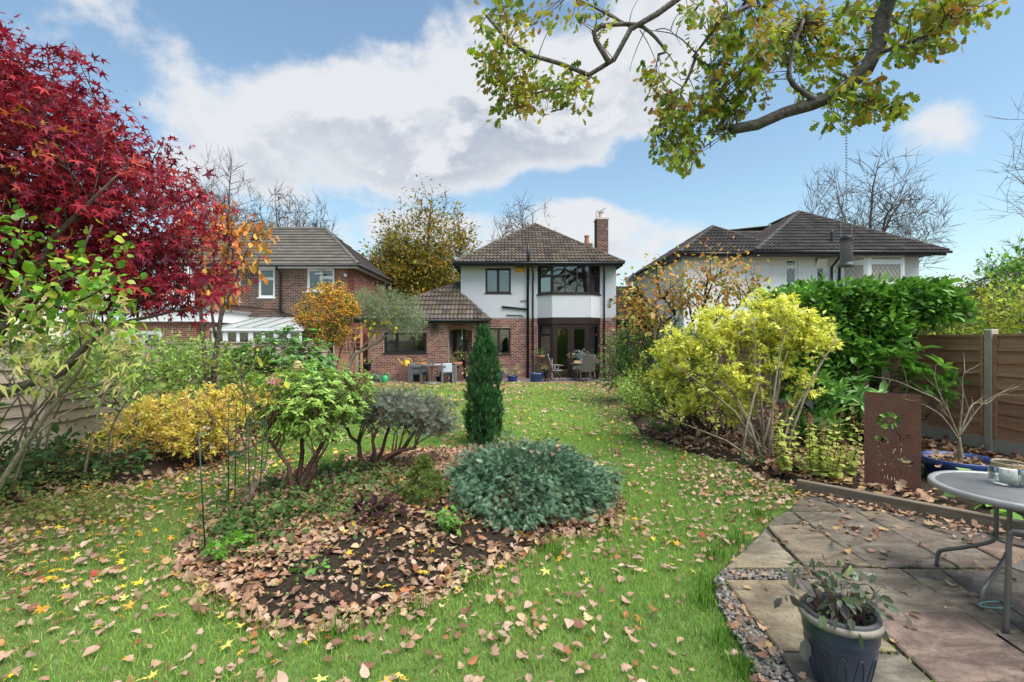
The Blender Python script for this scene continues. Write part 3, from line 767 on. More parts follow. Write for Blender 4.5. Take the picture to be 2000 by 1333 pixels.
def skeleton(base, centers, nlimb, r0, r1=0.004, n_pts=6, rise=0.5, wiggle=0.05, spread_base=0.0, twig_every=1, start_t=0.35, twig_r=None):
    """limbs from base to spread-out targets, twigs from the limbs to the leaf clusters"""
    base = V3(base); C = np.asarray(centers)
    idx = [int(np.argmax(np.linalg.norm(C - base, axis=1)))]
    dd = np.linalg.norm(C - C[idx[0]], axis=1)
    while len(idx) < min(nlimb, len(C)):
        i = int(np.argmax(dd)); idx.append(i); dd = np.minimum(dd, np.linalg.norm(C - C[i], axis=1))
    paths = []; radii = []
    for i in idx:
        e = C[i]; b = base + rng.normal(0, 1, 3) * V3((spread_base, spread_base, 0)); L = np.linalg.norm(e - b)
        m = b + (e - b) * 0.45; m[2] = b[2] + (e[2] - b[2]) * (0.45 + rise * 0.4)
        m[:2] = b[:2] + (e[:2] - b[:2]) * (0.45 - rise * 0.3)
        p = bez(b, m, e, n_pts); p[1:-1] += rng.normal(0, wiggle * L * 0.25, (n_pts - 2, 3))
        paths.append(p); radii.append(np.linspace(1, 0, n_pts) ** 0.8 * (r0 - r1) + r1)
    def attach(src_p, src_r, tgt, rmax, lift=.05, jit=.06):
        D = [(p_, r_) for p_, r_ in zip(src_p, src_r)]; tq = np.linspace(0, 1, n_pts); tf = np.linspace(start_t, 1, 22)
        LP = np.concatenate([np.stack([np.interp(tf, tq, p_[:, i]) for i in range(3)], -1) for p_, _ in D]); LR = np.concatenate([np.interp(tf, tq, r_) for _, r_ in D])
        op, orr = [], []
        for c in tgt:
            d = np.linalg.norm(LP - c, axis=1); d = d + .45 * np.linalg.norm(LP - base, axis=1) + .35 * np.maximum(0, LP[:, 2] - c[2] + .1)
            k = int(np.argmin(d)); s = LP[k]; l = np.linalg.norm(c - s); m = (s + c) / 2 + rng.normal(0, jit, 3) * l; m[2] += lift * l
            op.append(bez(s, m, c, n_pts)); rs = min(LR[k] * .75, rmax); orr.append(np.linspace(rs, min(rs, r1 * .6), n_pts))
        return op, orr
    nsub_ = min(len(C), max(nlimb * 6, len(C) // 12)); sub_i = []
    d2 = np.min([np.linalg.norm(C - C[i], axis=1) for i in idx], axis=0)
    while len(sub_i) < nsub_:
        i = int(np.argmax(d2)); sub_i.append(i); d2 = np.minimum(d2, np.linalg.norm(C - C[i], axis=1))
    tr = twig_r or r0 * .35
    sp, sr = attach(paths, radii, C[sub_i], tr * 1.3, .10, .10)
    rest = np.delete(C, sub_i + idx, axis=0)[::twig_every]
    tp_, tr_ = attach(paths + sp, radii + sr, rest, tr * .7) if len(rest) else ([], [])
    paths = paths + sp + tp_; radii = radii + sr + tr_
    return np.array(paths), np.array(radii)
def plant(name, label, cat, base, blobs, ncl, per, spread, size, tmpl, pal, nlimb=7, r0=0.02, bark=None, leafm=None, group=None, shell=0.45, noise=0.25, freq=3.0,
          stem_name='stems', leaf_name='foliage', extra=None, sides=4, sk=None, along=False, **kw):
    base = V3(base); root = thing(name, label, cat, base, group)
    cl = sample_blobs(blobs, ncl, shell, noise, freq, seed=float(base[0] * 3.1 + base[1]))
    if nlimb:
        pt, rd = skeleton(base - V3((0, 0, 0.03)), cl, nlimb, r0, **(sk or {}))
        obj(stem_name, tubes(stem_name, pt, rd, sides), bark or M_BARK, root)
    ctr = base * 0.4 + np.mean([b[:3] for b in blobs], axis=0) * 0.6
    me = leaves_along(leaf_name, pt[nlimb:], per, size, tmpl, pal, droop=kw.get('droop', .2)) if along else leaves_at(leaf_name, cl, per, spread, size, tmpl, pal, ctr=ctr, **kw)
    tag(obj(leaf_name, me, leafm or M_LEAF, root), kind='stuff')
    return root, cl

def fan_tree(name, label, base, height, width, ncl, r0, bark=None, group=None, low=.25, twig=.013, nl=12, sub=3, depth=None):
    """leafless tree: limbs fan out and split into fine twigs that fill the crown"""
    base = V3(base); root = thing(name, label, 'tree', base, group); h = height
    cz = h * (1 + low) / 2; blobs = [(base[0], base[1], cz, width, depth or width, h * (1 - low) / 2), (base[0], base[1], cz * .9, width * 1.15, depth or width, h * (1 - low) * .36)]
    cl = sample_blobs(blobs, ncl, .42, .22, 2.0, base[0])
    pt, rd = skeleton(base + V3((0, 0, h * .16)), cl, nl, r0 * .55, twig * .8, 5, .45, .05, start_t=.12, twig_r=twig * 2.2)
    tr = MB(); tr.tube([base, base + V3((.02 * h * .1, 0, h * .09)), base + V3((0, 0, h * .19))], [r0, r0 * .8, r0 * .6], 8, 6); tr.build('trunk', bark or M_BARK, root, True)
    d = unit(pt[:, -1] - pt[:, -2]); e = pt[:, -1]; tw = []
    for k in range(sub):
        dd = unit(d + rng.normal(0, .38, d.shape) + V3((0, 0, .15))); l = height * rng.uniform(.035, .085, (len(e), 1)); s = pt[:, -1 - (k % 2)]
        tw.append(np.stack([s, s + dd * l * .3, s + dd * l * .55 + V3((0, 0, .01)), s + dd * l * .8, s + dd * l], 1))
    tw = np.concatenate(tw); tr_ = np.tile(np.linspace(twig, twig * .45, 5), (len(tw), 1))
    tag(obj('branches', tubes('branches', np.concatenate([pt, tw]), np.concatenate([rd, tr_]), 3), bark or M_BARK, root), kind='stuff')
    return root, np.concatenate([e, tw[:, -1]])

# ------------------------------------------------------------------ building helpers
BRICK_MAIN = [(0.26, 0.111, 0.085, 3), (0.195, 0.081, 0.065, 3), (0.325, 0.15, 0.111, 2), (0.13, 0.065, 0.058, 2), (0.39, 0.195, 0.15, 1)]
BRICK_WING = [(0.325, 0.156, 0.112, 3), (0.25, 0.112, 0.085, 3), (0.388, 0.206, 0.15, 2), (0.163, 0.077, 0.069, 1.3)]
BRICK_LEFT = [(0.125, 0.069, 0.056, 3), (0.188, 0.094, 0.069, 3), (0.094, 0.056, 0.05, 2), (0.25, 0.112, 0.075, 2)]
BRICK_RED = [(0.30, 0.10, 0.065, 3), (0.25, 0.085, 0.06, 2), (0.36, 0.14, 0.09, 1), (0.20, 0.075, 0.055, 1)]
class Frame:
    """a wall plane: origin, direction along it, outward normal"""
    def __init__(s, o, ux, nr): s.o = V3(o); s.ux = unit(ux); s.nr = unit(nr); s.z = V3((0, 0, 1))
    def p(s, x, d, z): return s.o + s.ux * x + s.nr * d + s.z * z
    def box(s, mb, x0, x1, d0, d1, z0, z1):
        mb.obox(s.p((x0 + x1) / 2, (d0 + d1) / 2, (z0 + z1) / 2), (abs(x1 - x0), abs(d1 - d0), abs(z1 - z0)), s.ux, -s.nr)
def cells(w, z0, z1, ops):
    xs = sorted({0, w, *[min(w, max(0, v)) for o in ops for v in o[:2]]}); zs = sorted({z0, z1, *[min(z1, max(z0, v)) for o in ops for v in o[2:4]]})
    for j in range(len(zs) - 1):
        run = None
        for i in range(len(xs) - 1):
            cx, cz = (xs[i] + xs[i + 1]) / 2, (zs[j] + zs[j + 1]) / 2
            solid = not any(o[0] < cx < o[1] and o[2] < cz < o[3] for o in ops)
            if solid: run = [run[0] if run else xs[i], xs[i + 1]]
            if run and (not solid or i == len(xs) - 2): yield run[0], run[1], zs[j], zs[j + 1]; run = None
def wall(name, fr, w, z0, z1, ops, mat, parent, thick=0.25, proud=0.0):
    mb = MB()
    for x0, x1, a, b in cells(w, z0, z1, ops): fr.box(mb, x0, x1, -thick, proud, a, b)
    return mb.build(name, mat, parent)
def brickwall(fr, w, z0, z1, ops, pal, parent, mortar=None, name='wall', thick=0.25, red=None):
    wl = wall(name, fr, w, z0, z1, ops, mortar or M_MORTAR, parent, thick)
    cen = []; siz = []
    nrow = int((z1 - z0) / 0.075)
    for k in range(nrow):
        za = z0 + k * 0.075 + 0.006; zb = za + 0.060; x = -(0.1125 if k % 2 else 0.0)
        while x < w:
            segs = [(max(0, x + 0.005), min(w, x + 0.212))]
            for o in ops:
                if o[2] < (za + zb) / 2 < o[3]:
                    ns = []
                    for a, b in segs:
                        if o[1] <= a or o[0] >= b: ns.append((a, b)); continue
                        if a < o[0]: ns.append((a, o[0]))
                        if b > o[1]: ns.append((o[1], b))
                    segs = ns
            for a, b in segs:
                if b - a > 0.03: cen.append(fr.p((a + b) / 2, 0.0, (za + zb) / 2)); siz.append((b - a, 0.018 + random.uniform(-.003, .004), 0.060))
            x += 0.225
    N = len(cen); rot = np.broadcast_to(np.stack([fr.ux, -fr.nr, fr.z], -1), (N, 3, 3))
    cl = palette(pal, N) * rng.uniform(0.8, 1.2, (N, 1))
    if red is not None:
        xx = (np.array(cen) - fr.o) @ fr.ux; k = np.zeros(N, bool)
        for a, b in red: k |= (xx > a) & (xx < b)
        cl[k] = palette(BRICK_RED, k.sum()) * rng.uniform(0.85, 1.15, (k.sum(), 1))
    tag(obj('brickwork', inst('brickwork', CUBE_V, CUBE_F, np.array(cen), rot, np.array(siz), cl), M_BRICK, wl), kind='stuff')
    return wl
def window(parent, fr, x0, x1, z0, z1, mull=(), trans=None, fmat=None, fw=0.055, rec=0.05, sill=True, glass=None, name='window', sash=True, sillmat=None):
    fmat = fmat or M_BROWNFRAME; mb = MB(); d0, d1 = -rec - 0.07, -rec
    for a, b, c, d in ((x0, x1, z0, z0 + fw), (x0, x1, z1 - fw, z1), (x0, x0 + fw, z0 + fw, z1 - fw), (x1 - fw, x1, z0 + fw, z1 - fw)): fr.box(mb, a, b, d0, d1, c, d)
    edges = [x0 + fw] + [m for m in mull] + [x1 - fw]; panes = []
    for i in range(len(edges) - 1):
        a = edges[i] + (fw / 2 if i else 0); b = edges[i + 1] - (fw / 2 if i < len(edges) - 2 else 0)
        tr = trans[i] if trans else None
        if i: fr.box(mb, edges[i] - fw / 2, edges[i] + fw / 2, d0, d1 + 0.004, z0 + fw, z1 - fw)
        spans = [(z0 + fw, z1 - fw)] if tr is None else [(z0 + fw, tr - fw / 2), (tr + fw / 2, z1 - fw)]
        if tr is not None: fr.box(mb, a, b, d0, d1 - 0.003, tr - fw / 2, tr + fw / 2)
        for c, d in spans:
            if sash:
                s = fw * 0.6
                for q in ((a, b, c, c + s), (a, b, d - s, d), (a, a + s, c + s, d - s), (b - s, b, c + s, d - s)): fr.box(mb, q[0], q[1], d0 + .01, d1 - 0.014, q[2], q[3])
                panes.append((a + s, b - s, c + s, d - s))
            else: panes.append((a, b, c, d))
    win = mb.build(name, fmat, parent)
    for a, b, c, d in panes:
        pm = MB(); fr.box(pm, a - .004, b + .004, d0 + 0.028, d0 + 0.034, c - .004, d + .004); pm.build('pane', glass or M_GLASS, win)
    if sill:
        sm = MB(); fr.box(sm, x0 - 0.06, x1 + 0.06, -rec - 0.02, 0.05, z0 - 0.045, z0 - 0.002); sm.build('sill', sillmat or fmat, win)
    return win
def curtain(parent, fr, x0, x1, z0, z1, d=-0.25, pinch=0.0, mat=None):
    n = 30; xs = np.linspace(x0, x1, n); V = []
    for z, k in ((z0, 1 - pinch), (z0 + (z1 - z0) * 0.45, 1 - pinch * 0.9), (z1, 1.0)):
        for i, x in enumerate(xs): V.append(fr.p(x0 + (x - x0) * k, d + 0.03 * math.sin(i * 1.5), z))
    L = []; C = []
    for r in range(2):
        for i in range(n - 1): L += [r * n + i, r * n + i + 1, (r + 1) * n + i + 1, (r + 1) * n + i]; C.append(4)
    MB().add(V, L, C).build('curtain', mat or M_CURTAIN, parent, True)

def tile_mesh(kind, tw, ex):
    h = ex * 1.12; xs = np.linspace(0, tw, 9)
    if kind == 'roman': pr = np.array([0.0, .042, .048, .014, .002, .042, .048, .014, 0.0])
    else: pr = np.zeros(9); pr[-2:] = (0.0, -0.012); xs[-2] = tw - 0.012
    n = len(xs); V = []; F = []
    for y, zo in ((0, 0.055), (h, 0.008)):
        for x, z in zip(xs, pr): V.append((x, y, z + zo))
    for x, z in zip(xs, pr): V.append((x, 0.0, z + 0.006))
    for i in range(n - 1):
        F.append((i, i + 1, n + i + 1, n + i)); F.append((2 * n + i, 2 * n + i + 1, i + 1, i))
    return np.array(V), F
def slope(roof, poly, mat, kind='roman', tw=0.30, ex=0.30, joined=False, limit=300):
    """roof tiles on a planar convex polygon; poly[0]-poly[1] is the eave, counter-clockwise from above"""
    poly = V3(poly); A, B = poly[0], poly[1]; exv = unit(B - A); n = unit(np.cross(B - A, poly[2] - A)); eyv = np.cross(n, exv)
    if n[2] < 0: n, eyv = -n, -eyv
    p2 = np.stack([(poly - A) @ exv, (poly - A) @ eyv], -1)
    def side(q, i):
        a, b = p2[i], p2[(i + 1) % len(p2)]; e = b - a; return (e[0] * (q[1] - a[1]) - e[1] * (q[0] - a[0])) / np.hypot(*e)
    V, F = tile_mesh(kind, tw, ex)
    full = mesh_np('tile', V, [i for f in F for i in f], [len(f) for f in F]); full.materials.append(mat)
    M = Matrix(((exv[0], eyv[0], n[0], 0), (exv[1], eyv[1], n[1], 0), (exv[2], eyv[2], n[2], 0), (0, 0, 0, 1)))
    xmin, xmax, ymax = p2[:, 0].min(), p2[:, 0].max(), p2[:, 1].max(); cnt = 0; rest = []
    for j in range(int(ymax / ex) + 1):
        for i in range(int(xmin / tw) - 2, int(xmax / tw) + 2):
            x, y = i * tw + (tw * 0.5 if kind == 'flat' and j % 2 else 0), j * ex - 0.04
            cs = [(x, y + .05), (x + tw, y + .05), (x + tw, y + ex * 1.12), (x, y + ex * 1.12)]
            ds = [[side(c, k) for k in range(len(p2))] for c in cs]
            if any(all(d[k] < 0.0 for d in ds) for k in range(len(p2))): continue
            inside = all(d[k] > -0.001 for d in ds for k in range(len(p2)))
            me = full
            if not inside:
                bm = bmesh.new(); vs = [bm.verts.new(v) for v in V]
                for f in F: bm.faces.new([vs[q] for q in f])
                for k in range(len(p2)):
                    if k == 0: continue
                    a, b = p2[k], p2[(k + 1) % len(p2)]; e = unit(b - a); nn = (-e[1], e[0], 0)
                    g = bm.verts[:] + bm.edges[:] + bm.faces[:]
                    bmesh.ops.bisect_plane(bm, geom=g, plane_co=(a[0] - x, a[1] - y, 0), plane_no=nn, clear_inner=True, clear_outer=False)
                if len(bm.faces) < 2: bm.free(); continue
                me = bpy.data.meshes.new('tile'); bm.to_mesh(me); bm.free(); me.materials.append(mat)
            loc = A + exv * x + eyv * y + n * 0.01
            if joined or cnt >= limit: rest.append((me, loc)); continue
            o = bpy.data.objects.new('tile', me); COL.objects.link(o); o.parent = roof
            jit = Matrix.Rotation(random.uniform(-.006, .006), 4, 'X')
            o.matrix_basis = Matrix.Translation(loc) @ M @ jit; cnt += 1
    if rest:
        Vs = []; Ls = []; Cs = []; off = 0; R3 = np.stack([exv, eyv, n], -1)
        for me, loc in rest:
            v = np.array([q.co[:] for q in me.vertices]) @ R3.T + loc; Vs.append(v)
            for pl in me.polygons: Ls += [off + q for q in pl.vertices]; Cs.append(len(pl.vertices))
            off += len(v)
        tag(obj('tiles', mesh_np('tiles', np.concatenate(Vs), Ls, Cs), mat, roof), kind='stuff')
    return cnt
def ridge(roof, p, q, mat, r=0.11, seg=0.42):
    p, q = V3(p), V3(q); L = np.linalg.norm(q - p); m = max(1, round(L / seg)); d = unit(q - p); sd = unit(np.cross(d, (0, 0, 1))); up = np.cross(sd, d)
    a = np.linspace(-0.25, np.pi + 0.25, 8); l = L / m; V = []
    for y, rr in ((0, r), (l * 1.06, r * 0.9)):
        for t in a: V.append((math.cos(t) * rr, y, math.sin(t) * rr * 0.8 - 0.02))
    Lp = []; 
    for i in range(7): Lp += [i + 1, i, 8 + i, 8 + i + 1]
    Lp += list(range(8)); me = mesh_np('ridge_tile', V, Lp, [4] * 7 + [8], None, False); me.materials.append(mat)
    M = Matrix(((sd[0], d[0], up[0], 0), (sd[1], d[1], up[1], 0), (sd[2], d[2], up[2], 0), (0, 0, 0, 1)))
    for i in range(m):
        o = bpy.data.objects.new('ridge_tile', me); COL.objects.link(o); o.parent = roof
        o.matrix_basis = Matrix.Translation(p + d * l * i + up * 0.035) @ M
def gutter(parent, a, b, mat=None, r=0.055):
    a, b = V3(a), V3(b); mb = MB(); mb.tube([a, b], r, 8); mb.build('gutter', mat or M_BLACK, parent, True)
def downpipe(parent, pts, r=0.035, mat=None):
    mb = MB(); mb.tube(pts, r, 8); mb.build('downpipe', mat or M_BLACK, parent, True)
def underlay(parent, polys, mat):
    mb = MB()
    for p in polys: mb.slab(p, -0.05)
    return mb.build('roof', mat, parent)

# ------------------------------------------------------------------ main house
H = thing('white_house', 'white rendered house with brick ground floor, low brick wing, bay window and pyramid tiled roof', 'house', (1.2, 22.0, 0.015))
HX0, HX1, HY, HB = -2.33, 4.73, 22.0, 29.0
F = Frame((HX0, HY, 0), (1, 0, 0), (0, -1, 0)); W = HX1 - HX0
brickwall(F, W, 0, 2.75, [(1.19, 2.26, 1.10, 2.30), (3.50, 6.33, -1, 2.68)], BRICK_MAIN, H)
wall('rendered_wall', F, W, 2.75, 5.15, [(1.12, 2.28, 3.87, 5.01), (3.50, 6.33, 2.75, 5.09)], M_RENDER, H, 0.25, 0.03)
mb = MB()
mb.box(HX0, HX0 + .25, HY + .252, HB, 2.7, 5.15); mb.box(HX1 - .25, HX1, HY + .252, HB, 0, 5.15); mb.box(HX0 + .252, HX1 - .252, HB - .25, HB, 0, 5.15); mb.box(HX0, HX0 + .25, HY + .252, HB, 0, 2.69)
mb.build('side_wall', M_RENDER, H)
mb = MB(); mb.box(HX0 + .26, HX1 - .26, HY + .26, HB - .26, 2.55, 2.68); mb.box(HX0 + .26, HX1 - .26, 25.5, 25.6, 0, 2.5); mb.box(HX0 + .26, HX1 - .26, 24.6, 24.7, 2.7, 5.1); mb.build('inner_wall', M_ROOM, H)
window(H, F, 1.12, 2.28, 3.87, 5.01, (1.70,), None, rec=0.02)
wb = MB(); F.box(wb, 1.16, 2.24, -.16, -.15, 3.93, 4.97); wb.build('blind', M_BLIND, H)
window(H, F, 1.19, 2.26, 1.10, 2.30, (1.72,), None, rec=0.04)
# bay: three facets, ground floor doors and first floor window
bp = [V3((1.17, 22.0, 0)), V3((1.78, 21.45, 0)), V3((3.46, 21.45, 0)), V3((4.0, 22.0, 0))]
for i in range(3):
    a, b = bp[i], bp[i + 1]; u = unit(b - a); nr = V3((u[1], -u[0], 0)); fr = Frame(a, u, nr); L = np.linalg.norm(b - a)
    wall('bay_apron', fr, L, 2.75, 3.80, [], M_RENDER, H, 0.12, 0.03)
    ms = MB(); fr.box(ms, 0.0, L, -0.12, 0.02, 2.46, 2.745); ms.build('bay_fascia', M_BROWNFRAME, H)
    if i == 1:
        window(H, fr, 0.02, L - 0.02, 3.82, 5.12, (L * 0.345, L * 0.665), None, rec=0.0, fw=0.05, sash=False, sill=False)
        dr = window(H, fr, 0.02, L - 0.02, 0.06, 2.44, (L / 2,), None, rec=0.02, fw=0.13, name='french_door', sill=False)
        hm = MB()
        for s in (-1, 1):
            x = L / 2 + s * 0.07; fr.box(hm, x - .018, x + .018, -0.02, -0.008, 0.95, 1.18); fr.box(hm, x, x + s * 0.15, 0.012, 0.028, 1.07, 1.095); fr.box(hm, x - .01, x + .01, -0.01, 0.02, 1.07, 1.09)
        hm.build('handle', M_CHROME, dr)
        st = MB(); fr.box(st, 0, L, -0.1, 0.14, 0.0, 0.06); st.build('step', M_CONC, H)
    else:
        window(H, fr, 0.02, L - 0.02, 3.82, 5.12, (), (4.62,), rec=0.0, fw=0.055, sill=False)
        window(H, fr, 0.02, L - 0.02, 0.97, 2.44, (), (1.98,), rec=0.0, fw=0.055)
        brickwall(fr, L, 0, 0.92, [], BRICK_MAIN, H, thick=0.12, name='dwarf_wall')
        curtain(H, fr, 0.04, L - 0.10, 1.0, 2.42, -0.22, 0.25 if i == 0 else 0.0); curtain(H, fr, 0.03, L - 0.04, 3.85, 5.1, -0.2, 0.1)
    ss = MB(); fr.box(ss, -0.02, L + 0.02, -0.05, 0.07, 3.755, 3.815); ss.build('sill', M_BROWNFRAME, H)
    tp = MB(); fr.box(tp, 0, L, -0.12, 0.01, 5.125, 5.15); tp.build('bay_head', M_BROWNFRAME, H)
EV = 5.17; RO = 0.62
e = [(-2.55, HY - .65, EV), (4.93, HY - .65, EV), (4.93, HB + .65, EV), (-2.55, HB + .65, EV)]; ap = (1.2, 25.5, 7.84)
roof = underlay(H, [(e[0], e[1], ap), (e[1], e[2], ap), (e[2], e[3], ap), (e[3], e[0], ap)], M_TILE)
slope(roof, [e[0], e[1], ap], M_TILE, tw=0.335, ex=0.325)
slope(roof, [e[1], e[2], ap], M_TILE, joined=True); slope(roof, [e[3], e[0], ap], M_TILE, joined=True)
for k in (0, 1, 2): ridge(roof, e[k], ap, M_TILE)
mb = MB(); mb.box(-2.50, 4.88, HY - .62, HY - .05, 5.085, 5.12); mb.box(-2.5, HX0 - .002, HY - .05, HB, 5.085, 5.12); mb.box(HX1 + .002, 4.88, HY - .05, HB, 5.085, 5.12); mb.build('soffit', M_BROWNFRAME, H)
mb = MB(); mb.box(-2.53, 4.91, HY - .655, HY - .625, 5.03, 5.16); mb.box(-2.53, -2.505, HY - .62, HB, 5.03, 5.16); mb.box(4.885, 4.91, HY - .62, HB, 5.03, 5.16); mb.build('fascia', M_BLACK, H)
gutter(H, (-2.57, HY - .72, 5.13), (4.95, HY - .72, 5.13))
gutter(H, (-2.60, HY - .72, 5.13), (-2.60, HB, 5.13))
pX = 0.72
downpipe(H, [(pX, HY - .12, 0.02), (pX, HY - .12, 4.95), (pX, HY - .70, 5.03), (pX, HY - .73, 6.0)], 0.055)
downpipe(H, [(0.95, HY - .09, 0.02), (0.95, HY - .09, 4.85), (0.86, HY - .66, 5.08)], 0.036)
downpipe(H, [(4.18, HY - .09, 0.02), (4.18, HY - .09, 4.8), (4.02, HY - .66, 5.08)], 0.036)
downpipe(H, [(-.45, HY - .09, 3.25), (0.70, HY - .09, 3.14)], 0.045); downpipe(H, [(-.25, HY - .07, 2.88), (0.45, HY - .07, 2.86), (0.52, HY - .07, 2.78)], 0.022); downpipe(H, [(0.38, HY - .07, 3.52), (0.70, HY - .07, 3.52)], 0.016)
mb = MB(); mb.box(0.19, 0.52, HY - .13, HY - .032, 4.83, 5.03); mb.build('alarm_box', M_ALARM, H, bevel=0.02)
mb = MB(); mb.box(4.42, 4.56, HY - .15, HY - .032, 3.55, 3.63); mb.box(4.46, 4.52, HY - .08, HY - .032, 3.5, 3.56); mb.build('security_light', M_BLACK, H, bevel=0.01)
# chimney
ch = H
cf = Frame((4.42, 25.2, 0), (1, 0, 0), (0, -1, 0)); brickwall(cf, 0.60, 0, 8.05, [], BRICK_LEFT, ch, thick=0.7, name='chimney_stack')
cs = Frame((4.42, 25.9, 0), (0, -1, 0), (-1, 0, 0)); brickwall(cs, 0.70, 5, 8.05, [], BRICK_LEFT, ch, thick=0.01, name='chimney_side')
mb = MB(); mb.box(4.38, 5.06, 25.16, 25.94, 8.05, 8.13); mb.lathe([(0.0, 8.13), (0.17, 8.13), (0.14, 8.45), (0.17, 8.48), (0.17, 8.53), (0.11, 8.53), (0.1, 8.2)], (4.72, 25.55, 0), 12); mb.build('chimney_pot', M_MORTAR, ch)
mb = MB(); mb.tube([(4.46, 25.5, 8.1), (4.44, 25.5, 8.5), (4.54, 25.5, 8.62)], 0.02, 5); mb.tube([(4.62, 25.3, 8.5), (4.9, 25.3, 8.66)], 0.02, 5); mb.build('aerial_bracket', M_STEEL, ch)
mb = MB(); mb.box(4.2, 4.7, 28.2, 28.7, 5.0, 7.4); me = mb.build('rear_chimney', M_BRICK, ch).data; at = me.color_attributes.new('Col', 'FLOAT_COLOR', 'POINT'); at.data.foreach_set('color', np.tile((0.19, 0.085, 0.06, 1), len(me.vertices)).astype(np.float32))
mb = MB(); mb.lathe([(0.0, 7.4), (0.15, 7.4), (0.12, 7.8), (0.15, 7.82), (0.15, 7.9), (0.1, 7.9), (0.09, 7.5)], (4.40, 28.45, 0), 12); mb.build('chimney_pot', M_TERRA, ch)

# single-storey wing on the left with the porch
WX0, WX1, WY = -6.2, -1.28, 20.8
Fw = Frame((WX0, WY, 0), (1, 0, 0), (0, -1, 0)); wx = lambda X: X - WX0
wing = H
brickwall(Fw, WX1 - WX0, 0, 2.55, [(wx(-5.51), wx(-3.68), 1.19, 2.07), (wx(-2.75), wx(-1.72), -1, 2.28)], BRICK_WING, wing)
brickwall(Frame((WX1, WY, 0), (0, 1, 0), (1, 0, 0)), 1.2, 0, 2.55, [], BRICK_WING, wing, name='return_wall', thick=0.2)
mb = MB(); mb.box(WX0, WX0 + .25, WY + .252, 27, 0, 2.55); mb.box(WX0, HX0 - .01, 26.8, 27, 0, 2.55); mb.box(WX0 + .26, HX0 - .01, 23.5, 23.6, 0, 2.5); mb.build('side_wall', M_MORTAR, wing)
window(wing, Fw, wx(-5.51), wx(-3.68), 1.19, 2.07, (wx(-4.96), wx(-4.28)), None, fmat=M_BLACK, fw=0.06, rec=0.04)
# porch recess
Fp = Frame((-2.9, WY + 0.95, 0), (1, 0, 0), (0, -1, 0)); brickwall(Fp, 1.45, 0, 2.5, [(0.22, 0.80, -1, 2.2)], BRICK_WING, wing, name='porch_wall', thick=0.15)
window(wing, Fp, 0.22, 0.80, 0.02, 2.2, (0.36,), None, fmat=M_BLACK, fw=0.07, rec=0.02, name='porch_door', sill=False)
mb = MB(); mb.box(-2.92, -2.76, WY + .252, WY + .95, 0, 2.5); mb.box(-1.71, -1.50, WY + .252, WY + .95, 0, 2.5); mb.box(-2.9, -1.5, WY + .252, WY + .95, 2.45, 2.5); mb.build('porch_side', M_MORTAR, wing)
for k in range(19):
    t = -1 + 2 * (k + .5) / 19; x = -2.235 + t * 0.53; z = 2.17 + 0.11 * (1 - t * t); a = -t * 0.22
    mb = MB(); mb.obox((x, WY - .006, z + 0.055), (0.05, 0.05, 0.22), (math.cos(a), 0, math.sin(a)), (0, 1, 0)); o = mb.build('brick', M_BRICK, wing)
    at = o.data.color_attributes.new('Col', 'FLOAT_COLOR', 'POINT'); at.data.foreach_set('color', np.tile((*(np.array((0.25, 0.12, 0.085)) * random.uniform(.75, 1.25)), 1), 8).astype(np.float32))
mb = MB(); mb.box(-2.20, -2.0, WY + .90, WY + .945, 1.25, 1.75); mb.build('letter_box', M_BLACK, wing, bevel=0.01)
mb = MB(); mb.tube([(-2.18, WY + .3, 2.2), (-2.18, WY + .3, 1.95)], 0.012, 6); mb.lathe([(0, 1.75), (0.03, 1.78), (0.02, 1.9), (0, 1.98)], (-2.18, WY + .3, 0), 8); mb.build('porch_lamp', M_UPVC, wing)
wa, wb_, wc, wd = (-6.7, WY - .33, 2.62), (-1.0, WY - .33, 2.62), (HX0, 21.83, 3.80), (HX0, 22.6, 4.47)
roof = underlay(wing, [(wa, (HX0, WY - .33, 2.62), wd), ((HX0, WY - .33, 2.62), wb_, wc), (wd, (HX0, 27, 4.47), (-6.7, 27, 2.62), wa), (wb_, (-1.0, 21.96, 2.62), (HX0 + .05, 21.96, 3.78), wc)], M_TILE)
wm = (HX0, WY - .33, 2.62); slope(roof, [wa, wm, wd], M_TILE, tw=0.335, ex=0.325); slope(roof, [wm, wb_, wc], M_TILE, tw=0.3325, ex=0.325); slope(roof, [wb_, (-1.0, 21.95, 2.62), (HX0 + .05, 21.95, 3.78)], M_TILE, tw=.3, ex=.3, joined=True)
ridge(roof, wb_, wc, M_TILE, 0.09); ridge(roof, wa, wd, M_TILE, 0.09)
mb = MB(); mb.box(-6.68, -1.02, WY - .30, WY - .27, 2.46, 2.60); mb.box(-1.05, -1.02, WY - .27, 21.95, 2.46, 2.60); mb.box(-6.6, -1.06, WY - .27, WY - .005, 2.50, 2.545); mb.build('fascia', M_BLACK, wing)
gutter(wing, (-6.7, WY - .38, 2.57), (-0.98, WY - .38, 2.57)); downpipe(wing, [(-1.45, WY - .32, 2.5), (-1.45, WY - .06, 2.2), (-1.45, WY - .06, 0.02)], 0.036)
mb = MB(); mb.lathe([(0, 2.40), (0.05, 2.38), (0.16, 2.27), (0.15, 2.25), (0.04, 2.3)], (-3.30, WY - .2, 0), 14); mb.tube([(-3.30, WY - .01, 2.32), (-3.30, WY - .2, 2.42)], 0.015, 6); mb.build('wall_lamp', M_BLACK, wing)
wr = MB()
for k in range(26):
    a = 2 * math.pi * k / 26; q = V3((-3.30 + math.cos(a) * .20 * random.uniform(.8, 1.2), WY - .04, 1.93 + math.sin(a) * .20 * random.uniform(.8, 1.2))); wr.obox(q, (.07, .02, .05), (math.cos(a * 3), 0, math.sin(a * 3)), (0, 1, 0))
o = wr.build('wreath', M_ROPE); tag(o, 'pale wooden ring wreath hanging on the brick wall beside the arched porch', 'wreath')

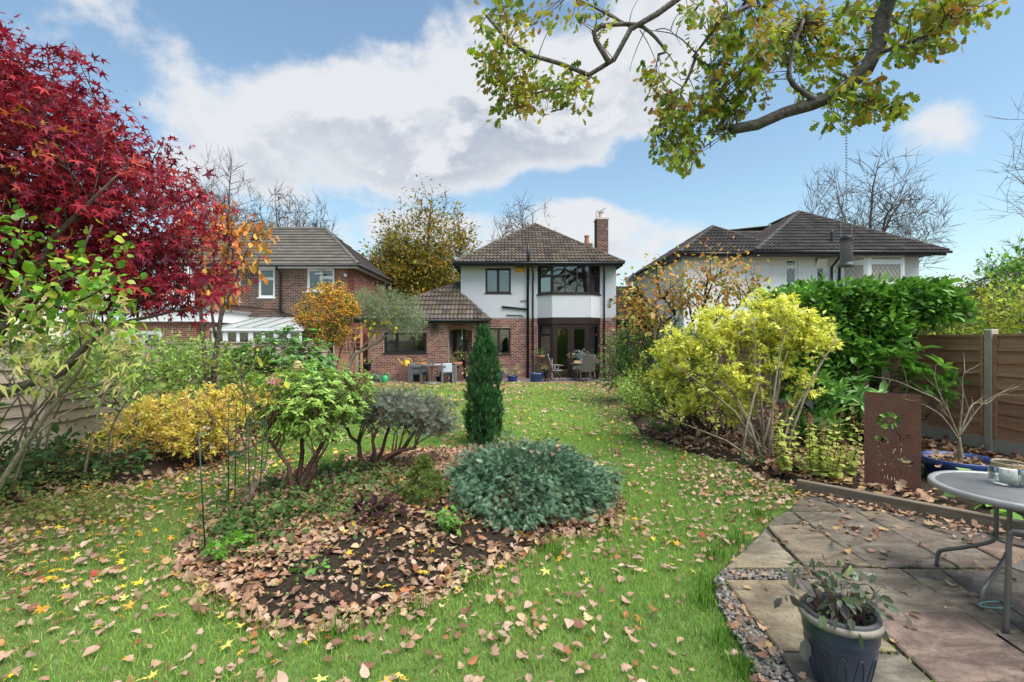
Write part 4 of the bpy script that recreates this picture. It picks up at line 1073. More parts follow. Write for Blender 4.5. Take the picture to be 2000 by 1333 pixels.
# side extension on the right
ex_ = H
Fx = Frame((HX1 + .01, 23.0, 0), (1, 0, 0), (0, -1, 0)); brickwall(Fx, 1.9, 0, 2.6, [(.18, .80, 1.12, 2.42)], BRICK_MAIN, ex_)
window(ex_, Fx, .18, .80, 1.12, 2.42, (), None, fmat=M_BLACK, rec=0.03)
rp = [(HX1 + .01, 22.7, 2.62), (6.9, 22.7, 2.62), (6.9, 25.6, 4.55), (HX1 + .01, 25.6, 4.55)]; roof = underlay(ex_, [rp], M_TILE_DARK); slope(roof, rp, M_TILE_DARK, tw=.3, ex=.3, joined=True)
gutter(ex_, (HX1 + .03, 22.62, 2.56), (6.9, 22.62, 2.56)); mb = MB(); mb.box(6.35, 6.6, 23.26, 26, 0, 2.6); mb.box(HX1 + .02, 6.6, 25.5, 25.6, 0, 4.4); mb.build('side_wall', M_MORTAR, ex_)

# ------------------------------------------------------------------ left neighbour
LH = thing('red_brick_house', 'red brick neighbouring house with grey hipped roof, white windows and lean-to conservatory', 'house', (-11.0, 22.0, 0))
LX0, LX1 = -20.5, -7.2
Fl = Frame((-14.4, 22, 0), (1, 0, 0), (0, -1, 0)); lx = lambda u: (u - 1000) / FPX * 22 + 14.4; lz = lambda v: 1.7 + (667 - v) / FPX * 22
o1 = (lx(505), lx(537), lz(582), lz(525)); o2 = (lx(600), lx(653), lz(570), lz(526)); o3 = (lx(440), lx(470), lz(590), lz(525))
brickwall(Fl, 7.2, 0, 5.05, [o1, o2, o3], BRICK_LEFT, LH, M_MORTAR_PALE, red=[(5.0, 5.35), (6.55, 7.2), (5.35, 6.55)])
brickwall(Frame((LX1, 22, 0), (0, 1, 0), (1, 0, 0)), 8.0, 0, 5.05, [], BRICK_RED, LH, M_MORTAR, name='end_wall')
window(LH, Fl, *o1, (), (lz(545),), M_UPVC, 0.06, 0.02); window(LH, Fl, *o2, ((o2[0] + o2[1]) / 2,), (None, lz(543)), M_UPVC, 0.06, 0.02); window(LH, Fl, *o3, (), (lz(545),), M_UPVC, 0.06, 0.02)
mb = MB(); mb.box(LX0, -14.45, 21.8, 22.05, 2.9, 5.05); mb.build('rendered_wall', M_RENDER2, LH); mb = MB(); mb.box(-15.2, -14.3, 21.45, 21.75, 0, 5.05); mb.build('rendered_bay', M_RENDER2, LH); mb = MB(); mb.box(LX0, LX0 + .25, 22.1, 30, 0, 5.05); mb.box(LX0 + .3, LX1 - .3, 29.7, 30, 0, 5.05); mb.build('rear_wall', M_RENDER2, LH); mb = MB(); mb.box(LX0 + .3, LX1 - .3, 24.5, 24.6, 0, 5.0); mb.build('inner_wall', M_ROOM, LH)
Fr = Frame((LX0, 21.8, 0), (1, 0, 0), (0, -1, 0))
for a, b in ((1.0, 2.2), (3.2, 4.6)): window(LH, Fr, a, b, 3.5, 4.6, ((a + b) / 2,), None, M_UPVC, 0.07, -0.08)
window(LH, Frame((-15.2, 21.45, 0), (1, 0, 0), (0, -1, 0)), .12, .78, 3.15, 4.7, (), (4.2,), M_UPVC, 0.07, -0.08)
le = [(LX0 - .4, 21.5, 5.10), (LX1 + .35, 21.5, 5.10), (LX1 + .35, 30.5, 5.10), (LX0 - .4, 30.5, 5.10)]; r1, r2 = (-17.5, 26, 7.72), (-10.05, 26, 7.72)
roof = underlay(LH, [(le[0], le[1], r2, r1), (le[1], le[2], r2), (le[2], le[3], r1, r2), (le[3], le[0], r1)], M_TILE_GREY)
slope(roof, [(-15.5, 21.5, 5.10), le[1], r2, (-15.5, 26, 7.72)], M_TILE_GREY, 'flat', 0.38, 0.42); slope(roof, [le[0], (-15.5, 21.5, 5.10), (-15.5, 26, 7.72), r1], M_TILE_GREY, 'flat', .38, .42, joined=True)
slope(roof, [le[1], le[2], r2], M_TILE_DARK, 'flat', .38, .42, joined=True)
ridge(roof, le[1], r2, M_TILE_GREY); ridge(roof, r2, r1, M_TILE_GREY)
mb = MB(); mb.box(LX0, LX1 + .3, 21.53, 21.56, 4.96, 5.09); mb.box(LX1 + .28, LX1 + .31, 21.57, 30, 4.96, 5.09); mb.box(LX0, LX1 + .27, 21.57, 22.0, 5.0, 5.03); mb.box(LX1 + .005, LX1 + .27, 22, 30, 5.0, 5.03); mb.build('fascia', M_UPVC, LH)
gutter(LH, (LX0, 21.47, 5.06), (LX1 + .36, 21.47, 5.06)); gutter(LH, (LX1 + .38, 21.47, 5.06), (LX1 + .38, 30, 5.06))
dx = (550 - 1000) / FPX * 22; downpipe(LH, [(dx, 21.5, 5.0), (dx, 21.9, 4.7), (dx, 21.9, 2.95)], 0.05); downpipe(LH, [(dx, 21.9, 3.05), (dx + .3, 21.88, 2.9), (dx + 1.3, 21.88, 2.86)], 0.045); downpipe(LH, [(dx - .1, 21.9, 3.12), (dx - 2.3, 21.9, 3.3)], 0.03); downpipe(LH, [(-13.0, 21.9, 3.0), (-13.0, 21.75, 3.2), (-12.6, 21.7, 3.35)], 0.06)
mb = MB(); mb.box(-7.62, -7.5, 21.9, 21.985, 4.62, 4.75); mb.box(-8.9, -8.55, 21.85, 21.98, 4.72, 4.78); mb.build('sensor', M_UPVC, LH)
# lean-to conservatory
CV = LH
mb = MB(); mb.slab([(-13.4, 18.95, 2.22), (-8.2, 18.95, 2.22), (-8.2, 21.95, 2.78), (-13.4, 21.95, 2.78)], -0.05); mb.build('conservatory_roof', M_POLY, CV)
for k in range(9):
    x = -13.38 + k * 0.645; mb = MB(); mb.obox((x, 20.45, 2.52), (.03, 3.06, .03), (1, 0, 0), (0, 3.0, .56)); mb.build('glazing_bar', M_GREYFELT, CV)
Fc = Frame((-13.3, 19.05, 0), (1, 0, 0), (0, -1, 0))
mb = MB(); Fc.box(mb, 0, 5.0, -.2, 0, 0, 1.35); mb.build('conservatory_wall', M_RENDER2, CV)
for k in range(5): window(CV, Fc, k * 1.0 + .002, k * 1.0 + .998, 1.36, 2.14, (k + .5,), None, M_UPVC, .06, -.02, sill=False)
mb = MB(); Fc.box(mb, -.1, 5.1, -.05, .1, 2.10, 2.2); mb.build('gutter', M_UPVC, CV)
# flat-roofed extension
FE = LH
Fe = Frame((-16.6, 18.5, 0), (1, 0, 0), (0, -1, 0)); brickwall(Fe, 4.75, 0, 2.42, [(1.2, 3.2, 1.40, 2.08)], BRICK_RED, FE)
window(FE, Fe, 1.2, 3.2, 1.40, 2.08, (1.87, 2.53), None, M_UPVC, .08, .02)
brickwall(Frame((-11.85, 18.5, 0), (0, 1, 0), (1, 0, 0)), 3.2, 0, 2.42, [], BRICK_RED, FE, name='return_wall', thick=.2)
mb = MB(); mb.box(-16.8, -11.65, 18.3, 21.4, 2.44, 2.86); mb.build('fascia', M_UPVC, FE); mb = MB(); mb.box(-16.9, -11.55, 18.2, 21.4, 2.865, 2.97); mb.build('flat_roof', M_GREYFELT, FE)

# ------------------------------------------------------------------ right neighbour
RH = thing('cream_house', 'white rendered neighbouring house with dark hipped roofs and leaded windows, on the right', 'house', (11.0, 19.0, 0))
RX0, RX1, RY = 6.75, 16.0, 19.0
Fh = Frame((RX0, RY, 0), (1, 0, 0), (0, -1, 0)); hx = lambda u: (u - 1000) / FPX * RY - RX0; hz = lambda v: 1.7 + (667 - v) / FPX * RY
w1 = (hx(1533), hx(1558), hz(557), hz(506)); w2 = (hx(1593), hx(1614), hz(557), hz(506)); w3 = (hx(1640), hx(1765), hz(562), hz(499))
wall('rendered_wall', Fh, RX1 - RX0, 0, 5.02, [w1, w2, w3], M_RENDER2, RH)
mb = MB(); mb.box(RX0, RX0 + .25, RY + .255, 27, 0, 5.02); mb.box(RX1 - .25, RX1, RY + .255, 27, 0, 5.02); mb.box(RX0 + .26, RX1 - .26, 26.7, 27, 0, 5.02); mb.build('side_wall', M_RENDER2, RH); mb = MB(); mb.box(RX0 + .26, RX1 - .26, 21.2, 21.3, 0, 5.0); mb.build('inner_wall', M_ROOM, RH)
def lattice(win, fr, x0, x1, z0, z1, d, step=0.16, asp=1.5):
    mb = MB()
    for sg in (-1, 1):
        k = -40
        while k < 80:
            # line x = x0 + k*step + sg*(z-z0)/asp
            pts = []
            for z in (z0, z1): pts.append((x0 + k * step + sg * (z - z0) / asp, z))
            (xa, za), (xb, zb) = pts
            t0, t1 = 0.0, 1.0
            if xb != xa:
                ta, tb = (x0 - xa) / (xb - xa), (x1 - xa) / (xb - xa); t0 = max(t0, min(ta, tb)); t1 = min(t1, max(ta, tb))
            if t1 - t0 > 0.02:
                a = fr.p(xa + (xb - xa) * t0, d, za + (zb - za) * t0); b = fr.p(xa + (xb - xa) * t1, d, za + (zb - za) * t1); mb.tube([a, b], 0.006, 4)
            k += 1
    if mb.parts: mb.build('leading', M_LEAD, win)
w = window(RH, Fh, *w1, (), (hz(522),), M_UPVC, .06, .03); lattice(w, Fh, w1[0] + .08, w1[1] - .08, w1[2] + .08, w1[3] - .08, -.06)
w = window(RH, Fh, *w2, (), (hz(522),), M_UPVC, .06, .03); lattice(w, Fh, w2[0] + .08, w2[1] - .08, w2[2] + .08, w2[3] - .08, -.06)
mb = MB(); mb.obox(Fh.p((w2[0] + w2[1]) / 2, .06, hz(514)), (.40, .03, .30), (1, 0, 0), (0, 1, .5)); mb.build('open_fanlight', M_UPVC, w)
# projecting bay of the right neighbour
bx0, bx1 = RX0 + w3[0], RX0 + w3[1]
rb = [V3((bx0, RY, 0)), V3((bx0 + .75, RY - .5, 0)), V3((bx0 + 2.15, RY - .5, 0)), V3((bx1, RY - .02, 0))]
for i in range(3):
    a, b = rb[i], rb[i + 1]; u = unit(b - a); fr = Frame(a, u, (u[1], -u[0], 0)); L = np.linalg.norm(b - a)
    wall('bay_apron', fr, L, 0, w3[2], [], M_RENDER2, RH, .12, 0)
    w = window(RH, fr, .0, L, w3[2] + .01, w3[3] - .04, (), (hz(516),), M_UPVC, .09, 0.0, glass=M_PALEPANE, sill=False); lattice(w, fr, .11, L - .11, w3[2] + .1, w3[3] - .1, -.03)
re_ = [(RX0 + 3.0, RY - .75, 5.10), (RX1 + .45, RY - .75, 5.10), (RX1 + .45, 27.4, 5.10)]; ra = (13.05, 22.0, 7.55); ra2 = (13.05, 24.4, 7.55)
sm = [(RX0 - .35, RY - .40, 5.10), (10.9, RY - .40, 5.10)]; sa = (8.72, 21.0, 6.64); sb = (8.72, 23.6, 6.64)
bk = (RX0 - .35, 27.4, 5.10)
rt = [((9.2, RY - .75, 5.10), re_[1], ra), (re_[1], re_[2], ra2, ra), (re_[2], bk, (RX0 + 3, 24.4, 7.2), ra2)]
rs_ = [(sm[0], sm[1], sa), (bk, sm[0], sa, sb), (sm[1], (10.9, 23.6, 5.10), sb, sa), ((8.4, 20.6, 5.3), (12.6, 20.6, 5.3), (12.6, 23.4, 6.93), (9.6, 23.4, 6.93)), ((9.2, 26.0, 5.10), (9.2, RY - .75, 5.10), ra, ra2)]
roof = underlay(RH, rt + rs_, M_TILE_DARK)
slope(roof, rt[0], M_TILE_DARK, tw=.31, ex=.33, limit=250); slope(roof, rs_[0], M_TILE_DARK, tw=.31, ex=.33, limit=120); slope(roof, rs_[2], M_TILE_DARK, tw=.31, ex=.33, joined=True); slope(roof, rs_[3], M_TILE_DARK, tw=.31, ex=.33, joined=True)
slope(roof, [(9.2, 25.5, 5.10), (9.2, RY - .75, 5.10), ra], M_TILE_DARK, tw=.31, ex=.33, joined=True); slope(roof, rs_[1], M_TILE_DARK, tw=.31, ex=.33, joined=True); slope(roof, rt[1], M_TILE_DARK, tw=.31, ex=.33, joined=True)
ridge(roof, rt[0][0], ra, M_TILE_DARK); ridge(roof, re_[1], ra, M_TILE_DARK); ridge(roof, sm[0], sa, M_TILE_DARK); ridge(roof, sm[1], sa, M_TILE_DARK); ridge(roof, sa, sb, M_TILE_DARK); ridge(roof, (9.6, 23.4, 6.93), (12.6, 23.4, 6.93), M_TILE_DARK); ridge(roof, ra, ra2, M_TILE_DARK)
mb = MB(); mb.box(9.15, RX1 + .42, RY - .74, RY - .71, 4.93, 5.09); mb.box(RX0 - .32, 9.14, RY - .39, RY - .36, 4.93, 5.09); mb.box(RX0 - .33, RX0 - .30, RY - .35, 27.3, 4.93, 5.09); mb.box(9.2, RX1 + .4, RY - .70, RY, 5.03, 5.06); mb.box(RX0 - .29, 9.18, RY - .35, RY, 5.03, 5.06); mb.build('fascia', M_BLACK, RH)
gutter(RH, (9.1, RY - .81, 5.06), (RX1 + .55, RY - .81, 5.06)); gutter(RH, (RX0 - .35, RY - .46, 5.06), (9.1, RY - .46, 5.06))
for uu in (1622, 1637): X = (uu - 1000) / FPX * RY; downpipe(RH, [(X - .05, RY - .78, 5.0), (X, RY - .08, 4.6), (X, RY - .08, 0)], .045)
mb = MB(); X = (1583 - 1000) / FPX * RY; mb.box(X - .1, X + .12, RY - .16, RY - .005, 4.02, 4.1); mb.build('security_light', M_UPVC, RH, bevel=.01)
mb = MB(); mb.lathe([(0.0, 5.45), (.10, 5.45), (.06, 5.6), (.05, 5.95), (.07, 5.97), (0, 6.05)], ((1622 - 1000) / FPX * RY, RY - .1, 0), 10); mb.build('roof_vent', M_BLACK, RH)
# far houses at the right edge
far = thing('gabled_house', 'small white gabled house far beyond the hedge', 'house', (37.0, 40.0, 0))
mb = MB(); mb.box(36.9, 38.4, 40, 44, 0, 5.0); mb.poly([(36.9, 40, 5.0), (38.4, 40, 5.0), (37.65, 40, 5.9)]); mb.build('wall', M_RENDER2, far)
mb = MB(); mb.slab([(36.4, 39.7, 4.6), (37.65, 39.7, 6.1), (37.65, 46, 6.1), (36.4, 46, 4.6)], .1); mb.slab([(38.9, 39.7, 4.6), (38.9, 46, 4.6), (37.65, 46, 6.1), (37.65, 39.7, 6.1)], .1); mb.build('roof', M_TILE_DARK, far)
mb = MB()
for x in (37.0, 37.65, 38.3): mb.box(x - .06, x + .06, 39.95, 39.995, 3.6, 5.2)
mb.build('timber_beam', M_BLACK, far)
far = thing('hip_roof_house', 'distant brick house with dark hipped roof at the right edge', 'house', (33.0, 28.0, 0))
fC = V3((29.3, 30.0, 0)); ff = V3((.8, -.6, 0)); fg = V3((.6, .8, 0)); fq = lambda a, b, z: tuple(fC + ff * a + fg * b + V3((0, 0, z)))
mb = MB(); mb.slab([fq(.5, .5, 0), fq(11, .5, 0), fq(11, 8.5, 0), fq(.5, 8.5, 0)], 5.4); mb.build('wall', M_MORTAR, far)
hp = [fq(0, 0, 5.55), fq(12, 0, 5.55), fq(8, 4.5, 8.3), fq(4, 4.5, 8.3)]; hs = [fq(0, 9, 5.55), hp[0], hp[3]]
rf = underlay(far, [hp, hs], M_TILE_DARK); slope(rf, hp, M_TILE_DARK, tw=.31, ex=.33, joined=True); slope(rf, hs, M_TILE_DARK, tw=.31, ex=.33, joined=True)
mb = MB(); mb.obox(fq(6, -.03, 5.44), (12, .05, .18), ff, fg); mb.build('fascia', M_UPVC, far); mb = MB(); mb.obox(fq(-.03, 4.5, 5.44), (.05, 9, .18), ff, fg); mb.build('fascia', M_UPVC, far)

# ------------------------------------------------------------------ fences
def fence(name, label, X, face, panels, mat, top, nb, gy=0.30):
    root = thing(name, label, 'fence', (X, panels[0][0], 0))
    blen = panels[0][1] - panels[0][0]; bh = (top - 0.05 - gy) / nb
    mb = MB(); mb.add(CUBE_V * V3((0.026, 1.0, bh * 1.16)), [i for f in CUBE_F for i in f], [4] * 6)
    bme = mesh_np('board', mb.parts[0][0], mb.parts[0][1], mb.parts[0][2]); bme.materials.append(mat)
    # waney lower edge variants
    variants = [bme]
    for q in range(4):
        n = 12; V = []
        for z, w in ((bh * .58, 0), (-bh * .58, 1)):
            for i in range(n):
                y = i / (n - 1) - .5; dz = (0.007 * math.sin(i * (1.1 + .3 * q) + q) + random.uniform(-.006, .006)) * w
                for x in (-.013, .013): V.append((x, y, z + dz))
        L = []; C = []
        a = lambda r, i, s: r * 2 * n + i * 2 + s
        for i in range(n - 1):
            L += [a(0, i, 0), a(1, i, 0), a(1, i + 1, 0), a(0, i + 1, 0)]; L += [a(0, i, 1), a(0, i + 1, 1), a(1, i + 1, 1), a(1, i, 1)]
            L += [a(0, i, 0), a(0, i + 1, 0), a(0, i + 1, 1), a(0, i, 1)]; L += [a(1, i, 0), a(1, i, 1), a(1, i + 1, 1), a(1, i + 1, 0)]; C += [4] * 4
        me = mesh_np('board', V, L, C); me.materials.append(mat); variants.append(me)
    for k, (y0, y1) in enumerate(panels):
        tp = top + (0.05 if k == 0 else 0.0)
        pm = MB(); pm.box(X - .03, X + .03, y0, y1, tp - .035, tp)
        for yy in (y0 + .03, y1 - .03): pm.box(X - .02 + face * .026, X + .02 + face * .026, yy - .02, yy + .02, gy, tp - .036)
        pan = pm.build('panel_frame', mat, root)
        for i in range(nb):
            o = bpy.data.objects.new('board', random.choice(variants)); COL.objects.link(o); setp(o, pan)
            o.location = (X - face * 0.004 * 1, (y0 + y1) / 2, gy + bh * (i + .5)); o.scale = (1, y1 - y0 - .012, 1); o.rotation_euler = (random.uniform(-.006, .006), -face * 0.17, 0)
        gm = MB(); gm.box(X - .025, X + .025, y0, y1, -.1, gy - .004); gm.build('gravel_board', M_CONC, root)
        po = MB(); po.box(X - .055, X + .055, y1 + .004, y1 + .12, -.15, top + .07); po.build('post', M_CONC, root, bevel=.012)
    po = MB(); po.box(X - .055, X + .055, panels[0][0] - .12, panels[0][0] - .004, -.15, top + .1); po.build('post', M_CONC, root, bevel=.012)
    return root
ry = 7.02
pr_ = [(3.32, 5.10), (5.22, 7.00)] + [(7.13 + k * 1.95, 7.13 + k * 1.95 + 1.83) for k in range(6)]
fence('wooden_fence', 'brown lapped board fence with concrete posts on the right boundary', FENCE_R, -1, pr_, M_WOOD_R, 1.80, 8)
pl_ = [(3.3 + k * 1.95, 3.3 + k * 1.95 + 1.83) for k in range(8)]
fence('wooden_fence', 'pale weathered board fence behind the shrubs on the left boundary', FENCE_L, 1, pl_, M_WOOD_L, 1.68, 8)
# trellis near the house
tr = thing('trellis', 'dark wooden square trellis screen beside the brick wing', 'trellis', (-6.75, 19.3, 0.0))
for k in range(9):
    mb = MB(); x = -7.5 + k * .18; mb.box(x - .012, x + .012, 19.29, 19.31, .3, 2.25); mb.build('slat', M_WOOD_R, tr)
for k in range(11):
    mb = MB(); z = .35 + k * .185; mb.box(-7.53, -6.03, 19.265, 19.288, z - .012, z + .012); mb.build('slat', M_WOOD_R, tr)
mb = MB(); mb.box(-7.6, -7.52, 19.26, 19.34, 0, 2.3); mb.box(-6.05, -5.97, 19.26, 19.34, 0, 2.3); mb.build('post', M_WOOD_R, tr)
bg_ = thing('wooden_gate', 'low brown wooden fence panel below the trellis', 'fence', (-6.9, 18.2, 0))
for k in range(6):
    mb = MB(); mb.box(-7.0, -5.9, 18.2, 18.22, .1 + k * .19, .28 + k * .19); mb.build('board', M_WOOD_R, bg_)
mb = MB(); mb.box(-5.89, -5.80, 18.17, 18.26, 0, 1.35); mb.build('post', M_WOOD_L, bg_)

# ------------------------------------------------------------------ distant trees
def T(u, Y): return np.array(((u - 1000) / FPX * Y, Y, -0.1))
def HT(v, Y): return 1.8 + (667 - v) / FPX * Y
BG = 'bare winter trees'
fan_tree('bare_tree', 'bare leafless tree rising behind the white house roof', T(1027, 46), HT(388, 46), 3.3, 420, .32, group=BG, low=.45, twig=.02)
fan_tree('bare_tree', 'wide bare tree fanning out behind the neighbouring roof on the right', T(1680, 33), HT(318, 33), 4.6, 900, .34, group=BG, low=.30, twig=.0145, nl=16)
fan_tree('bare_tree', 'tall bare tree just right of the red maple crown', T(437, 44), HT(318, 44), 2.6, 380, .30, group=BG, low=.45, twig=.018)
fan_tree('bare_tree', 'bare tree behind the middle of the grey roof on the left', T(548, 46), HT(368, 46), 2.6, 420, .30, group=BG, low=.45, twig=.019)
fan_tree('bare_tree', 'bare tree above the right end of the grey roof on the left', T(618, 47), HT(385, 47), 2.0, 320, .26, group=BG, low=.45, twig=.019)
fan_tree('bare_tree', 'bare twiggy tree whose branch tips reach in at the upper right edge', (17.9, 14.0, -.1), 10.6, 2.9, 420, .22, group=BG, low=.35, twig=.006)
fan_tree('bare_tree', 'small distant bare tree behind the hipped house at the right edge', T(1995, 45), HT(462, 45), 3.0, 260, .22, group=BG, low=.4, twig=.018)
# autumn tree behind the wing
AUT = [(0.14, 0.19, 0.025, 3), (0.24, 0.21, 0.025, 3), (0.38, 0.22, 0.03, 2.4), (0.42, 0.17, 0.03, 1.6), (0.09, 0.13, 0.025, 2)]
r_, tips = fan_tree('autumn_tree', 'tall round tree turning green, gold and orange behind the brick wing', T(824, 31), HT(392, 31), 3.2, 620, .30, M_BARK_DARK, None, .18, .014, 14)
tips = tips[rng.random(len(tips)) < np.clip(1.15 - (tips[:, 2] / 11.5) ** 3 * .8, .15, 1)]
tag(obj('crown', leaves_at('crown', tips, 10, .20, .18, T_RHOMB, AUT, up=.5, droop=.3), M_LEAF, r_), kind='stuff')
b0 = T(822, 31)
plant('autumn_tree', 'lower golden green tree filling in between the two left houses', 'tree', T(790, 29), [(b0[0] - .8, 29, 5.0, 2.6, 2.0, 2.6), (b0[0] + 1.6, 29.5, 5.5, 2.3, 1.8, 3.0)], 420, 14, .36, .20, T_RHOMB, AUT, 9, .10, M_BARK_DARK, stem_name='trunk', leaf_name='crown')
# greenery filling the far right
YG = [(0.20, 0.20, 0.03, 2), (0.12, 0.15, 0.025, 2), (0.28, 0.24, 0.05, 1)]
GR = [(0.055, 0.10, 0.02, 2), (0.08, 0.14, 0.025, 2), (0.035, 0.07, 0.015, 1)]
for u, Y, v, rx, pal_, lab in ((1862, 32, 542, 1.6, YG, 'yellow green tree in front of the small far gable'), (1905, 30, 528, 1.4, GR, 'dark green spiky tree beyond the hedge near the far gable'), (1815, 34, 552, 1.3, GR, 'low green tree right of the cream house wall'), (1945, 26, 548, 1.5, YG, 'golden shrub below the distant hipped roof')):
    b = T(u, Y); h = HT(v, Y); plant('distant_tree', lab, 'tree', b, [(b[0], Y, h * .55, rx, rx, h * .45)], 220, 12, .25, .16, T_RHOMB, pal_, 6, .08, stem_name='trunk', leaf_name='crown', group='far trees on the right')
for x, Y, h, rx, lab in ((9.5, 33, 5.5, 4, 'dark evergreen mass between the white house and the cream house'), (42, 55, 6.5, 9, 'dark tree line on the far right horizon')):
    plant('distant_tree', lab, 'tree', (x, Y, -.1), [(x, Y, h * .5, rx, 2.2, h * .5)], 420, 10, .5, .34, T_RHOMB, GR, 6, .12, stem_name='trunk', leaf_name='crown', group='far tree lines')

# ------------------------------------------------------------------ left border
MR = [(0.309, 0.015, 0.038, 3), (0.206, 0.01, 0.034, 3), (0.432, 0.031, 0.045, 2), (0.103, 0.012, 0.034, 2.4), (0.495, 0.083, 0.05, 0.6)]
MS = .80
base = V3((-5.1, 3.85, 0.08))
blobs = [(-5.4, 4.9, 3.55, 1.9, 1.5, 1.35, 1.2), (-4.6, 5.0, 3.3, 1.25, 1.1, 0.95), (-3.95, 5.1, 2.75, 0.85, 0.8, 0.75), (-5.5, 4.7, 4.35, 1.1, 1.1, .75), (-4.5, 5.2, 2.35, 1.1, .7, .40), (-3.55, 5.15, 2.35, .45, .5, .45, .8), (-5.6, 5.2, 2.4, .8, .8, .5, .7), (-6.3, 4.6, 3.2, 1.2, 1.2, 1.2, .6)]
blobs = [(b[0] * MS, b[1] * MS, 1.7 + (b[2] - 1.7) * MS, b[3] * MS, b[4] * MS, b[5] * MS) + tuple(b[6:]) for b in blobs]
root = thing('red_maple', 'tall Japanese maple with deep crimson leaves at the left edge', 'tree', base)
cl = sample_blobs(blobs, 1750, .5, .34, 3.5, 1.0); cl = cl[(cl[:, 2] > 1.74) & (cl[:, 1] > 2.75) & (np.hypot(cl[:, 0], cl[:, 1]) > 3.6)]
pt, rd = skeleton(base, cl, 11, .062, .005, 6, .55, .10, start_t=.3, twig_r=.007)
obj('trunk', tubes('trunk', pt[:11], rd[:11], 8), M_BARK, root); tag(obj('branches', tubes('branches', pt[11:], rd[11:], 3), M_BARK_DARK, root), kind='stuff')
tag(obj('crown', leaves_at('crown', cl, 12, .096, .053, T_MAPLE5, MR, up=.55, out=.5, droop=.55, flat=.55, rnd=.85, mixc=.6), M_LEAF, root), kind='stuff')
OM = [(0.55, 0.24, 0.04, 1), (0.60, 0.36, 0.06, 1), (0.45, 0.12, 0.04, 1)]
cy = sample_blobs([(-4.35, 4.1, 3.0, .35, .3, .35), (-4.2, 4.0, 2.75, .3, .3, .12)], 16)
cy = np.stack([P(u, v, 3.3) for u, v in ((15, 215), (45, 235), (60, 250), (20, 255), (75, 280), (10, 300), (30, 310), (95, 300), (5, 370), (130, 270))])
tag(obj('orange_leaves', leaves_at('orange_leaves', cy, 4, .04, .045, T_MAPLE5, OM, droop=.4), M_LEAF, root), kind='stuff')

# green leaved small tree in front of the maple
GL = [(0.13, 0.30, 0.02, 3), (0.20, 0.36, 0.025, 2), (0.07, 0.19, 0.03, 2), (0.45, 0.42, 0.05, .7)]
base = V3((-4.15, 3.3, .08))
stems = [[base, P(-60, 760, 3.20), P(80, 600, 3.07), P(150, 520, 3.03), P(180, 440, 2.99)], [P(20, 660, 3.16), P(100, 560, 2.95), P(200, 520, 2.87), P(235, 480, 2.83)], [P(-20, 620, 3.20), P(20, 540, 3.03), P(45, 430, 2.95)], [P(80, 600, 3.07), P(150, 590, 2.95), P(210, 560, 2.87)]]
root = thing('crab_apple', 'slender green leaved small tree in front of the red maple', 'tree', base)
obj('trunk', tubes('trunk', np.array([resample(s, 14) for s in stems]), np.array([np.linspace(.020, .005, 14)] + [np.linspace(.011, .004, 14)] * 3), 6), M_BARK, root)
cl = [s[i] for s in [resample(q, 40) for q in stems] for i in range(12, 40, 2)]
cl = np.array(cl) + rng.normal(0, .05, (len(cl), 3)); cl = np.concatenate([cl, np.stack([P(rng.uniform(0, 245), rng.uniform(430, 650), rng.uniform(2.85, 3.2)) for _ in range(22)])])
tag(obj('foliage', leaves_at('foliage', cl, 7, .06, .045, T_ROUND, GL, up=.6, droop=.25, szvar=.22, rnd=1.0), M_GLOSSY, root), kind='stuff')

# tree peony with pale yellow dissected leaves
PE = [(0.66, 0.62, 0.26, 3), (0.56, 0.58, 0.18, 3), (0.38, 0.48, 0.11, 2), (0.58, 0.44, 0.24, 1)]
base = V3((-4.15, 3.6, .08))
top = P(330, 640, 3.20); fork = P(118, 775, 3.36)
st = [[base, P(30, 900, 3.48), fork, P(170, 700, 3.28), P(180, 640, 3.20)], [fork, P(220, 740, 3.20), P(270, 690, 3.12)], [fork, P(60, 740, 3.20), P(20, 690, 3.03)], [P(30, 900, 3.48), P(80, 840, 3.53), P(160, 790, 3.61), P(220, 760, 3.61)]]
root = thing('tree_peony', 'leaning tree peony with pale yellow lobed leaves at the left edge', 'shrub', base)
obj('stems', tubes('stems', np.array([resample(s, 14) for s in st]), np.array([np.linspace(.026, .007, 14)] + [np.linspace(.010, .004, 14)] * 3), 7), M_BARK_PALE, root)
ends = [P(u, v, y) for u, v, y in ((25, 700, 2.95), (60, 740, 3.03), (110, 690, 3.03), (40, 660, 2.95), (150, 640, 3.20), (190, 600, 3.20), (225, 650, 3.20), (205, 690, 3.20), (250, 690, 3.12), (150, 590, 3.28), (100, 630, 3.20), (20, 610, 3.03), (240, 735, 3.12), (215, 590, 3.20), (175, 560, 3.28), (60, 600, 3.12))]
LV = []; LR = []; LS = []; pet = []
srcs = np.concatenate([resample(q, 30)[14:] for q in st[:3]])
for e_ in ends:
    s_ = srcs[np.argmin(np.linalg.norm(srcs - e_, axis=1))]; m_ = (s_ + e_) / 2 + V3((0, 0, .06)); pet.append(bez(s_, m_, e_, 8))
    d_ = unit(e_ - s_)
    for k in range(13):
        ax = unit(d_ + rng.normal(0, .6, 3) + V3((0, 0, -.35))); LV.append(e_ + rng.normal(0, .06, 3)); LR.append(ax); LS.append(rng.uniform(.075, .125))
obj('petioles', tubes('petioles', np.array(pet), np.full((len(pet), 8), .0035), 5), M_BARK_RED, root)['kind'] = 'stuff'
PV, PF = fan_leaf(3, .36, -34, 34, [.74, 1, .74], .22); PV = PV * np.array((1.0, 1, 1))
tag(obj('foliage', inst('foliage', PV, PF, np.array(LV), frames(np.array(LR), np.tile((.2, -.5, 1.0), (len(LV), 1)) + rng.normal(0, .4, (len(LV), 3))), np.array(LS), palette(PE, len(LV)) * rng.uniform(.8, 1.15, (len(LV), 1))), M_LEAF, root), kind='stuff')

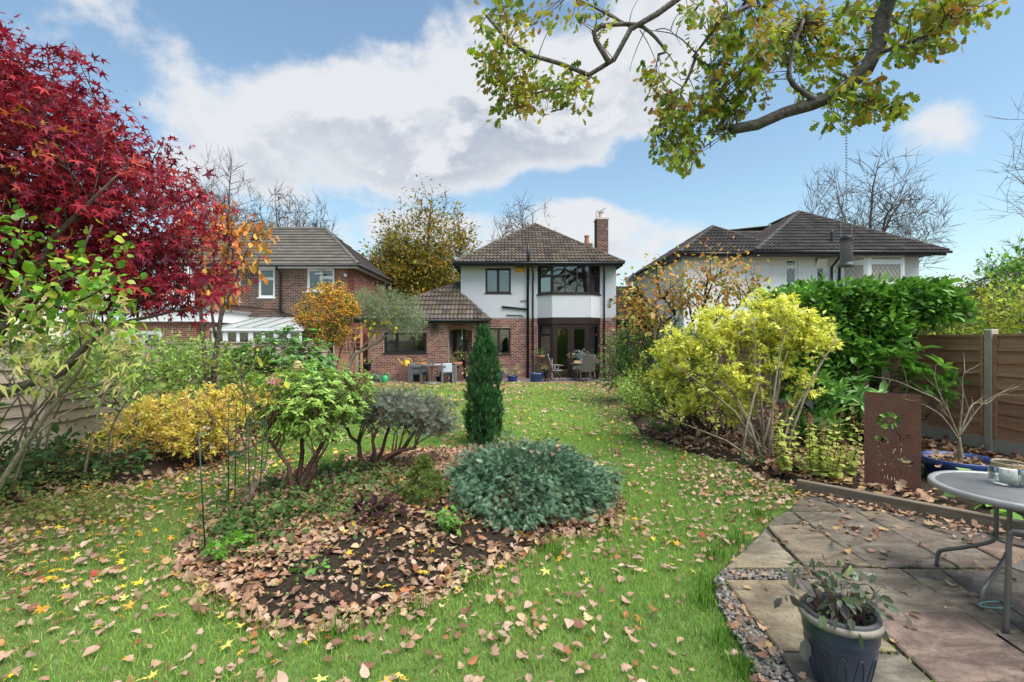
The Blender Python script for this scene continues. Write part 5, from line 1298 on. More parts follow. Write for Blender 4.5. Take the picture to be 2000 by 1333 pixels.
# shrubs along the left fence
GS = [(0.207, 0.356, 0.069, 3), (0.322, 0.483, 0.092, 2), (0.127, 0.241, 0.052, 2), (0.483, 0.54, 0.138, 1)]
GD = [(0.06, 0.13, 0.04, 3), (0.09, 0.18, 0.05, 2), (0.04, 0.09, 0.03, 2)]
YLG = [(0.40, 0.47, 0.10, 2), (0.27, 0.40, 0.07, 2), (0.14, 0.25, 0.05, 2)]
plant('fence_shrub', 'loose light green shrub against the pale fence behind the tree peony', 'shrub', (-6.3, 5.6, .1), [(-5.9, 5.6, 1.75, .55, .5, .50), (-5.3, 5.7, 1.5, .5, .4, .45), (-6.3, 5.2, 2.0, .5, .4, .35), (-4.9, 5.9, 1.45, .35, .4, .35)], 300, 8, .08, .050, T_OVAL, GS + YLG, 9, .014, M_BARK_PALE, sk=dict(rise=.4))
plant('fence_shrub', 'broad mid green shrub in front of the far left fence', 'shrub', (-6.2, 8.0, .1), [(-6.2, 8.0, 1.35, .9, .8, .55), (-5.6, 8.4, 1.3, .8, .8, .5), (-6.5, 7.3, 1.35, .6, .7, .55), (-5.7, 7.6, .8, 1.0, .6, .6), (-6.3, 9.6, 1.4, .6, .8, .5)], 560, 9, .10, .062, T_OVAL, GS, 10, .016, M_BARK)
plant('fence_shrub', 'yellowish green shrub right below the orange leaved tree', 'shrub', (-5.6, 9.2, .1), [(-5.7, 9.3, .95, .95, .7, .6), (-5.0, 9.0, .8, .6, .6, .5)], 260, 9, .10, .062, T_OVAL, YLG, 9, .014, M_BARK)
plant('fence_shrub', 'dark leafy undergrowth at the foot of the pale fence', 'shrub', (-5.9, 5.1, .1), [(-6.0, 5.1, .28, .8, .6, .20), (-5.4, 5.6, .26, .7, .5, .20), (-5.0, 5.9, .26, .6, .4, .20), (-6.2, 6.2, .3, .6, .6, .2)], 200, 8, .09, .075, T_OVAL, GD, 8, .01, M_BARK_DARK, lo=.12)
plant('fence_shrub', 'dark green palmate leaved plant at the left edge', 'shrub', (-5.5, 4.7, .1), [(-5.45, 4.85, .95, .2, .3, .28)], 18, 6, .08, .09, T_SYC, GD + GS[:1], 5, .01, M_BARK)
st = []
for k in range(9):
    b = V3((-5.7 + rng.uniform(-.5, .9), 5.3 + rng.uniform(-.4, .8), .08)); st.append(resample([b, b + V3((rng.uniform(-.1, .25), 0, .6)), b + V3((rng.uniform(-.2, .7), rng.uniform(-.2, .2), 1.25))], 10))
ro = thing('bare_shrub', 'cluster of mossy upright bare stems in front of the pale fence', 'shrub', (-5.6, 5.4, .08))
for q in st: obj('stem', tubes('stem', q[None], np.linspace(.016, .006, 10)[None], 6), M_BARK_PALE, ro)
# yellow spiraea
SP = [(0.82, 0.70, 0.14, 3), (0.84, 0.58, 0.18, 2), (0.66, 0.66, 0.11, 2), (0.84, 0.50, 0.24, 1.4), (0.44, 0.52, 0.08, 1)]
r_, cl = plant('golden_spiraea', 'rounded golden yellow shrub at the edge of the left border', 'shrub', (-4.35, 6.75, .08), [(-4.5, 6.7, .74, .75, .6, .38), (-3.75, 6.9, .82, .60, .55, .34), (-5.1, 6.5, .52, .5, .5, .34), (-4.2, 6.45, .47, .6, .4, .30)], 850, 15, .055, .044, T_RHOMB, SP, 26, .009, M_BARK_RED, along=True, shell=.36, sk=dict(spread_base=.16, rise=.2, twig_r=.003), up=.7, droop=.1)
# orange leaved tree (thick bare stems, hanging leaves)
OR = [(0.62, 0.27, 0.06, 3), (0.66, 0.36, 0.07, 2), (0.52, 0.17, 0.06, 2), (0.60, 0.44, 0.08, 1), (0.40, 0.11, 0.05, 1)]
Y0 = 8.6; base = P(415, 860, Y0); base[2] = .08
st = [[base, P(418, 720, Y0), P(440, 560, Y0), P(448, 470, Y0), P(462, 420, Y0)], [base, P(400, 700, Y0), P(392, 600, Y0), P(395, 500, Y0), P(388, 410, Y0)], [P(425, 640, Y0), P(470, 520, Y0), P(492, 470, Y0)], [P(440, 560, Y0), P(415, 500, Y0), P(405, 440, Y0)], [P(448, 480, Y0), P(480, 440, Y0 + .2), P(505, 432, Y0 + .2)], [P(420, 660, Y0), P(410, 560, Y0 - .2), P(425, 470, Y0 - .2)], [P(440, 560, Y0), P(455, 500, Y0), P(440, 405, Y0)]]
root = thing('orange_leaved_tree', 'many stemmed small tree with hanging orange autumn leaves before the brick house', 'tree', base)
obj('trunk', tubes('trunk', np.array([resample(s, 14) for s in st]), np.array([np.linspace(.060, .016, 14), np.linspace(.05, .014, 14)] + [np.linspace(.026, .008, 14)] * 5), 7), M_BARK, root)
rs = np.concatenate([resample(s, 30)[10:] for s in st]); cl = rs[rng.choice(len(rs), 84)] + rng.normal(0, .12, (84, 3)); cl = cl[cl[:, 2] > 2.35]
ex2 = np.stack([P(rng.uniform(455, 535), rng.uniform(430, 530), Y0 + rng.uniform(-.2, .2)) for _ in range(30)]); cl = np.concatenate([cl, ex2])
tw = [bez(rs[np.argmin(np.linalg.norm(rs - c, axis=1))], (c + rs[np.argmin(np.linalg.norm(rs - c, axis=1))]) / 2 + V3((0, 0, .06)), c, 6) for c in cl]
tag(obj('branches', tubes('branches', np.array(tw), np.tile(np.linspace(.008, .003, 6), (len(tw), 1)), 5), M_BARK, root), kind='stuff')
tag(obj('foliage', leaves_at('foliage', cl, 4, .07, .12, T_OVAL, OR, up=.1, out=.3, droop=1.3, rnd=.7), M_LEAF, root), kind='stuff')
# rhododendron dome
RD = [(0.106, 0.25, 0.062, 3), (0.163, 0.362, 0.081, 2), (0.075, 0.163, 0.05, 2), (0.25, 0.488, 0.1, 1)]
def whorls(name, root, cl, ctr, n, size, tmpl, pal, mat=None, tilt=.35):
    """rosettes of leaves at the shoot tips"""
    o = unit(cl - ctr); o[:, 2] += .45; o = unit(o); N = len(cl)
    a1 = unit(np.cross(o, rng.normal(size=(N, 3)))); a2 = np.cross(o, a1)
    pos = []; ax = []; nn = []
    for k in range(n):
        t = 2 * np.pi * k / n + rng.uniform(-.3, .3, N); d = a1 * np.cos(t)[:, None] + a2 * np.sin(t)[:, None]
        pos.append(cl + rng.normal(0, .006, (N, 3))); ax.append(d + o * rng.uniform(-.1, tilt * 2, (N, 1))); nn.append(o)
    col = palette(pal, N * n) * .45 + np.tile(palette(pal, N), (n, 1)) * .55
    me = inst(name, tmpl[0], tmpl[1], np.concatenate(pos), frames(np.concatenate(ax), np.concatenate(nn) + 1e-3), size * np.exp(rng.normal(0, .2, N * n)), np.clip(col * np.exp(rng.normal(0, .18, (N * n, 1))), 0, 1))
    return tag(obj(name, me, mat or M_GLOSSY, root), kind='stuff')
def whorl_plant(name, label, cat, base, blobs, ncl, n, size, tmpl, pal, nlimb, r0, bark=None, shell=.35, tilt=.35, sk=None, noise=.2):
    root = thing(name, label, cat, base); cl = sample_blobs(blobs, ncl, shell, noise, 3.0, base[0])
    pt, rd = skeleton(V3(base) - V3((0, 0, .03)), cl, nlimb, r0, **(sk or {})); obj('stems', tubes('stems', pt, rd, 4), bark or M_BARK, root)
    whorls('foliage', root, cl, np.mean([b[:3] for b in blobs], axis=0) - V3((0, 0, .3)), n, size, tmpl, pal, tilt=tilt)
    return root, cl
whorl_plant('rhododendron', 'big dark green dome shaped rhododendron beyond the rose bed', 'shrub', (-4.7, 10.3, .08), [(-4.85, 10.3, 1.1, 1.2, .9, 1.0), (-5.5, 10.2, .9, .8, .8, .8), (-4.1, 10.1, .8, .75, .7, .7)], 1100, 7, .10, T_NARROW[0:2] if False else T_OVAL, RD, 9, .04)
# pyracantha, clipped ball with orange berries
PY = [(0.10, 0.19, 0.03, 2), (0.07, 0.13, 0.025, 1), (0.16, 0.26, 0.04, 1)]
r_, cl = plant('firethorn', 'clipped ball of firethorn covered in orange berries', 'shrub', (-4.95, 13.2, .05), [(-4.95, 13.0, 2.45, .80, .7, .80)], 420, 9, .08, .055, T_RHOMB, PY, 8, .03, M_BARK_DARK, shell=.25, noise=.12)
bc = cl[rng.random(len(cl)) < .78]; bc = np.repeat(bc, 11, axis=0); bc = bc + unit(bc - V3((-4.95, 13, 2.45))) * .05 + rng.normal(0, .05, bc.shape)
tag(obj('berries', inst('berries', OCT_V, OCT_F, bc, None, rng.uniform(.034, .056, len(bc)), palette([(0.60, 0.27, 0.02, 2), (0.64, 0.36, 0.04, 2), (0.52, 0.17, 0.02, 1)], len(bc)), True), attr_mat('berry', .5, 0, 5, .4), r_), kind='stuff')
# grey-green leaning tree by the wing
GG = [(0.24, 0.3, 0.18, 3), (0.324, 0.372, 0.24, 2), (0.156, 0.216, 0.108, 2)]
base = P(672, 756, 16.0); base[2] = 0.03; Y0 = 16.0
st = [[base, P(688, 700, Y0), P(720, 680, Y0), P(765, 650, Y0), P(800, 625, Y0)], [P(684, 705, Y0), P(700, 640, Y0), P(715, 600, Y0), P(712, 575, Y0)], [P(700, 690, Y0), P(740, 640, Y0), P(770, 605, Y0)], [P(686, 700, Y0), P(680, 640, Y0), P(690, 590, Y0)]]
root = thing('willow_leaved_pear', 'leaning tree with fine grey green leaves in front of the brick wing', 'tree', base)
obj('trunk', tubes('trunk', np.array([resample(s, 14) for s in st]), np.array([np.linspace(.07, .016, 14)] + [np.linspace(.032, .010, 14)] * 3), 7), M_BARK_PALE, root)
cl = sample_blobs([(P(768, 605, Y0)[0], Y0, 2.75, .95, .8, .60), (P(725, 570, Y0)[0], Y0, 3.0, .75, .7, .42), (P(800, 640, Y0)[0], Y0, 2.3, .55, .6, .45)], 330, .5, .25)
tw = skeleton(P(715, 640, Y0), cl, 10, .022, .003, 7, .2); tag(obj('branches', tubes('branches', tw[0], tw[1], 5), M_BARK_PALE, root), kind='stuff')
tag(obj('foliage', leaves_at('foliage', cl, 26, .11, .085, T_NARROW, GG, droop=.2, rnd=1.1), M_LEAF, root), kind='stuff')
yl = np.stack([P(rng.uniform(700, 775), rng.uniform(610, 665), Y0 - .3) for _ in range(11)]); tag(obj('yellow_leaves', leaves_at('yellow_leaves', yl, 4, .06, .12, T_ROUND, [(0.66, 0.52, 0.04)], droop=.6), M_LEAF, root), kind='stuff')

# ------------------------------------------------------------------ island bed
def gz(x, y): return float(tz(x, y)) + .008
PI_ = [(0.26, 0.43, 0.08, 3), (0.37, 0.56, 0.11, 2), (0.15, 0.28, 0.06, 2), (0.48, 0.62, 0.17, 1)]
bp_ = G(590, 955, .10); bp_[2] = gz(*bp_[:2]) - .02
X, Y = bp_[:2]
whorl_plant('pieris', 'open evergreen shrub with gnarled trunk on the left of the island bed', 'shrub', bp_, [(X - .02, Y, 1.15, .55, .5, .33), (X + .42, Y + .1, 1.12, .42, .45, .31), (X - .22, Y - .1, .84, .35, .35, .22), (X + .28, Y, .84, .36, .36, .22)], 900, 8, .054, T_NARROW if False else (T_OVAL[0] * np.array((.75, 1, 1)), T_OVAL[1]), PI_, 4, .036, M_BARK_RED, sk=dict(rise=.15, wiggle=.22, twig_r=.009, start_t=.3))
SV = [(0.18, 0.228, 0.18, 3), (0.257, 0.304, 0.254, 2), (0.123, 0.152, 0.107, 2), (0.237, 0.19, 0.115, 1.8)]
bp_ = G(722, 925, .08); X, Y = bp_[:2]; bp_[2] = gz(X, Y) - .02
r_, cl = plant('blue_spruce', 'spreading low blue grey conifer on a short trunk in the island bed', 'tree', bp_, [(X + .35, Y + .1, .84, .62, .55, .20), (X + .05, Y, .90, .45, .45, .18), (X + .75, Y + .05, .70, .30, .35, .16)], 800, 4, .035, .055, T_NEEDLE, SV, 5, .036, M_BARK_RED, leafm=M_NEEDLE, shell=.4, stem_name='trunk', leaf_name='crown', sk=dict(rise=-.1, wiggle=.16, start_t=.25, twig_r=.010), droop=-.3, up=.2, out=.9)
# column conifer
CC = [(0.047, 0.155, 0.047, 3), (0.074, 0.203, 0.061, 2), (0.027, 0.095, 0.034, 2), (0.135, 0.121, 0.061, 0.25)]
bp_ = np.array(((945 - 1000) / FPX * 8.0, 8.0, .0)); root = thing('column_conifer', 'narrow upright dark green conifer standing in the middle of the lawn', 'tree', bp_)
n = 230; tt = rng.uniform(0, 1, n) ** .85; ang = rng.uniform(0, 2 * np.pi, n)
prof = np.interp(tt, [0, .12, .35, .6, .8, .93, 1], [.21, .25, .24, .20, .14, .075, .02])
kc = np.c_[bp_[0] + np.cos(ang) * prof, bp_[1] + np.sin(ang) * prof, .06 + tt * 1.76]
per = 26; N = n * per; off = rng.normal(size=(N, 3)) * V3((.034, .034, .055)); pos = np.repeat(kc, per, 0) + off
outd = np.repeat(np.c_[np.cos(ang), np.sin(ang), np.zeros(n)], per, 0); axs = outd * .45 + V3((0, 0, 1.0)) + rng.normal(size=(N, 3)) * .32
col = (palette(CC, N) * .5 + np.repeat(palette(CC, n), per, 0) * .5) * np.exp(rng.normal(0, .2, (N, 1)))
tag(obj('foliage', inst('foliage', T_SPRAY[0], T_SPRAY[1], pos, frames(axs, outd + rng.normal(size=(N, 3)) * .5), rng.uniform(.055, .10, N), col), M_NEEDLE, root), kind='stuff')
mb = MB(); mb.tube([bp_ - V3((0, 0, .02)), bp_ + V3((0, 0, 1.6))], [.05, .01], 8, 6); mb.build('trunk', M_BARK_DARK, root, True)
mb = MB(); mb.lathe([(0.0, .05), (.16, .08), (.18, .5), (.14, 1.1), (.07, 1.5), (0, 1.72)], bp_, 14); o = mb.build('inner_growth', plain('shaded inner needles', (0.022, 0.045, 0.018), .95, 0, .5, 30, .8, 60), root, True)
# juniper mound
JU = [(0.115, 0.221, 0.126, 3), (0.176, 0.29, 0.18, 2.4), (0.054, 0.118, 0.066, 2.4), (0.27, 0.386, 0.246, 1)]
bp_ = V3((0.14, 5.08, 0)); bp_[2] = gz(.14, 5.08) - .02; root = thing('juniper', 'low spreading blue green juniper mound in front of the column conifer', 'shrub', bp_)
n = 1300; th = rng.uniform(0, 2 * np.pi, n); rr_ = np.sqrt(rng.uniform(0, 1, n))
ex = rr_ * np.cos(th) * .86; ey = rr_ * np.sin(th) * .88
edge = 1 + .12 * np.sin(3 * th + 1) + .08 * np.sin(7 * th)
hh = .41 * np.clip(1 - (rr_ ** 2.6), 0, 1) + .09 + .085 * np.sin(ex * 9) * np.sin(ey * 8 + 1) + .03 * np.sin(ex * 21 + ey * 13)
kc = np.c_[bp_[0] + ex * edge, bp_[1] + ey * edge, .06 + hh * rng.uniform(.62, 1.06, n)]
per = 10; N = n * per
rad = np.repeat(np.c_[np.cos(th), np.sin(th), np.zeros(n)], per, 0); rw = np.repeat(rr_, per)[:, None]
pos = np.repeat(kc, per, 0) + rng.normal(size=(N, 3)) * V3((.05, .05, .03))
axs = rad * (.35 + .5 * rw) + rng.normal(size=(N, 3)) * .45 + V3((0, 0, .30)) - V3((0, 0, .55)) * rw ** 3
col = (palette(JU, N) * .5 + np.repeat(palette(JU, n), per, 0) * .5) * np.exp(rng.normal(0, .22, (N, 1)))
tag(obj('foliage', inst('foliage', T_SPRAY[0], T_SPRAY[1], pos, frames(axs, V3((0, 0, 1)) + rng.normal(size=(N, 3)) * .6), rng.uniform(.042, .082, N), col), M_NEEDLE, root), kind='stuff')
pt, rd = skeleton(bp_, kc[::6], 12, .02, .003, 7, .1); obj('stems', tubes('stems', pt, rd, 5), M_BARK_DARK, root)
# dwarf conifer
bp_ = G(828, 990, .13); bp_[2] = gz(*bp_[:2]) - .02; root = thing('dwarf_conifer', 'tiny cone shaped green conifer left of the juniper', 'shrub', bp_)
n = 130; tt = rng.uniform(0, 1, n); ang = rng.uniform(0, 2 * np.pi, n); pr = np.interp(tt, [0, .2, .6, 1], [.15, .185, .12, .0])
kc = np.c_[bp_[0] + np.cos(ang) * pr, bp_[1] + np.sin(ang) * pr, bp_[2] + .04 + tt * .42]; per = 16; N = n * per
outd = np.repeat(np.c_[np.cos(ang), np.sin(ang), np.zeros(n)], per, 0)
tag(obj('foliage', inst('foliage', T_NEEDLE[0], T_NEEDLE[1], np.repeat(kc, per, 0) + rng.normal(0, .015, (N, 3)), frames(outd + V3((0, 0, .5)) + rng.normal(size=(N, 3)) * .3, rng.normal(size=(N, 3))), rng.uniform(.02, .036, N), palette([(0.10, 0.16, 0.03, 2), (0.16, 0.21, 0.045, 2), (0.09, 0.14, 0.03, .7)], N)), M_NEEDLE, root), kind='stuff')
mb = MB(); mb.tube([bp_ - V3((0, 0, .02)), bp_ + V3((0, 0, .4))], [.02, .004], 6, 4); mb.build('trunk', M_BARK_RED, root, True)
# small bed plants
def clump(name, label, cat, pos, n, h, spread, tmpl, size, pal, mat=None):
    pos = V3(pos); root = thing(name, label, cat, pos); P_ = []; Rr = []; tips_ = []
    for k in range(n):
        a = rng.uniform(0, 2 * np.pi); r = spread * math.sqrt(rng.random()); t = pos + V3((math.cos(a) * r, math.sin(a) * r, h * rng.uniform(.4, 1))); P_.append(bez(pos + (t - pos) * V3((.3, .3, 0)), pos + (t - pos) * V3((.5, .5, .7)), t, 6)); tips_.append(t)
    obj('stems', tubes('stems', np.array(P_), np.tile(np.linspace(.004, .002, 6), (n, 1)), 4), M_GREENSTEM, root)
    tag(obj('foliage', leaves_at('foliage', np.array(tips_), 3, size * .4, size, tmpl, pal, up=1.2, droop=.1, rnd=.7), mat or M_LEAF, root), kind='stuff'); return root
M_GREENSTEM = plain('green stem', (0.09, 0.15, 0.04), .7)
def cpos(u, v, z=.1):
    q = G(u, v, z); q[2] = gz(q[0], q[1]); return q
clump('geranium_plant', 'small bright green leafy plant in the leaf litter beside the juniper', 'plant', cpos(880, 1040), 16, .14, .14, T_SYC, .05, [(0.16, 0.34, 0.06)])
clump('heuchera', 'dark purple leaved plant in the leaf litter of the island bed', 'plant', cpos(745, 1025), 26, .13, .17, T_ROUND, .075, [(0.045, 0.018, 0.025), (0.07, 0.03, 0.03)])
clump('seedling', 'small green seedling among brown leaves near the bare soil', 'plant', cpos(600, 1120, .08), 10, .08, .12, T_ROUND, .04, [(0.14, 0.30, 0.06)])
clump('seedling', 'pair of broad green leaves at the left end of the island bed', 'plant', cpos(455, 1085, .06), 9, .16, .16, T_SYC, .06, [(0.14, 0.33, 0.04)])
clump('seedling', 'small green plant at the front edge below the juniper', 'plant', cpos(915, 1112, .05), 9, .07, .12, T_OVAL, .035, [(0.20, 0.40, 0.06)])
IV = [(0.05, 0.11, 0.03, 2), (0.09, 0.17, 0.04, 2), (0.14, 0.22, 0.06, 1)]
pts = []
for u0, v0, su, sv, q in ((600, 985, 110, 25, 420), (760, 965, 70, 20, 240), (470, 1030, 45, 22, 260), (560, 1000, 60, 40, 150), (700, 930, 60, 12, 120), (660, 950, 120, 18, 160)):
    for _ in range(q):
        p_ = G(u0 + rng.normal() * su, max(885, v0 + rng.normal() * sv), .1); 
        if isl_t(*p_[:2]) < 1.02: pts.append((p_[0], p_[1], gz(p_[0], p_[1]) + rng.uniform(.02, .09)))
tag(obj('ground_ivy', leaves_at('ground_ivy', np.array(pts), 3, .03, .042, T_ROUND, IV, up=1.4, droop=.05, rnd=.6), M_LEAF), 'creeping green ground cover leaves under the island shrubs', 'ground cover', kind='stuff')
# fern and iris clump behind the pieris
fr_ = thing('fern', 'bright green fern between the two trunks in the island bed', 'plant', cpos(655, 925)); b = V3(fr_.location)
N = 16; an_ = rng.uniform(0, 2 * np.pi, N); tag(obj('fronds', inst('fronds', T_FERN[0], T_FERN[1], np.tile(b, (N, 1)), frames(np.c_[np.cos(an_), np.sin(an_), rng.uniform(.3, 1.2, N)], np.tile((0, 0, 1.), (N, 1))), rng.uniform(.25, .42, N), palette([(0.20, 0.38, 0.04), (0.14, 0.28, 0.03)], N)), M_LEAF, fr_), kind='stuff')
# roses with green wire supports
rose = thing('rose_bush', 'bare rose stems with a pink flower at the left of the island bed', 'shrub', cpos(470, 1000)); b = V3(rose.location)
st = []
for pts_ in ([(470, 1000, 4.75), (500, 900, 4.8), (490, 790, 4.8), (430, 720, 4.8), (400, 690, 4.8)], [(475, 1000, 4.75), (520, 900, 4.8), (520, 800, 4.8), (535, 760, 4.85)], [(470, 1000, 4.75), (480, 900, 4.7), (478, 780, 4.7), (455, 700, 4.7)], [(480, 790, 4.8), (470, 720, 4.8), (500, 680, 4.85), (560, 680, 4.9)], [(470, 740, 4.8), (500, 710, 4.8), (530, 720, 4.8)], [(500, 800, 4.8), (470, 730, 4.8), (440, 690, 4.7), (450, 670, 4.7)], [(455, 860, 4.8), (420, 820, 4.8), (400, 800, 4.8)]):
    q = [P(*p) for p in pts_]
    if pts_[0][1] == 1000: q[0] = b + V3((rng.normal() * .02, 0, -.03))
    st.append(resample(q, 16))
obj('stems', tubes('stems', np.array(st), np.tile(np.linspace(.009, .003, 16), (len(st), 1)), 6), M_BARK, rose)
rl = np.stack([P(u, v, 4.8) for u, v in ((430, 705), (440, 725), (535, 740), (545, 725), (525, 755), (440, 690), (505, 690), (515, 705), (470, 780), (560, 690), (545, 760), (530, 775), (540, 790))])
tag(obj('foliage', leaves_at('foliage', rl, 5, .04, .055, T_OVAL, [(0.20, 0.36, 0.05, 2), (0.60, 0.42, 0.05, 1)], droop=.3), M_LEAF, rose), kind='stuff')
fl = P(541, 748, 4.82); mbp = leaves_at('flower', np.array([fl, fl + V3((-.03, 0, .01))]), 16, .012, .042, T_ROUND, [(0.62, 0.30, 0.33), (0.70, 0.42, 0.42)], up=.4, droop=-.5); obj('flower', mbp, M_LEAF, rose)
def support(name, label, stakes, ring_c, r, tops):
    rt_ = thing(name, label, 'plant support', (stakes[0][0], stakes[0][1], 0), 'green wire plant supports')
    for s_, t_ in zip(stakes, tops):
        mb = MB(); mb.tube([s_, t_], .0058, 6); mb.build('stake', M_GREENWIRE, rt_, True)
    mb = MB(); a = np.linspace(0, 2 * np.pi * .96, 22); mb.tube([V3(ring_c) + V3((math.cos(t) * r, math.sin(t) * r, 0.02 * math.sin(2 * t))) for t in a], .0048, 6); mb.build('ring', M_GREENWIRE, rt_, True)
q = cpos(402, 1078, .05); support('plant_support', 'nearest green wire plant support with a single tall stake', [q - V3((0, 0, .06))], P(402, 845, 3.95), .06, [P(388, 845, q[1])])
q = cpos(446, 1000, .06); q2 = cpos(458, 985, .06); support('plant_support', 'green wire plant support with two stakes around the rose stems', [q - V3((0, 0, .06)), q2 - V3((0, 0, .06))], P(464, 885, q[1]), .075, [P(447, 780, q[1]), P(462, 790, q2[1])])
q = cpos(488, 990, .08); q2 = cpos(505, 985, .08); support('plant_support', 'green wire ring support highest up the rose stems', [q - V3((0, 0, .06)), q2 - V3((0, 0, .06))], P(500, 822, q[1]), .085, [P(484, 815, q[1]), P(516, 818, q2[1])])

# ------------------------------------------------------------------ right border
YB = [(0.86, 0.826, 0.153, 3), (0.755, 0.767, 0.153, 3), (0.566, 0.661, 0.118, 2), (0.86, 0.86, 0.33, 1.5), (0.33, 0.448, 0.071, 0.8)]
base = G(1500, 895, .09)
plant('mock_orange', 'large golden yellow shrub with many pale stems on the right', 'shrub', base, [(4.0, 7.3, 2.02, .62, .60, .48, 1.2), (3.35, 7.5, 1.92, .62, .6, .40), (4.28, 7.0, 1.74, .36, .35, .24), (2.75, 7.6, 1.62, .55, .5, .38, .9), (3.9, 7.1, 1.45, .5, .4, .30, .35), (3.2, 7.2, 1.25, .55, .4, .40, .7), (2.45, 7.7, 1.25, .35, .4, .4, .7), (3.3, 7.2, .85, .55, .35, .35, .8), (2.7, 7.6, .8, .4, .4, .35, .7), (4.2, 6.95, 1.1, .3, .3, .3, .4)], 1300, 16, .085, .066, T_RHOMB, YB, 18, .022, M_BARK_PALE, along=True, shell=.45, noise=.4, freq=4.0, sk=dict(spread_base=.13, rise=.35, twig_r=.006, start_t=.45), droop=.35, up=.7)
YB2 = [(0.22, 0.32, 0.04, 3), (0.34, 0.40, 0.06, 2), (0.45, 0.42, 0.07, 1), (0.12, 0.2, 0.03, 2)]
plant('forsythia', 'dense twiggy yellow green shrub leaning over the lawn on the right', 'shrub', (3.35, 8.35, .09), [(2.75, 8.4, 1.25, .75, .7, .55), (2.35, 8.2, .80, .50, .55, .40), (3.2, 8.3, 1.5, .7, .6, .5), (3.0, 7.9, .75, .6, .4, .35, .6)], 520, 8, .085, .055, T_RHOMB, YB2, 38, .013, M_BARK_DARK, along=True, shell=.35, sk=dict(spread_base=.2, rise=.1, twig_r=.005))
LA = [(0.09, 0.244, 0.038, 3), (0.166, 0.363, 0.053, 3), (0.053, 0.132, 0.03, 2), (0.286, 0.53, 0.075, 1)]
base = V3((6.0, 8.35, .09)); root = thing('laurel', 'flat topped glossy laurel hedge above the brown fence', 'shrub', base)
n_ = 1750; lx_ = rng.uniform(4.45, 7.25, n_); top_ = 2.53 + .05 * np.sin(lx_ * 5) + .04 * np.sin(lx_ * 11 + 1) - .16 * np.clip(5.0 - lx_, 0, 1); bot_ = np.interp(lx_, [4.4, 5.6, 6.2, 6.6, 7.3], [.75, .95, 1.65, 2.0, 2.15]); kd = rng.random(n_)
lz_ = np.where(kd < .3, top_ - rng.uniform(0, .10, n_), bot_ + (top_ - bot_) * rng.random(n_) ** .9); ly_ = np.where(kd < .3, rng.uniform(7.75, 9.1, n_), 7.72 + np.abs(rng.normal(0, .16, n_)))
ly_ = ly_ + .10 * np.sin(lx_ * 6) * np.sin(lz_ * 7) + np.where((kd >= .3) & (kd < .42), .5, 0); cl = np.c_[lx_, ly_, lz_]
pt, rd = skeleton(base, cl, 9, .085, .006, 6, .1, .14, start_t=.3, twig_r=.022); obj('stems', tubes('stems', pt, rd, 4), M_BARK_DARK, root)
tag(obj('foliage', leaves_at('foliage', cl, 7, .07, .105, (T_OVAL[0] * np.array((1.1, 1, 1)), T_OVAL[1]), LA, up=.75, out=.7, droop=.05, ctr=(5.9, 9.6, 1.4), rnd=1.0), M_GLOSSY, root), kind='stuff')
base = V3((5.5, 7.5, .09))
whorl_plant('rhododendron', 'long leaved rhododendron below the laurel beside the fence', 'shrub', base, [(4.85, 7.4, .95, .50, .45, .45), (5.3, 7.3, .70, .5, .4, .4), (6.1, 7.3, 1.35, .5, .35, .3, .7), (6.35, 7.25, 1.0, .35, .3, .25, .6), (4.6, 7.2, .5, .4, .35, .3)], 170, 8, .17, (T_OVAL[0] * np.array((.62, 1, 1)), T_OVAL[1]), RD + LA[:2], 7, .035, M_BARK, shell=.4, sk=dict(rise=-.1, wiggle=.2, twig_r=.012))
# pear with orange leaves and gnarled black branches
Y0 = 12.5; base = P(1340, 795, Y0); base[2] = .09
root = thing('gnarled_pear', 'gnarled dark branched tree with sparse orange leaves before the cream house', 'tree', base)
cl = sample_blobs([(P(1300, 560, Y0)[0], Y0, 3.0, 1.0, .7, .85), (P(1410, 550, Y0)[0], Y0, 3.15, 1.0, .7, .85), (P(1250, 610, Y0)[0], Y0, 2.4, .7, .6, .6)], 260, .32, .2)
pt, rd = skeleton(base, cl, 12, .075, .010, 10, .2, .20, start_t=.25, twig_r=.034); obj('trunk', tubes('trunk', pt[:12], rd[:12], 7), M_BARK_DARK, root); tag(obj('branches', tubes('branches', pt[12:], rd[12:], 5), M_BARK_DARK, root), kind='stuff')
tag(obj('foliage', leaves_at('foliage', cl, 9, .15, .105, T_OVAL, [(0.58, 0.25, 0.07, 2), (0.64, 0.37, 0.12, 2), (0.42, 0.14, 0.05, 1), (0.30, 0.38, 0.08, 2), (0.18, 0.28, 0.06, 1.5)], up=.2, droop=.6), M_LEAF, root), kind='stuff')
plant('evergreen_shrub', 'mid green shrub under the gnarled tree beside the brick extension', 'shrub', (3.6, 13.4, .09), [(3.4, 13.4, 1.3, .8, .8, 1.2), (4.4, 13.2, 1.5, 1.0, .8, 1.0), (2.9, 13.0, .9, .5, .6, .8)], 460, 10, .12, .075, T_OVAL, GS[:3] + GD, 8, .03)
plant('evergreen_shrub', 'low bright green shrub by the lawn edge in front of the fern', 'shrub', (2.95, 11.0, .09), [(2.95, 11.0, .55, .55, .6, .45), (2.7, 10.2, .5, .5, .5, .4)], 260, 9, .09, .055, T_OVAL, YLG + GS[:2], 8, .012)
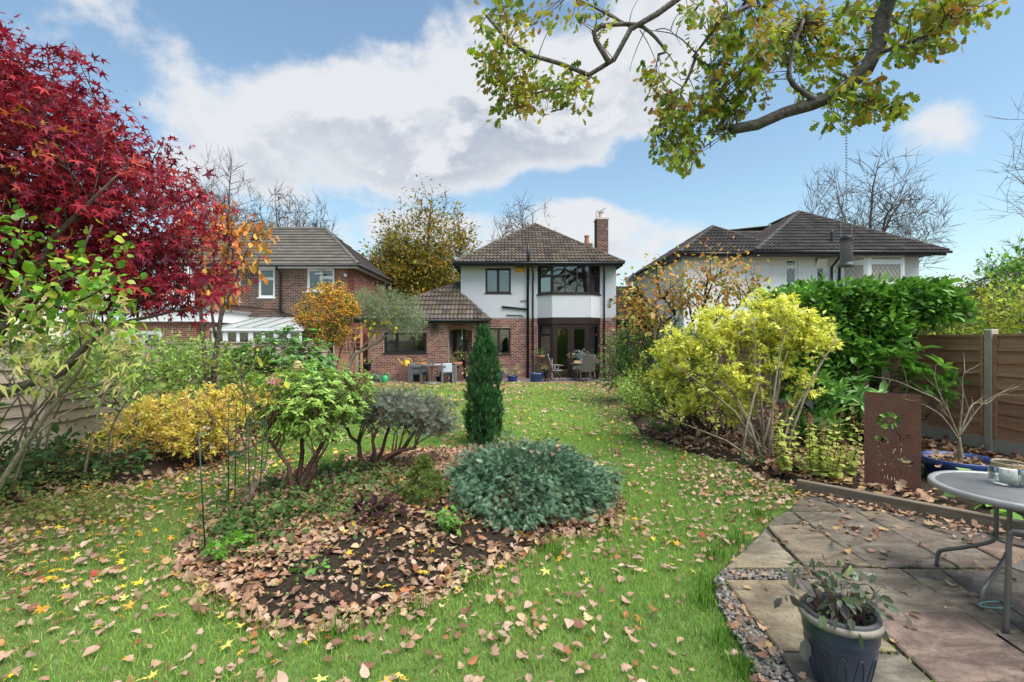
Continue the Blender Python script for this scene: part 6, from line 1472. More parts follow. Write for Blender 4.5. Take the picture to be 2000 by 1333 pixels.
# yellow leaved lamium-like clump in front of the panel
HYD = [(0.56, 0.62, 0.16, 3), (0.46, 0.56, 0.12, 3), (0.68, 0.66, 0.24, 1), (0.33, 0.45, 0.08, 1)]
base = V3((3.62, 5.75, .09)); root = thing('yellow_perennial', 'clump of upright yellow green perennial stems left of the rusted panel', 'plant', base); ss = []; LVp = []; LAx = []; LN = []; LSz = []; seed = []
for k in range(34):
    a = rng.uniform(0, 2 * np.pi); r0_ = math.sqrt(rng.random()); b = base + V3((math.cos(a) * r0_ * .36, math.sin(a) * r0_ * .26, -.02)); h = rng.uniform(.45, .92); t = b + V3((math.cos(a) * r0_ * .14 + rng.normal() * .02, math.sin(a) * r0_ * .12, h)); ss.append(bez(b, (b + t) / 2 + rng.normal(0, .02, 3), t, 8)); ph = rng.uniform(0, 3)
    for j in range(8):
        f = .18 + .75 * j / 8; p_ = b + (t - b) * f
        for sgn in (0, math.pi):
            an_ = ph + j * 1.57 + sgn; d = V3((math.cos(an_), math.sin(an_), .1)); LVp.append(p_); LAx.append(d); LN.append((0, 0, 1)); LSz.append(.105 * (1 - .55 * f) * rng.uniform(.8, 1.2))
    for j in range(5): seed.append(t + V3((0, 0, -.14 + j * .035)))
obj('stems', tubes('stems', np.array(ss), np.tile(np.linspace(.0055, .003, 8), (len(ss), 1)), 5), M_BARK_RED, root)
N = len(LVp); tag(obj('foliage', inst('foliage', T_ROUND[0], T_ROUND[1], np.array(LVp), frames(np.array(LAx) + rng.normal(0, .15, (N, 3)) - V3((0, 0, .25)), np.array(LN, float) + rng.normal(0, .2, (N, 3))), np.array(LSz), palette(HYD, N) * rng.uniform(.8, 1.2, (N, 1))), M_LEAF, root), kind='stuff')
tag(obj('seed_heads', leaves_at('seed_heads', np.array(seed), 4, .008, .028, T_RHOMB, [(0.34, 0.20, 0.11), (0.25, 0.13, 0.08)], droop=-.2), M_LEAF, root), kind='stuff')
clump('foxglove', 'broad green basal leaves behind the timber edging near the round table', 'plant', (4.62, 4.55, .1), 12, .10, .22, (T_OVAL[0] * np.array((1.2, 1, 1)), T_OVAL[1]), .17, [(0.20, 0.42, 0.06), (0.14, 0.30, 0.04)], M_GLOSSY)
clump('bedding_plant', 'low dark leafy plant at the lawn edge below the yellow shrub', 'plant', (2.75, 8.7, .09), 40, .2, .3, T_OVAL, .07, [(0.07, 0.16, 0.04), (0.11, 0.22, 0.05)])
clump('bedding_plant', 'small dark green plant in the leaf litter of the right bed', 'plant', (3.15, 6.35, .09), 16, .1, .12, T_OVAL, .05, [(0.04, 0.10, 0.04)])
clump('bedding_plant', 'glossy low plant between the rusted panel and the blue bowl', 'plant', (4.85, 5.95, .09), 26, .18, .25, T_OVAL, .085, [(0.05, 0.11, 0.05), (0.07, 0.15, 0.06)])
clump('bedding_plant', 'tiny yellow green shoots in the soil behind the edging', 'plant', (5.05, 4.1, .1), 10, .06, .2, T_OVAL, .05, [(0.2, 0.40, 0.10)])
# yellow-green hedge beyond the right fence
plant('golden_privet', 'bright yellow green hedge above the fence at the right edge', 'hedge', (9.3, 8.3, 0), [(8.9, 8.3, 2.15, .9, .8, .75), (9.9, 8.2, 2.5, 1.0, .9, .7), (8.3, 8.7, 1.6, .7, .6, .5), (9.3, 7.6, 1.5, .9, .6, .6)], 620, 10, .11, .065, T_RHOMB, [(0.42, 0.50, 0.05, 3), (0.30, 0.42, 0.04, 3), (0.55, 0.55, 0.08, 1), (0.14, 0.25, 0.03, 1)], 9, .03)
plant('golden_privet', 'darker leafy branches at the top of the right edge hedge', 'hedge', (11.0, 9.6, 0), [(10.4, 9.6, 3.0, .7, .7, .55), (10.9, 9.6, 2.0, .9, .8, .9)], 260, 10, .13, .095, T_OVAL, LA, 8, .03)
plant('conifer_hedge', 'feathery mid green conifer hedge behind the brown fence', 'hedge', (9.0, 11.0, 0), [(8.8, 11.0, 1.7, 1.0, .8, .9), (9.8, 11.5, 1.9, 1.2, .8, .9), (8.1, 10.6, 1.5, .6, .6, .7)], 380, 8, .13, .17, T_SPRAY, [(0.14, 0.20, 0.04, 2), (0.09, 0.15, 0.03, 2), (0.22, 0.26, 0.06, 1)], 8, .04)
# bare acer in the blue bowl is built with its pot below

# ------------------------------------------------------------------ overhanging oak
OK = [(0.192, 0.312, 0.03, 3), (0.3, 0.384, 0.036, 3), (0.084, 0.156, 0.024, 3), (0.504, 0.432, 0.048, 1.2), (0.456, 0.204, 0.042, 1.1), (0.264, 0.108, 0.048, 0.9)]
ob = V3((7.6, -1.6, -.1)); oak = thing('oak_tree', 'large oak whose lobed green and gold leaves and thick limbs hang in from above', 'tree', ob)
def PP(l): return [P(*q) for q in l]
limbA = [V3((6.6, -.8, 4.6)), V3((4.7, 2.2, 4.75)), *PP([(1770, -40, 4.0), (1735, 50, 4.15), (1690, 130, 4.25), (1640, 185, 4.35), (1570, 208, 4.45), (1500, 235, 4.5), (1428, 254, 4.55)])]
limbB = [V3((6.7, -.9, 5.0)), V3((3.6, 2.4, 5.6)), *PP([(1420, -70, 4.7), (1330, -5, 4.8), (1290, 25, 4.85), (1235, 55, 4.9), (1195, 120, 4.95), (1155, 150, 5.0), (1080, 120, 5.0), (1010, 100, 5.0), (950, 30, 5.0)])]
limbC = [V3((5.4, 1.0, 4.9)), *PP([(1540, -60, 4.4), (1470, 10, 4.5), (1400, 45, 4.6), (1370, 90, 4.65), (1355, 115, 4.7), (1385, 130, 4.7)])]
subs = [(PP([(1605, 205, 4.4), (1545, 160, 4.4), (1548, 100, 4.4), (1570, 40, 4.4)]), .028), (PP([(1190, 125, 4.95), (1160, 60, 4.9), (1230, 48, 4.9), (1265, 60, 4.9), (1300, 100, 4.9), (1285, 108, 4.9)]), .030),
        (PP([(1155, 150, 5.0), (1120, 170, 5.0), (1060, 180, 5.0), (1000, 190, 5.0)]), .014), (PP([(1360, 110, 4.7), (1340, 160, 4.7), (1300, 220, 4.7), (1280, 260, 4.75)]), .016), (PP([(1440, 250, 4.55), (1435, 215, 4.55), (1400, 170, 4.55)]), .012),
        (PP([(1700, 110, 4.2), (1760, 90, 4.1), (1830, 60, 4.0), (1890, 20, 3.9)]), .020), (PP([(1620, 190, 4.35), (1680, 190, 4.3), (1730, 210, 4.25)]), .012), (PP([(1010, 100, 5.0), (960, 120, 5.0), (985, 190, 5.0)]), .010), (PP([(1365, 110, 4.7), (1320, 70, 4.7), (1270, 60, 4.7)]), .008), (PP([(1235, 55, 4.9), (1170, 20, 4.95), (1110, -10, 5.0)]), .016)]
obj('trunk', tubes('trunk', np.array([resample([ob, ob + V3((-.1, .1, 2)), V3((7.3, -1.3, 4.0)), V3((6.9, -1.0, 5.2)), V3((6.5, -1.0, 8.5))], 16)]), np.array([np.interp(np.linspace(0, 1, 16), [0, .1, .5, 1], [.52, .42, .36, .2])]), 12), M_BARK_OAK, oak)
for pts_, ra in ((limbA, (.12, .085, .046)), (limbB, (.10, .045, .018)), (limbC, (.08, .038, .015))):
    q = resample(pts_, 34); q[8:-1] += rng.normal(0, .009, (25, 3)); rdd = np.interp(np.linspace(0, 1, 34), np.linspace(0, 1, len(ra)), ra) * rng.uniform(.92, 1.08, 34)
    obj('limb', tubes('limb', q[None], rdd[None], 10), M_BARK_OAK, oak)
tag(obj('branches', tubes('branches', np.array([resample(p_, 16) for p_, _ in subs]), np.array([np.linspace(r_0, r_0 * .45, 16) for _, r_0 in subs]), 7), M_BARK_OAK, oak), kind='stuff')
regions = [  # u, v, radius u, radius v, distance, clusters
    (985, 60, 55, 55, 5.0, 26), (1000, 150, 55, 60, 5.0, 40), (1060, 190, 60, 35, 5.0, 26), (1120, 175, 45, 35, 5.0, 22), (960, 120, 30, 40, 5.0, 14), (1090, 20, 60, 25, 5.0, 10), (1150, 40, 40, 30, 5.0, 5), (985, 205, 25, 20, 5.0, 7),
    (1320, 270, 45, 45, 4.7, 34), (1370, 220, 60, 45, 4.65, 40), (1290, 200, 30, 35, 4.75, 12), (1430, 180, 55, 45, 4.55, 34), (1340, 315, 30, 18, 4.75, 8), (1400, 110, 50, 40, 4.6, 16), (1290, 150, 40, 30, 4.8, 9),
    (1470, 60, 80, 50, 4.5, 46), (1550, 60, 80, 55, 4.75, 50), (1600, 110, 70, 45, 4.75, 30), (1500, 130, 50, 40, 4.5, 26), (1590, 170, 60, 28, 4.75, 14), (1690, 40, 80, 45, 4.6, 34), (1800, 50, 70, 40, 4.1, 34), (1870, 20, 70, 28, 4.0, 26), (1680, 180, 50, 35, 4.3, 22), (1720, 205, 45, 25, 4.25, 20), (1780, 100, 40, 30, 4.1, 10), (1645, 225, 30, 18, 4.35, 8), (1400, 20, 60, 25, 4.6, 14)]
cl = np.concatenate([np.stack([P(u + ru * a * math.sqrt(t), v + rv * b * math.sqrt(t), Y + rng.normal() * .22) for a, b, t in ((math.cos(x), math.sin(x), rng.random()) for x in rng.uniform(0, 6.283, max(3, int(n_ * .82))))]) for u, v, ru, rv, Y, n_ in regions])
# a lighter crown above and behind the camera
cl_up = sample_blobs([(5.5, -6.5, 8.0, 4.0, 2.5, 1.8), (8.5, -5, 7.0, 3, 3, 2), (1.5, -8.5, 8.5, 3, 2.5, 1.2)], 420, .5)
lp = np.concatenate([resample(q, 30)[10:] for q in (limbA, limbB, limbC)] + [resample(p_, 16) for p_, _ in subs])
tw = []
for c in cl:
    s_ = lp[np.argmin(np.linalg.norm(lp - c, axis=1) + .3 * np.abs(lp[:, 1] - c[1]))]; tw.append(bez(s_, (s_ + c) / 2 + rng.normal(0, .04, 3), c, 6))
tag(obj('twigs', tubes('twigs', np.array(tw), np.tile(np.linspace(.0055, .0022, 6), (len(tw), 1)), 3), M_BARK_DARK, oak), kind='stuff')
tag(obj('leaves', leaves_at('leaves', cl, 10, .045, .074, T_OAK, OK, up=.35, out=.4, droop=.45, rnd=1.0, szvar=.22), M_LEAF, oak), kind='stuff')
pt, rd = skeleton(V3((6.6, -1.0, 8.0)), cl_up, 14, .14, .01, 8, .1, .1); tag(obj('upper_branches', tubes('upper_branches', pt, rd, 6), M_BARK_OAK, oak), kind='stuff')
tag(obj('upper_leaves', leaves_at('upper_leaves', cl_up, 8, .22, .13, T_RHOMB, OK, droop=.3), M_LEAF, oak), kind='stuff')
# bare twigs hanging between the two leafy boughs
bt = []
for u0, v0, u1, v1 in ((1240, 60, 1160, 10), (1260, 60, 1230, 140), (1300, 100, 1330, 160), (1290, 105, 1270, 170), (1200, 120, 1150, 60), (1230, 50, 1250, -5), (1310, 60, 1340, 20), (1280, 60, 1330, 90), (1180, 60, 1130, 40), (1250, 60, 1290, 150)):
    a, b = P(u0, v0, 4.9), P(u1, v1, 4.9 + rng.normal() * .1); bt.append(bez(a, (a + b) / 2 + rng.normal(0, .05, 3), b, 8))
obj('bare_twigs', tubes('bare_twigs', np.array(bt), np.tile(np.linspace(.006, .002, 8), (len(bt), 1)), 5), M_BARK_OAK, oak)

# ------------------------------------------------------------------ hanging feeder
fx = P(1653, 480, 4.4)[0]; fy = 4.4; zt = P(0, 468, 4.4)[2]; zb = P(0, 520, 4.4)[2]
fd = thing('bird_feeder', 'cylindrical mesh bird feeder hanging on a chain from the oak limb', 'bird feeder', (fx, fy, zb))
mb = MB()
for a in np.linspace(0, 2 * np.pi, 18, endpoint=False):
    for sg in (-1, 1):
        mb.tube([(fx + .048 * math.cos(a + sg * t * 1.6), fy + .048 * math.sin(a + sg * t * 1.6), zb + .02 + (zt - zb - .03) * t) for t in np.linspace(0, 1, 9)], .0022, 4)
mb.build('mesh_tube', M_STEEL, fd)
mb = MB(); mb.lathe([(0, zb + .02), (.042, zb + .02), (.043, zt - .02), (0, zt - .02)], (fx, fy, 0), 16); mb.build('peanuts', plain('peanuts', (0.12, 0.085, 0.055), .8, 0, .5, 90, .8, 60), fd, True)
mb = MB(); mb.lathe([(0, zt + .035), (.03, zt + .032), (.053, zt + .012), (.055, zt - .018), (0, zt - .018)], (fx, fy, 0), 18); mb.build('lid', M_BLACK, fd)
mb = MB(); mb.lathe([(0, zb - .01), (.066, zb - .008), (.066, zb + .004), (.052, zb + .03), (0, zb + .03)], (fx, fy, 0), 18); mb.build('tray', M_POTIN, fd)
mb = MB(); zz = zt + .28
mb.tube([(fx - .05, fy, zt), (fx - .05, fy, zt + .16), (fx, fy, zz)], .003, 5); mb.tube([(fx + .05, fy, zt), (fx + .05, fy, zt + .16), (fx, fy, zz)], .003, 5); mb.build('hanger', M_STEEL, fd)
cn = thing('chain', 'thin steel chain holding the bird feeder below the oak limb', 'chain', (fx, fy, zz)); mb = MB()
ztop = P(0, 235, 4.4)[2]; link_l = .034
def chain(mb, a, b):
    a, b = V3(a), V3(b); d = unit(b - a); n_ = int(np.linalg.norm(b - a) / (link_l * .78)); s1 = unit(np.cross(d, (0.3, 1, .1))); s2 = np.cross(d, s1)
    for k in range(n_):
        c = a + (b - a) * (k + .5) / n_; s_ = s1 if k % 2 else s2; t = np.linspace(0, 2 * np.pi, 9)
        mb.tube([c + d * math.cos(x) * link_l * .5 + s_ * math.sin(x) * link_l * .28 for x in t], .0024, 4)
chain(mb, (fx, fy, zz), (fx, fy, ztop)); chain(mb, (fx, fy, ztop), P(1645, 185, 4.36)); chain(mb, (fx, fy, ztop), P(1664, 172, 4.36)); mb.build('links', M_STEEL, cn)

# ------------------------------------------------------------------ rusted flower panel
pl0 = np.array((3.965, 5.44)); pr0 = np.array((4.315, 5.10)); zb_ = .07
Wp = float(np.linalg.norm(pr0 - pl0)); Hp = 1.06; d = unit(pr0 - pl0); nr = V3((-d[1] * -1, d[0] * -1, 0)); nr = V3((d[1], -d[0], 0))
tx = lambda px_: (px_ - 135) / (702 - 135) * Wp
tzp = lambda px_, py_: Hp * (1 - (py_ - (97 + (px_ - 135) * .09)) / (1095 - 97))
loops2 = []
def ell(cx, cy, rx, ry, n=14, wob=0): return [(cx + rx * math.cos(2 * math.pi * i / n) * (1 + wob * math.sin(5 * 2 * math.pi * i / n)), cy + ry * math.sin(2 * math.pi * i / n) * (1 + wob * math.cos(3 * 2 * math.pi * i / n))) for i in range(n)]
C0 = (392, 402)
for k in range(7):
    a0, a1 = 2 * math.pi * (k + .07) / 7 - .2, 2 * math.pi * (k + .93) / 7 - .2; pts_ = []
    for i in range(5): t = a0 + (a1 - a0) * i / 4; pts_.append((C0[0] + math.cos(t) * (118 + 16 * math.sin(math.pi * i / 4)), C0[1] + math.sin(t) * (78 + 14 * math.sin(math.pi * i / 4))))
    for i in range(5): t = a1 + (a0 - a1) * i / 4; pts_.append((C0[0] + math.cos(t) * 66, C0[1] + math.sin(t) * 42))
    loops2.append(pts_)
loops2.append(ell(392, 402, 20, 13, 8))
for k in range(8): t = 2 * math.pi * k / 8; loops2.append(ell(392 + 40 * math.cos(t), 402 + 26 * math.sin(t), 5, 4, 5))
loops2.append([(235, 578), (262, 556), (305, 570), (330, 558), (372, 580), (378, 600), (405, 606), (422, 632), (400, 650), (345, 640), (300, 628), (262, 606)])
loops2.append(ell(572, 563, 36, 24, 10))
def stem_cut(pts_, w):
    q = resample([(a, b, 0) for a, b in pts_], 9)[:, :2]; t = unit(np.gradient(q, axis=0)); nn = np.stack([-t[:, 1], t[:, 0]], -1); return list(map(tuple, q + nn * w)) + list(map(tuple, (q - nn * w)[::-1]))
for pts_, w in (([(450, 500), (490, 550), (510, 600), (520, 655)], 7), ([(545, 592), (525, 606)], 6), ([(487, 650), (455, 690), (432, 740)], 7), ([(290, 640), (282, 680), (288, 720)], 7), ([(292, 735), (318, 790), (340, 830)], 6), ([(345, 838), (362, 868)], 6), ([(515, 670), (512, 720), (508, 760)], 6), ([(425, 752), (418, 800), (414, 850)], 6), ([(204, 790), (250, 820), (296, 872)], 9), ([(320, 910), (345, 960), (350, 1000)], 5), ([(414, 885), (414, 960)], 4), ([(510, 890), (506, 960), (512, 1010)], 5), ([(455, 880), (448, 980), (446, 1060)], 4), ([(375, 960), (385, 1050)], 4), ([(515, 1030), (520, 1075)], 4), ([(418, 980), (418, 1060)], 4)): loops2.append(stem_cut(pts_, w))
loops2.append([(460, 795), (545, 772), (580, 790), (640, 825), (600, 870), (560, 850), (520, 812)])
cu = bpy.data.curves.new('panel', 'CURVE'); cu.dimensions = '2D'; cu.fill_mode = 'BOTH'; cu.extrude = .003
def addsp(pts_):
    s_ = cu.splines.new('POLY'); s_.points.add(len(pts_) - 1); s_.use_cyclic_u = True
    for q, (a, b) in zip(s_.points, pts_): q.co = (a, b, 0, 1)
addsp([(0, 0), (Wp, 0), (Wp, Hp), (0, Hp)])
for l in loops2: addsp([(tx(a), tzp(a, b)) for a, b in l])
co = bpy.data.objects.new('panel_curve', cu); COL.objects.link(co); dg = bpy.context.evaluated_depsgraph_get(); me = bpy.data.meshes.new_from_object(co.evaluated_get(dg)); bpy.data.objects.remove(co)
pn = obj('rusted_panel', me, M_RUST); pn.matrix_basis = Matrix(((d[0], 0, nr[0], pl0[0]), (d[1], 0, nr[1], pl0[1]), (0, 1, 0, zb_), (0, 0, 0, 1)))
tag(pn, 'tall rusted steel panel with cut-out poppies behind the patio edging', 'garden panel')

# ------------------------------------------------------------------ pots
def pot(name, label, cat, c, prof, mat, soil_r, soil_z, seg=28, group=None, soilm=None):
    root = thing(name, label, cat, c, group); mb = MB(); mb.lathe(prof, c, seg); mb.build('pot', mat, root, True)
    mb = MB(); mb.lathe([(0, soil_z + .012), (soil_r * .6, soil_z + .010), (soil_r, soil_z)], c, seg); mb.build('soil', soilm or M_SOIL, root, True); return root
# foreground slate pot with wilting perennial
c = V3((1.60, 2.36, TOPZ - .006)); pc_ = thing('glazed_pot', 'dark slate blue glazed pot with a wilting plant in the foreground', 'plant pot', c)
mb = MB(); mb.lathe([(0, 0), (.13, 0), (.14, .01), (.165, .12), (.185, .22), (.188, .225), (.186, .235), (.193, .262), (.197, .268), (.195, .28), (.199, .30), (.203, .335)], c, 40, cap=False); mb.build('body', M_SLATEPOT, pc_, True)
mb = MB(); mb.lathe([(.203, .333), (.214, .338), (.219, .352), (.216, .366), (.203, .371)], c, 40, cap=False); mb.build('rim', M_RIM, pc_, True)
mb = MB(); mb.lathe([(.204, .368), (.200, .384), (.186, .390), (.174, .383), (.168, .36), (.158, .24)], c, 40, cap=False); mb.build('inner_rim', M_POTIN, pc_, True)
mb = MB()
for k in range(11):
    a = 2 * math.pi * k / 11
    mb.tube([c + V3((math.cos(a + t * .25) * (.200 - .05 * abs(t) - .01 * (1 - t)), math.sin(a + t * .25) * (.200 - .05 * abs(t) - .01 * (1 - t)), .25 - .19 * (1 - math.cos(t * 1.4)) * 1.0)) * 1.0 for t in np.linspace(-1, 1, 13)], .004, 5)
mb = MB()
for k in range(12):
    a = 2 * math.pi * k / 12
    for sg in (-1, 1):
        pts_ = []
        for t in np.linspace(0, 1, 9):
            z = .215 - .16 * t; r = np.interp(z, [.01, .12, .22], [.14, .165, .185]) + .001; aa = a + sg * .22 * math.sqrt(max(0, t)) * (1 - .25 * t); pts_.append(c + V3((math.cos(aa) * r, math.sin(aa) * r, z)))
        mb.tube(pts_, .0035, 5)
mb.build('petal_relief', M_SLATEPOT, pc_, True)
mb = MB(); mb.lathe([(0, .30), (.1, .298), (.164, .29)], c, 30); mb.build('soil', M_SOIL, pc_, True)
pc_.scale = (.82, .82, .92)
pp = thing('wilting_perennial', 'wilting purple green perennial with bare stems growing in the slate pot', 'plant', c + V3((0, 0, .28))); st = []; tips_ = []
for k in range(30):
    a = rng.uniform(0, 6.283); r = .105 * math.sqrt(rng.random()); b = c + V3((math.cos(a) * r * .6, math.sin(a) * r * .6, .265)); t = c + V3((math.cos(a) * r * 1.7, math.sin(a) * r * 1.7, rng.uniform(.36, .50))); st.append(bez(b, (b + t) / 2 + V3((0, 0, .05)), t, 7)); tips_.append(t)
for u, v in ((1655, 1148), (1672, 1140), (1620, 1150), (1562, 1135), (1540, 1150), (1685, 1150)):
    t = P(u, v, 2.38); b = c + V3((rng.normal() * .04, rng.normal() * .04, .28)); st.append(bez(b, (b + t) / 2 + rng.normal(0, .015, 3), t, 7))
obj('stems', tubes('stems', np.array(st), np.tile(np.linspace(.0032, .0016, 7), (len(st), 1)), 5), M_BARK_RED, pp)
WP = [(0.10, 0.16, 0.07, 3), (0.14, 0.12, 0.11, 2), (0.20, 0.24, 0.20, 2), (0.09, 0.05, 0.06, 1), (0.22, 0.38, 0.06, .7)]
tag(obj('foliage', leaves_at('foliage', np.array(tips_), 7, .035, .050, T_OVAL, WP, up=.6, droop=.3, rnd=1.0), M_LEAF, pp), kind='stuff')
ex_l = np.stack([P(u, v, 2.36) for u, v in ((1535, 1162), (1548, 1160), (1595, 1148), (1600, 1175), (1652, 1262), (1640, 1265), (1665, 1235), (1690, 1265), (1580, 1240), (1625, 1200), (1530, 1168))])
tag(obj('drooping_leaves', leaves_at('drooping_leaves', ex_l, 2, .012, .075, T_OVAL, [(0.12, 0.10, 0.10), (0.16, 0.17, 0.14)], up=.3, droop=.5), M_LEAF, pp), kind='stuff')
# big blue bowl with bare acer
c = V3((5.20, 5.62, .09)); r_ = pot('blue_bowl', 'wide blue plastic bowl planter beside the concrete fence post', 'plant pot', c, [(0, 0), (.26, 0), (.27, .01), (.335, .17), (.352, .175), (.362, .19), (.366, .245), (.360, .255), (.340, .252), (.330, .20), (.3, .12)], M_BLUEPOT, .333, .195)
ac = thing('bare_acer', 'small leafless acer with fine twigs growing in the blue bowl', 'tree', c + V3((0, 0, .2))); paths = []; radii = []; tips_ = []
b0 = c + V3((.02, 0, .19)); pts_ = [b0, b0 + V3((-.01, 0, .15)), b0 + V3((-.03, 0, .30))]
tr0 = resample(pts_, 10)
mains = [[tr0[-1], P(1840, 790, 5.5), P(1795, 765, 5.4), P(1750, 745, 5.3), P(1718, 738, 5.25)], [tr0[-1], P(1880, 780, 5.6), P(1880, 735, 5.6), P(1895, 722, 5.6)], [tr0[-1], P(1910, 800, 5.6), P(1940, 775, 5.55), P(1990, 755, 5.5)], [tr0[-1], P(1850, 800, 5.5), P(1835, 770, 5.5), P(1825, 735, 5.5)], [tr0[-1], P(1900, 790, 5.7), P(1925, 790, 5.8), P(1960, 765, 5.8)], [tr0[-2], P(1840, 815, 5.4), P(1800, 790, 5.2), P(1765, 780, 5.1)]]
obj('trunk', tubes('trunk', tr0[None], np.linspace(.028, .02, 10)[None], 8), M_BARK_PALE, ac)
br = [resample(q, 12) for q in mains]; rb_ = [np.linspace(.013, .003, 12)] * len(br)
for q in list(br):
    for k in range(9):
        i = rng.integers(3, 12); s_ = q[i]; dd = unit(q[min(11, i + 1)] - q[i - 1]) + rng.normal(0, .55, 3); br.append(bez(s_, s_ + dd * .06, s_ + dd * rng.uniform(.10, .24) + V3((0, 0, .03)), 12)); rb_.append(np.linspace(.0035, .0012, 12))
tag(obj('branches', tubes('branches', np.array(br), np.array(rb_), 5), M_BARK_PALE, ac), kind='stuff')

# ------------------------------------------------------------------ foreground table
tcx, tcy, th = 3.30, 3.15, .74
tb = thing('round_table', 'round grey metal garden table at the right edge of the patio', 'table', (tcx, tcy, TOPZ))
mb = MB(); mb.lathe([(0, th - .004), (.405, th - .004), (.408, th - .008)], (tcx, tcy, 0), 64); mb.build('top', M_TABLETOP, tb, True)
mb = MB(); mb.lathe([(.408, th - .008), (.412, th), (.442, th + .001), (.450, th - .006), (.450, th - .034), (.44, th - .040), (.41, th - .038), (0, th - .030)], (tcx, tcy, 0), 64); mb.build('rim', plain('table rim', (0.36, 0.35, 0.34), .4, .3, .1), tb, True)
for k in range(4):
    a = math.radians(113) + k * math.pi / 2; dv = V3((math.cos(a), math.sin(a), 0)); c = V3((tcx, tcy, 0))
    mb = MB(); mb.tube([c + dv * .11 + V3((0, 0, th - .035)), c + dv * .11 + V3((0, 0, .44)), c + dv * .115 + V3((0, 0, .375)), c + dv * .15 + V3((0, 0, .33)), c + dv * .28 + V3((0, 0, .245)), c + dv * .39 + V3((0, 0, .185)), c + dv * .43 + V3((0, 0, .15)), c + dv * .445 + V3((0, 0, TOPZ - .002))], .0135, 10, 40); mb.build('leg', M_METAL, tb, True)
mb = MB(); mb.tube([(tcx + .125 * math.cos(t), tcy + .125 * math.sin(t), .40) for t in np.linspace(0, 6.283, 25)], .008, 6); mb.build('brace', M_METAL, tb, True); mb = MB(); mb.tube([(tcx + .125 * math.cos(t), tcy + .125 * math.sin(t), .62) for t in np.linspace(0, 6.283, 25)], .008, 6); mb.build('brace', M_METAL, tb, True)
mb = MB(); mb.obox((tcx, tcy, .685), (.30, .05, .03), (math.cos(2), math.sin(2), 0), (-math.sin(2), math.cos(2), 0)); mb.obox((tcx, tcy, .655), (.30, .05, .03), (-math.sin(2), math.cos(2), 0), (math.cos(2), math.sin(2), 0)); mb.build('spider', M_METAL, tb)
# candle jar
c = V3((3.335, 3.25, th + .001)); jr = thing('candle_jar', 'glass jar lantern with a rope collar on the round table', 'jar', c)
mb = MB(); mb.lathe([(0, .004), (.085, .004), (.096, .02), (.098, .09), (.085, .118), (.077, .128), (.082, .152), (.076, .152), (.072, .128), (.080, .114), (.092, .088), (.090, .022), (.08, .010), (0, .010)], c, 32); mb.build('glass', M_GLASS2, jr, True)
mb = MB()
for k in range(3): mb.tube([c + V3((.082 * math.cos(t), .082 * math.sin(t), .122 + k * .009)) for t in np.linspace(0, 6.283, 28)], .005, 6)
mb.tube([c + V3((-.06, -.06, .13)), c + V3((-.075, -.075, .11)), c + V3((-.083, -.083, .09))], .002, 5); mb.build('rope', M_ROPE, jr, True)
hp_ = []
for t in np.linspace(0, 2 * np.pi, 22, endpoint=False): hp_.append((16 * math.sin(t) ** 3 * .0014, (13 * math.cos(t) - 5 * math.cos(2 * t) - 2 * math.cos(3 * t) - math.cos(4 * t)) * .0014))
hc = c + V3((-.075, -.072, .09)); hd = unit(V3((.75, -.66, 0))); mb = MB(); mb.slab([hc + hd * a + V3((0, 0, b)) for a, b in hp_], .004); mb.build('heart_tag', M_UPVC, jr)
cd = thing('candle', 'white pillar candle inside the glass jar', 'candle', c + V3((0, 0, .011)))
mb = MB(); mb.lathe([(0, .011), (.045, .011), (.046, .10), (.04, .104), (0, .098)], c, 24); mb.build('wax', M_WAX, cd, True); mb = MB(); mb.tube([c + V3((0, 0, .098)), c + V3((.003, 0, .113))], .0015, 5); mb.build('wick', M_BLACK, cd)
lf = inst('fallen_leaf', T_ROUND[0], T_ROUND[1], np.array([(3.27, 3.03, th + .012)]), frames(np.array([(1, -.15, .05)]), np.array([(0, -.2, 1.)])), np.array([.11]), np.array([(0.16, 0.42, 0.04)])); o = obj('fallen_leaf', lf, M_LEAF); tag(o, 'single bright green leaf lying on the round table by the jar', 'leaf')
# metal chair mostly out of frame
chx = thing('garden_chair', 'metal tube garden chair cut off by the right frame edge', 'chair', (3.1, 2.45, TOPZ))
fwd = unit(V3((-.45, 1, 0))); rt = V3((fwd[1], -fwd[0], 0)); o0 = V3((2.80, 2.74, 0))
for k, off in enumerate((0, .56)):
    q = o0 + rt * off; mb = MB(); mb.tube([q + V3((0, 0, TOPZ - .002)), q + V3((0, 0, .35)) - fwd * .01, q + V3((0, 0, .58)) - fwd * .015, q + V3((0, 0, .635)) - fwd * .05, q - fwd * .30 + V3((0, 0, .64)), q - fwd * .52 + V3((0, 0, .62))], .0145, 10, 30); mb.build('arm', M_METAL, chx, True)
    mb = MB(); mb.tube([q - fwd * .55 + V3((0, 0, TOPZ - .002)), q - fwd * .50 + V3((0, 0, .42)), q - fwd * .58 + V3((0, 0, 1.0))], .0135, 10, 20); mb.build('leg', M_METAL, chx, True)
mb = MB(); s0 = o0 + V3((0, 0, .42)); mb.slab([s0 + rt * .02, s0 + rt * .54, s0 + rt * .54 - fwd * .50, s0 + rt * .02 - fwd * .50], .008); mb.build('seat', M_SLING, chx)
mb = MB(); s0 = o0 - fwd * .51 + V3((0, 0, .46)); mb.slab([s0 + rt * .02, s0 + rt * .54, s0 + rt * .54 - fwd * .07 + V3((0, 0, .5)), s0 + rt * .02 - fwd * .07 + V3((0, 0, .5))], .008); mb.build('backrest', M_SLING, chx)
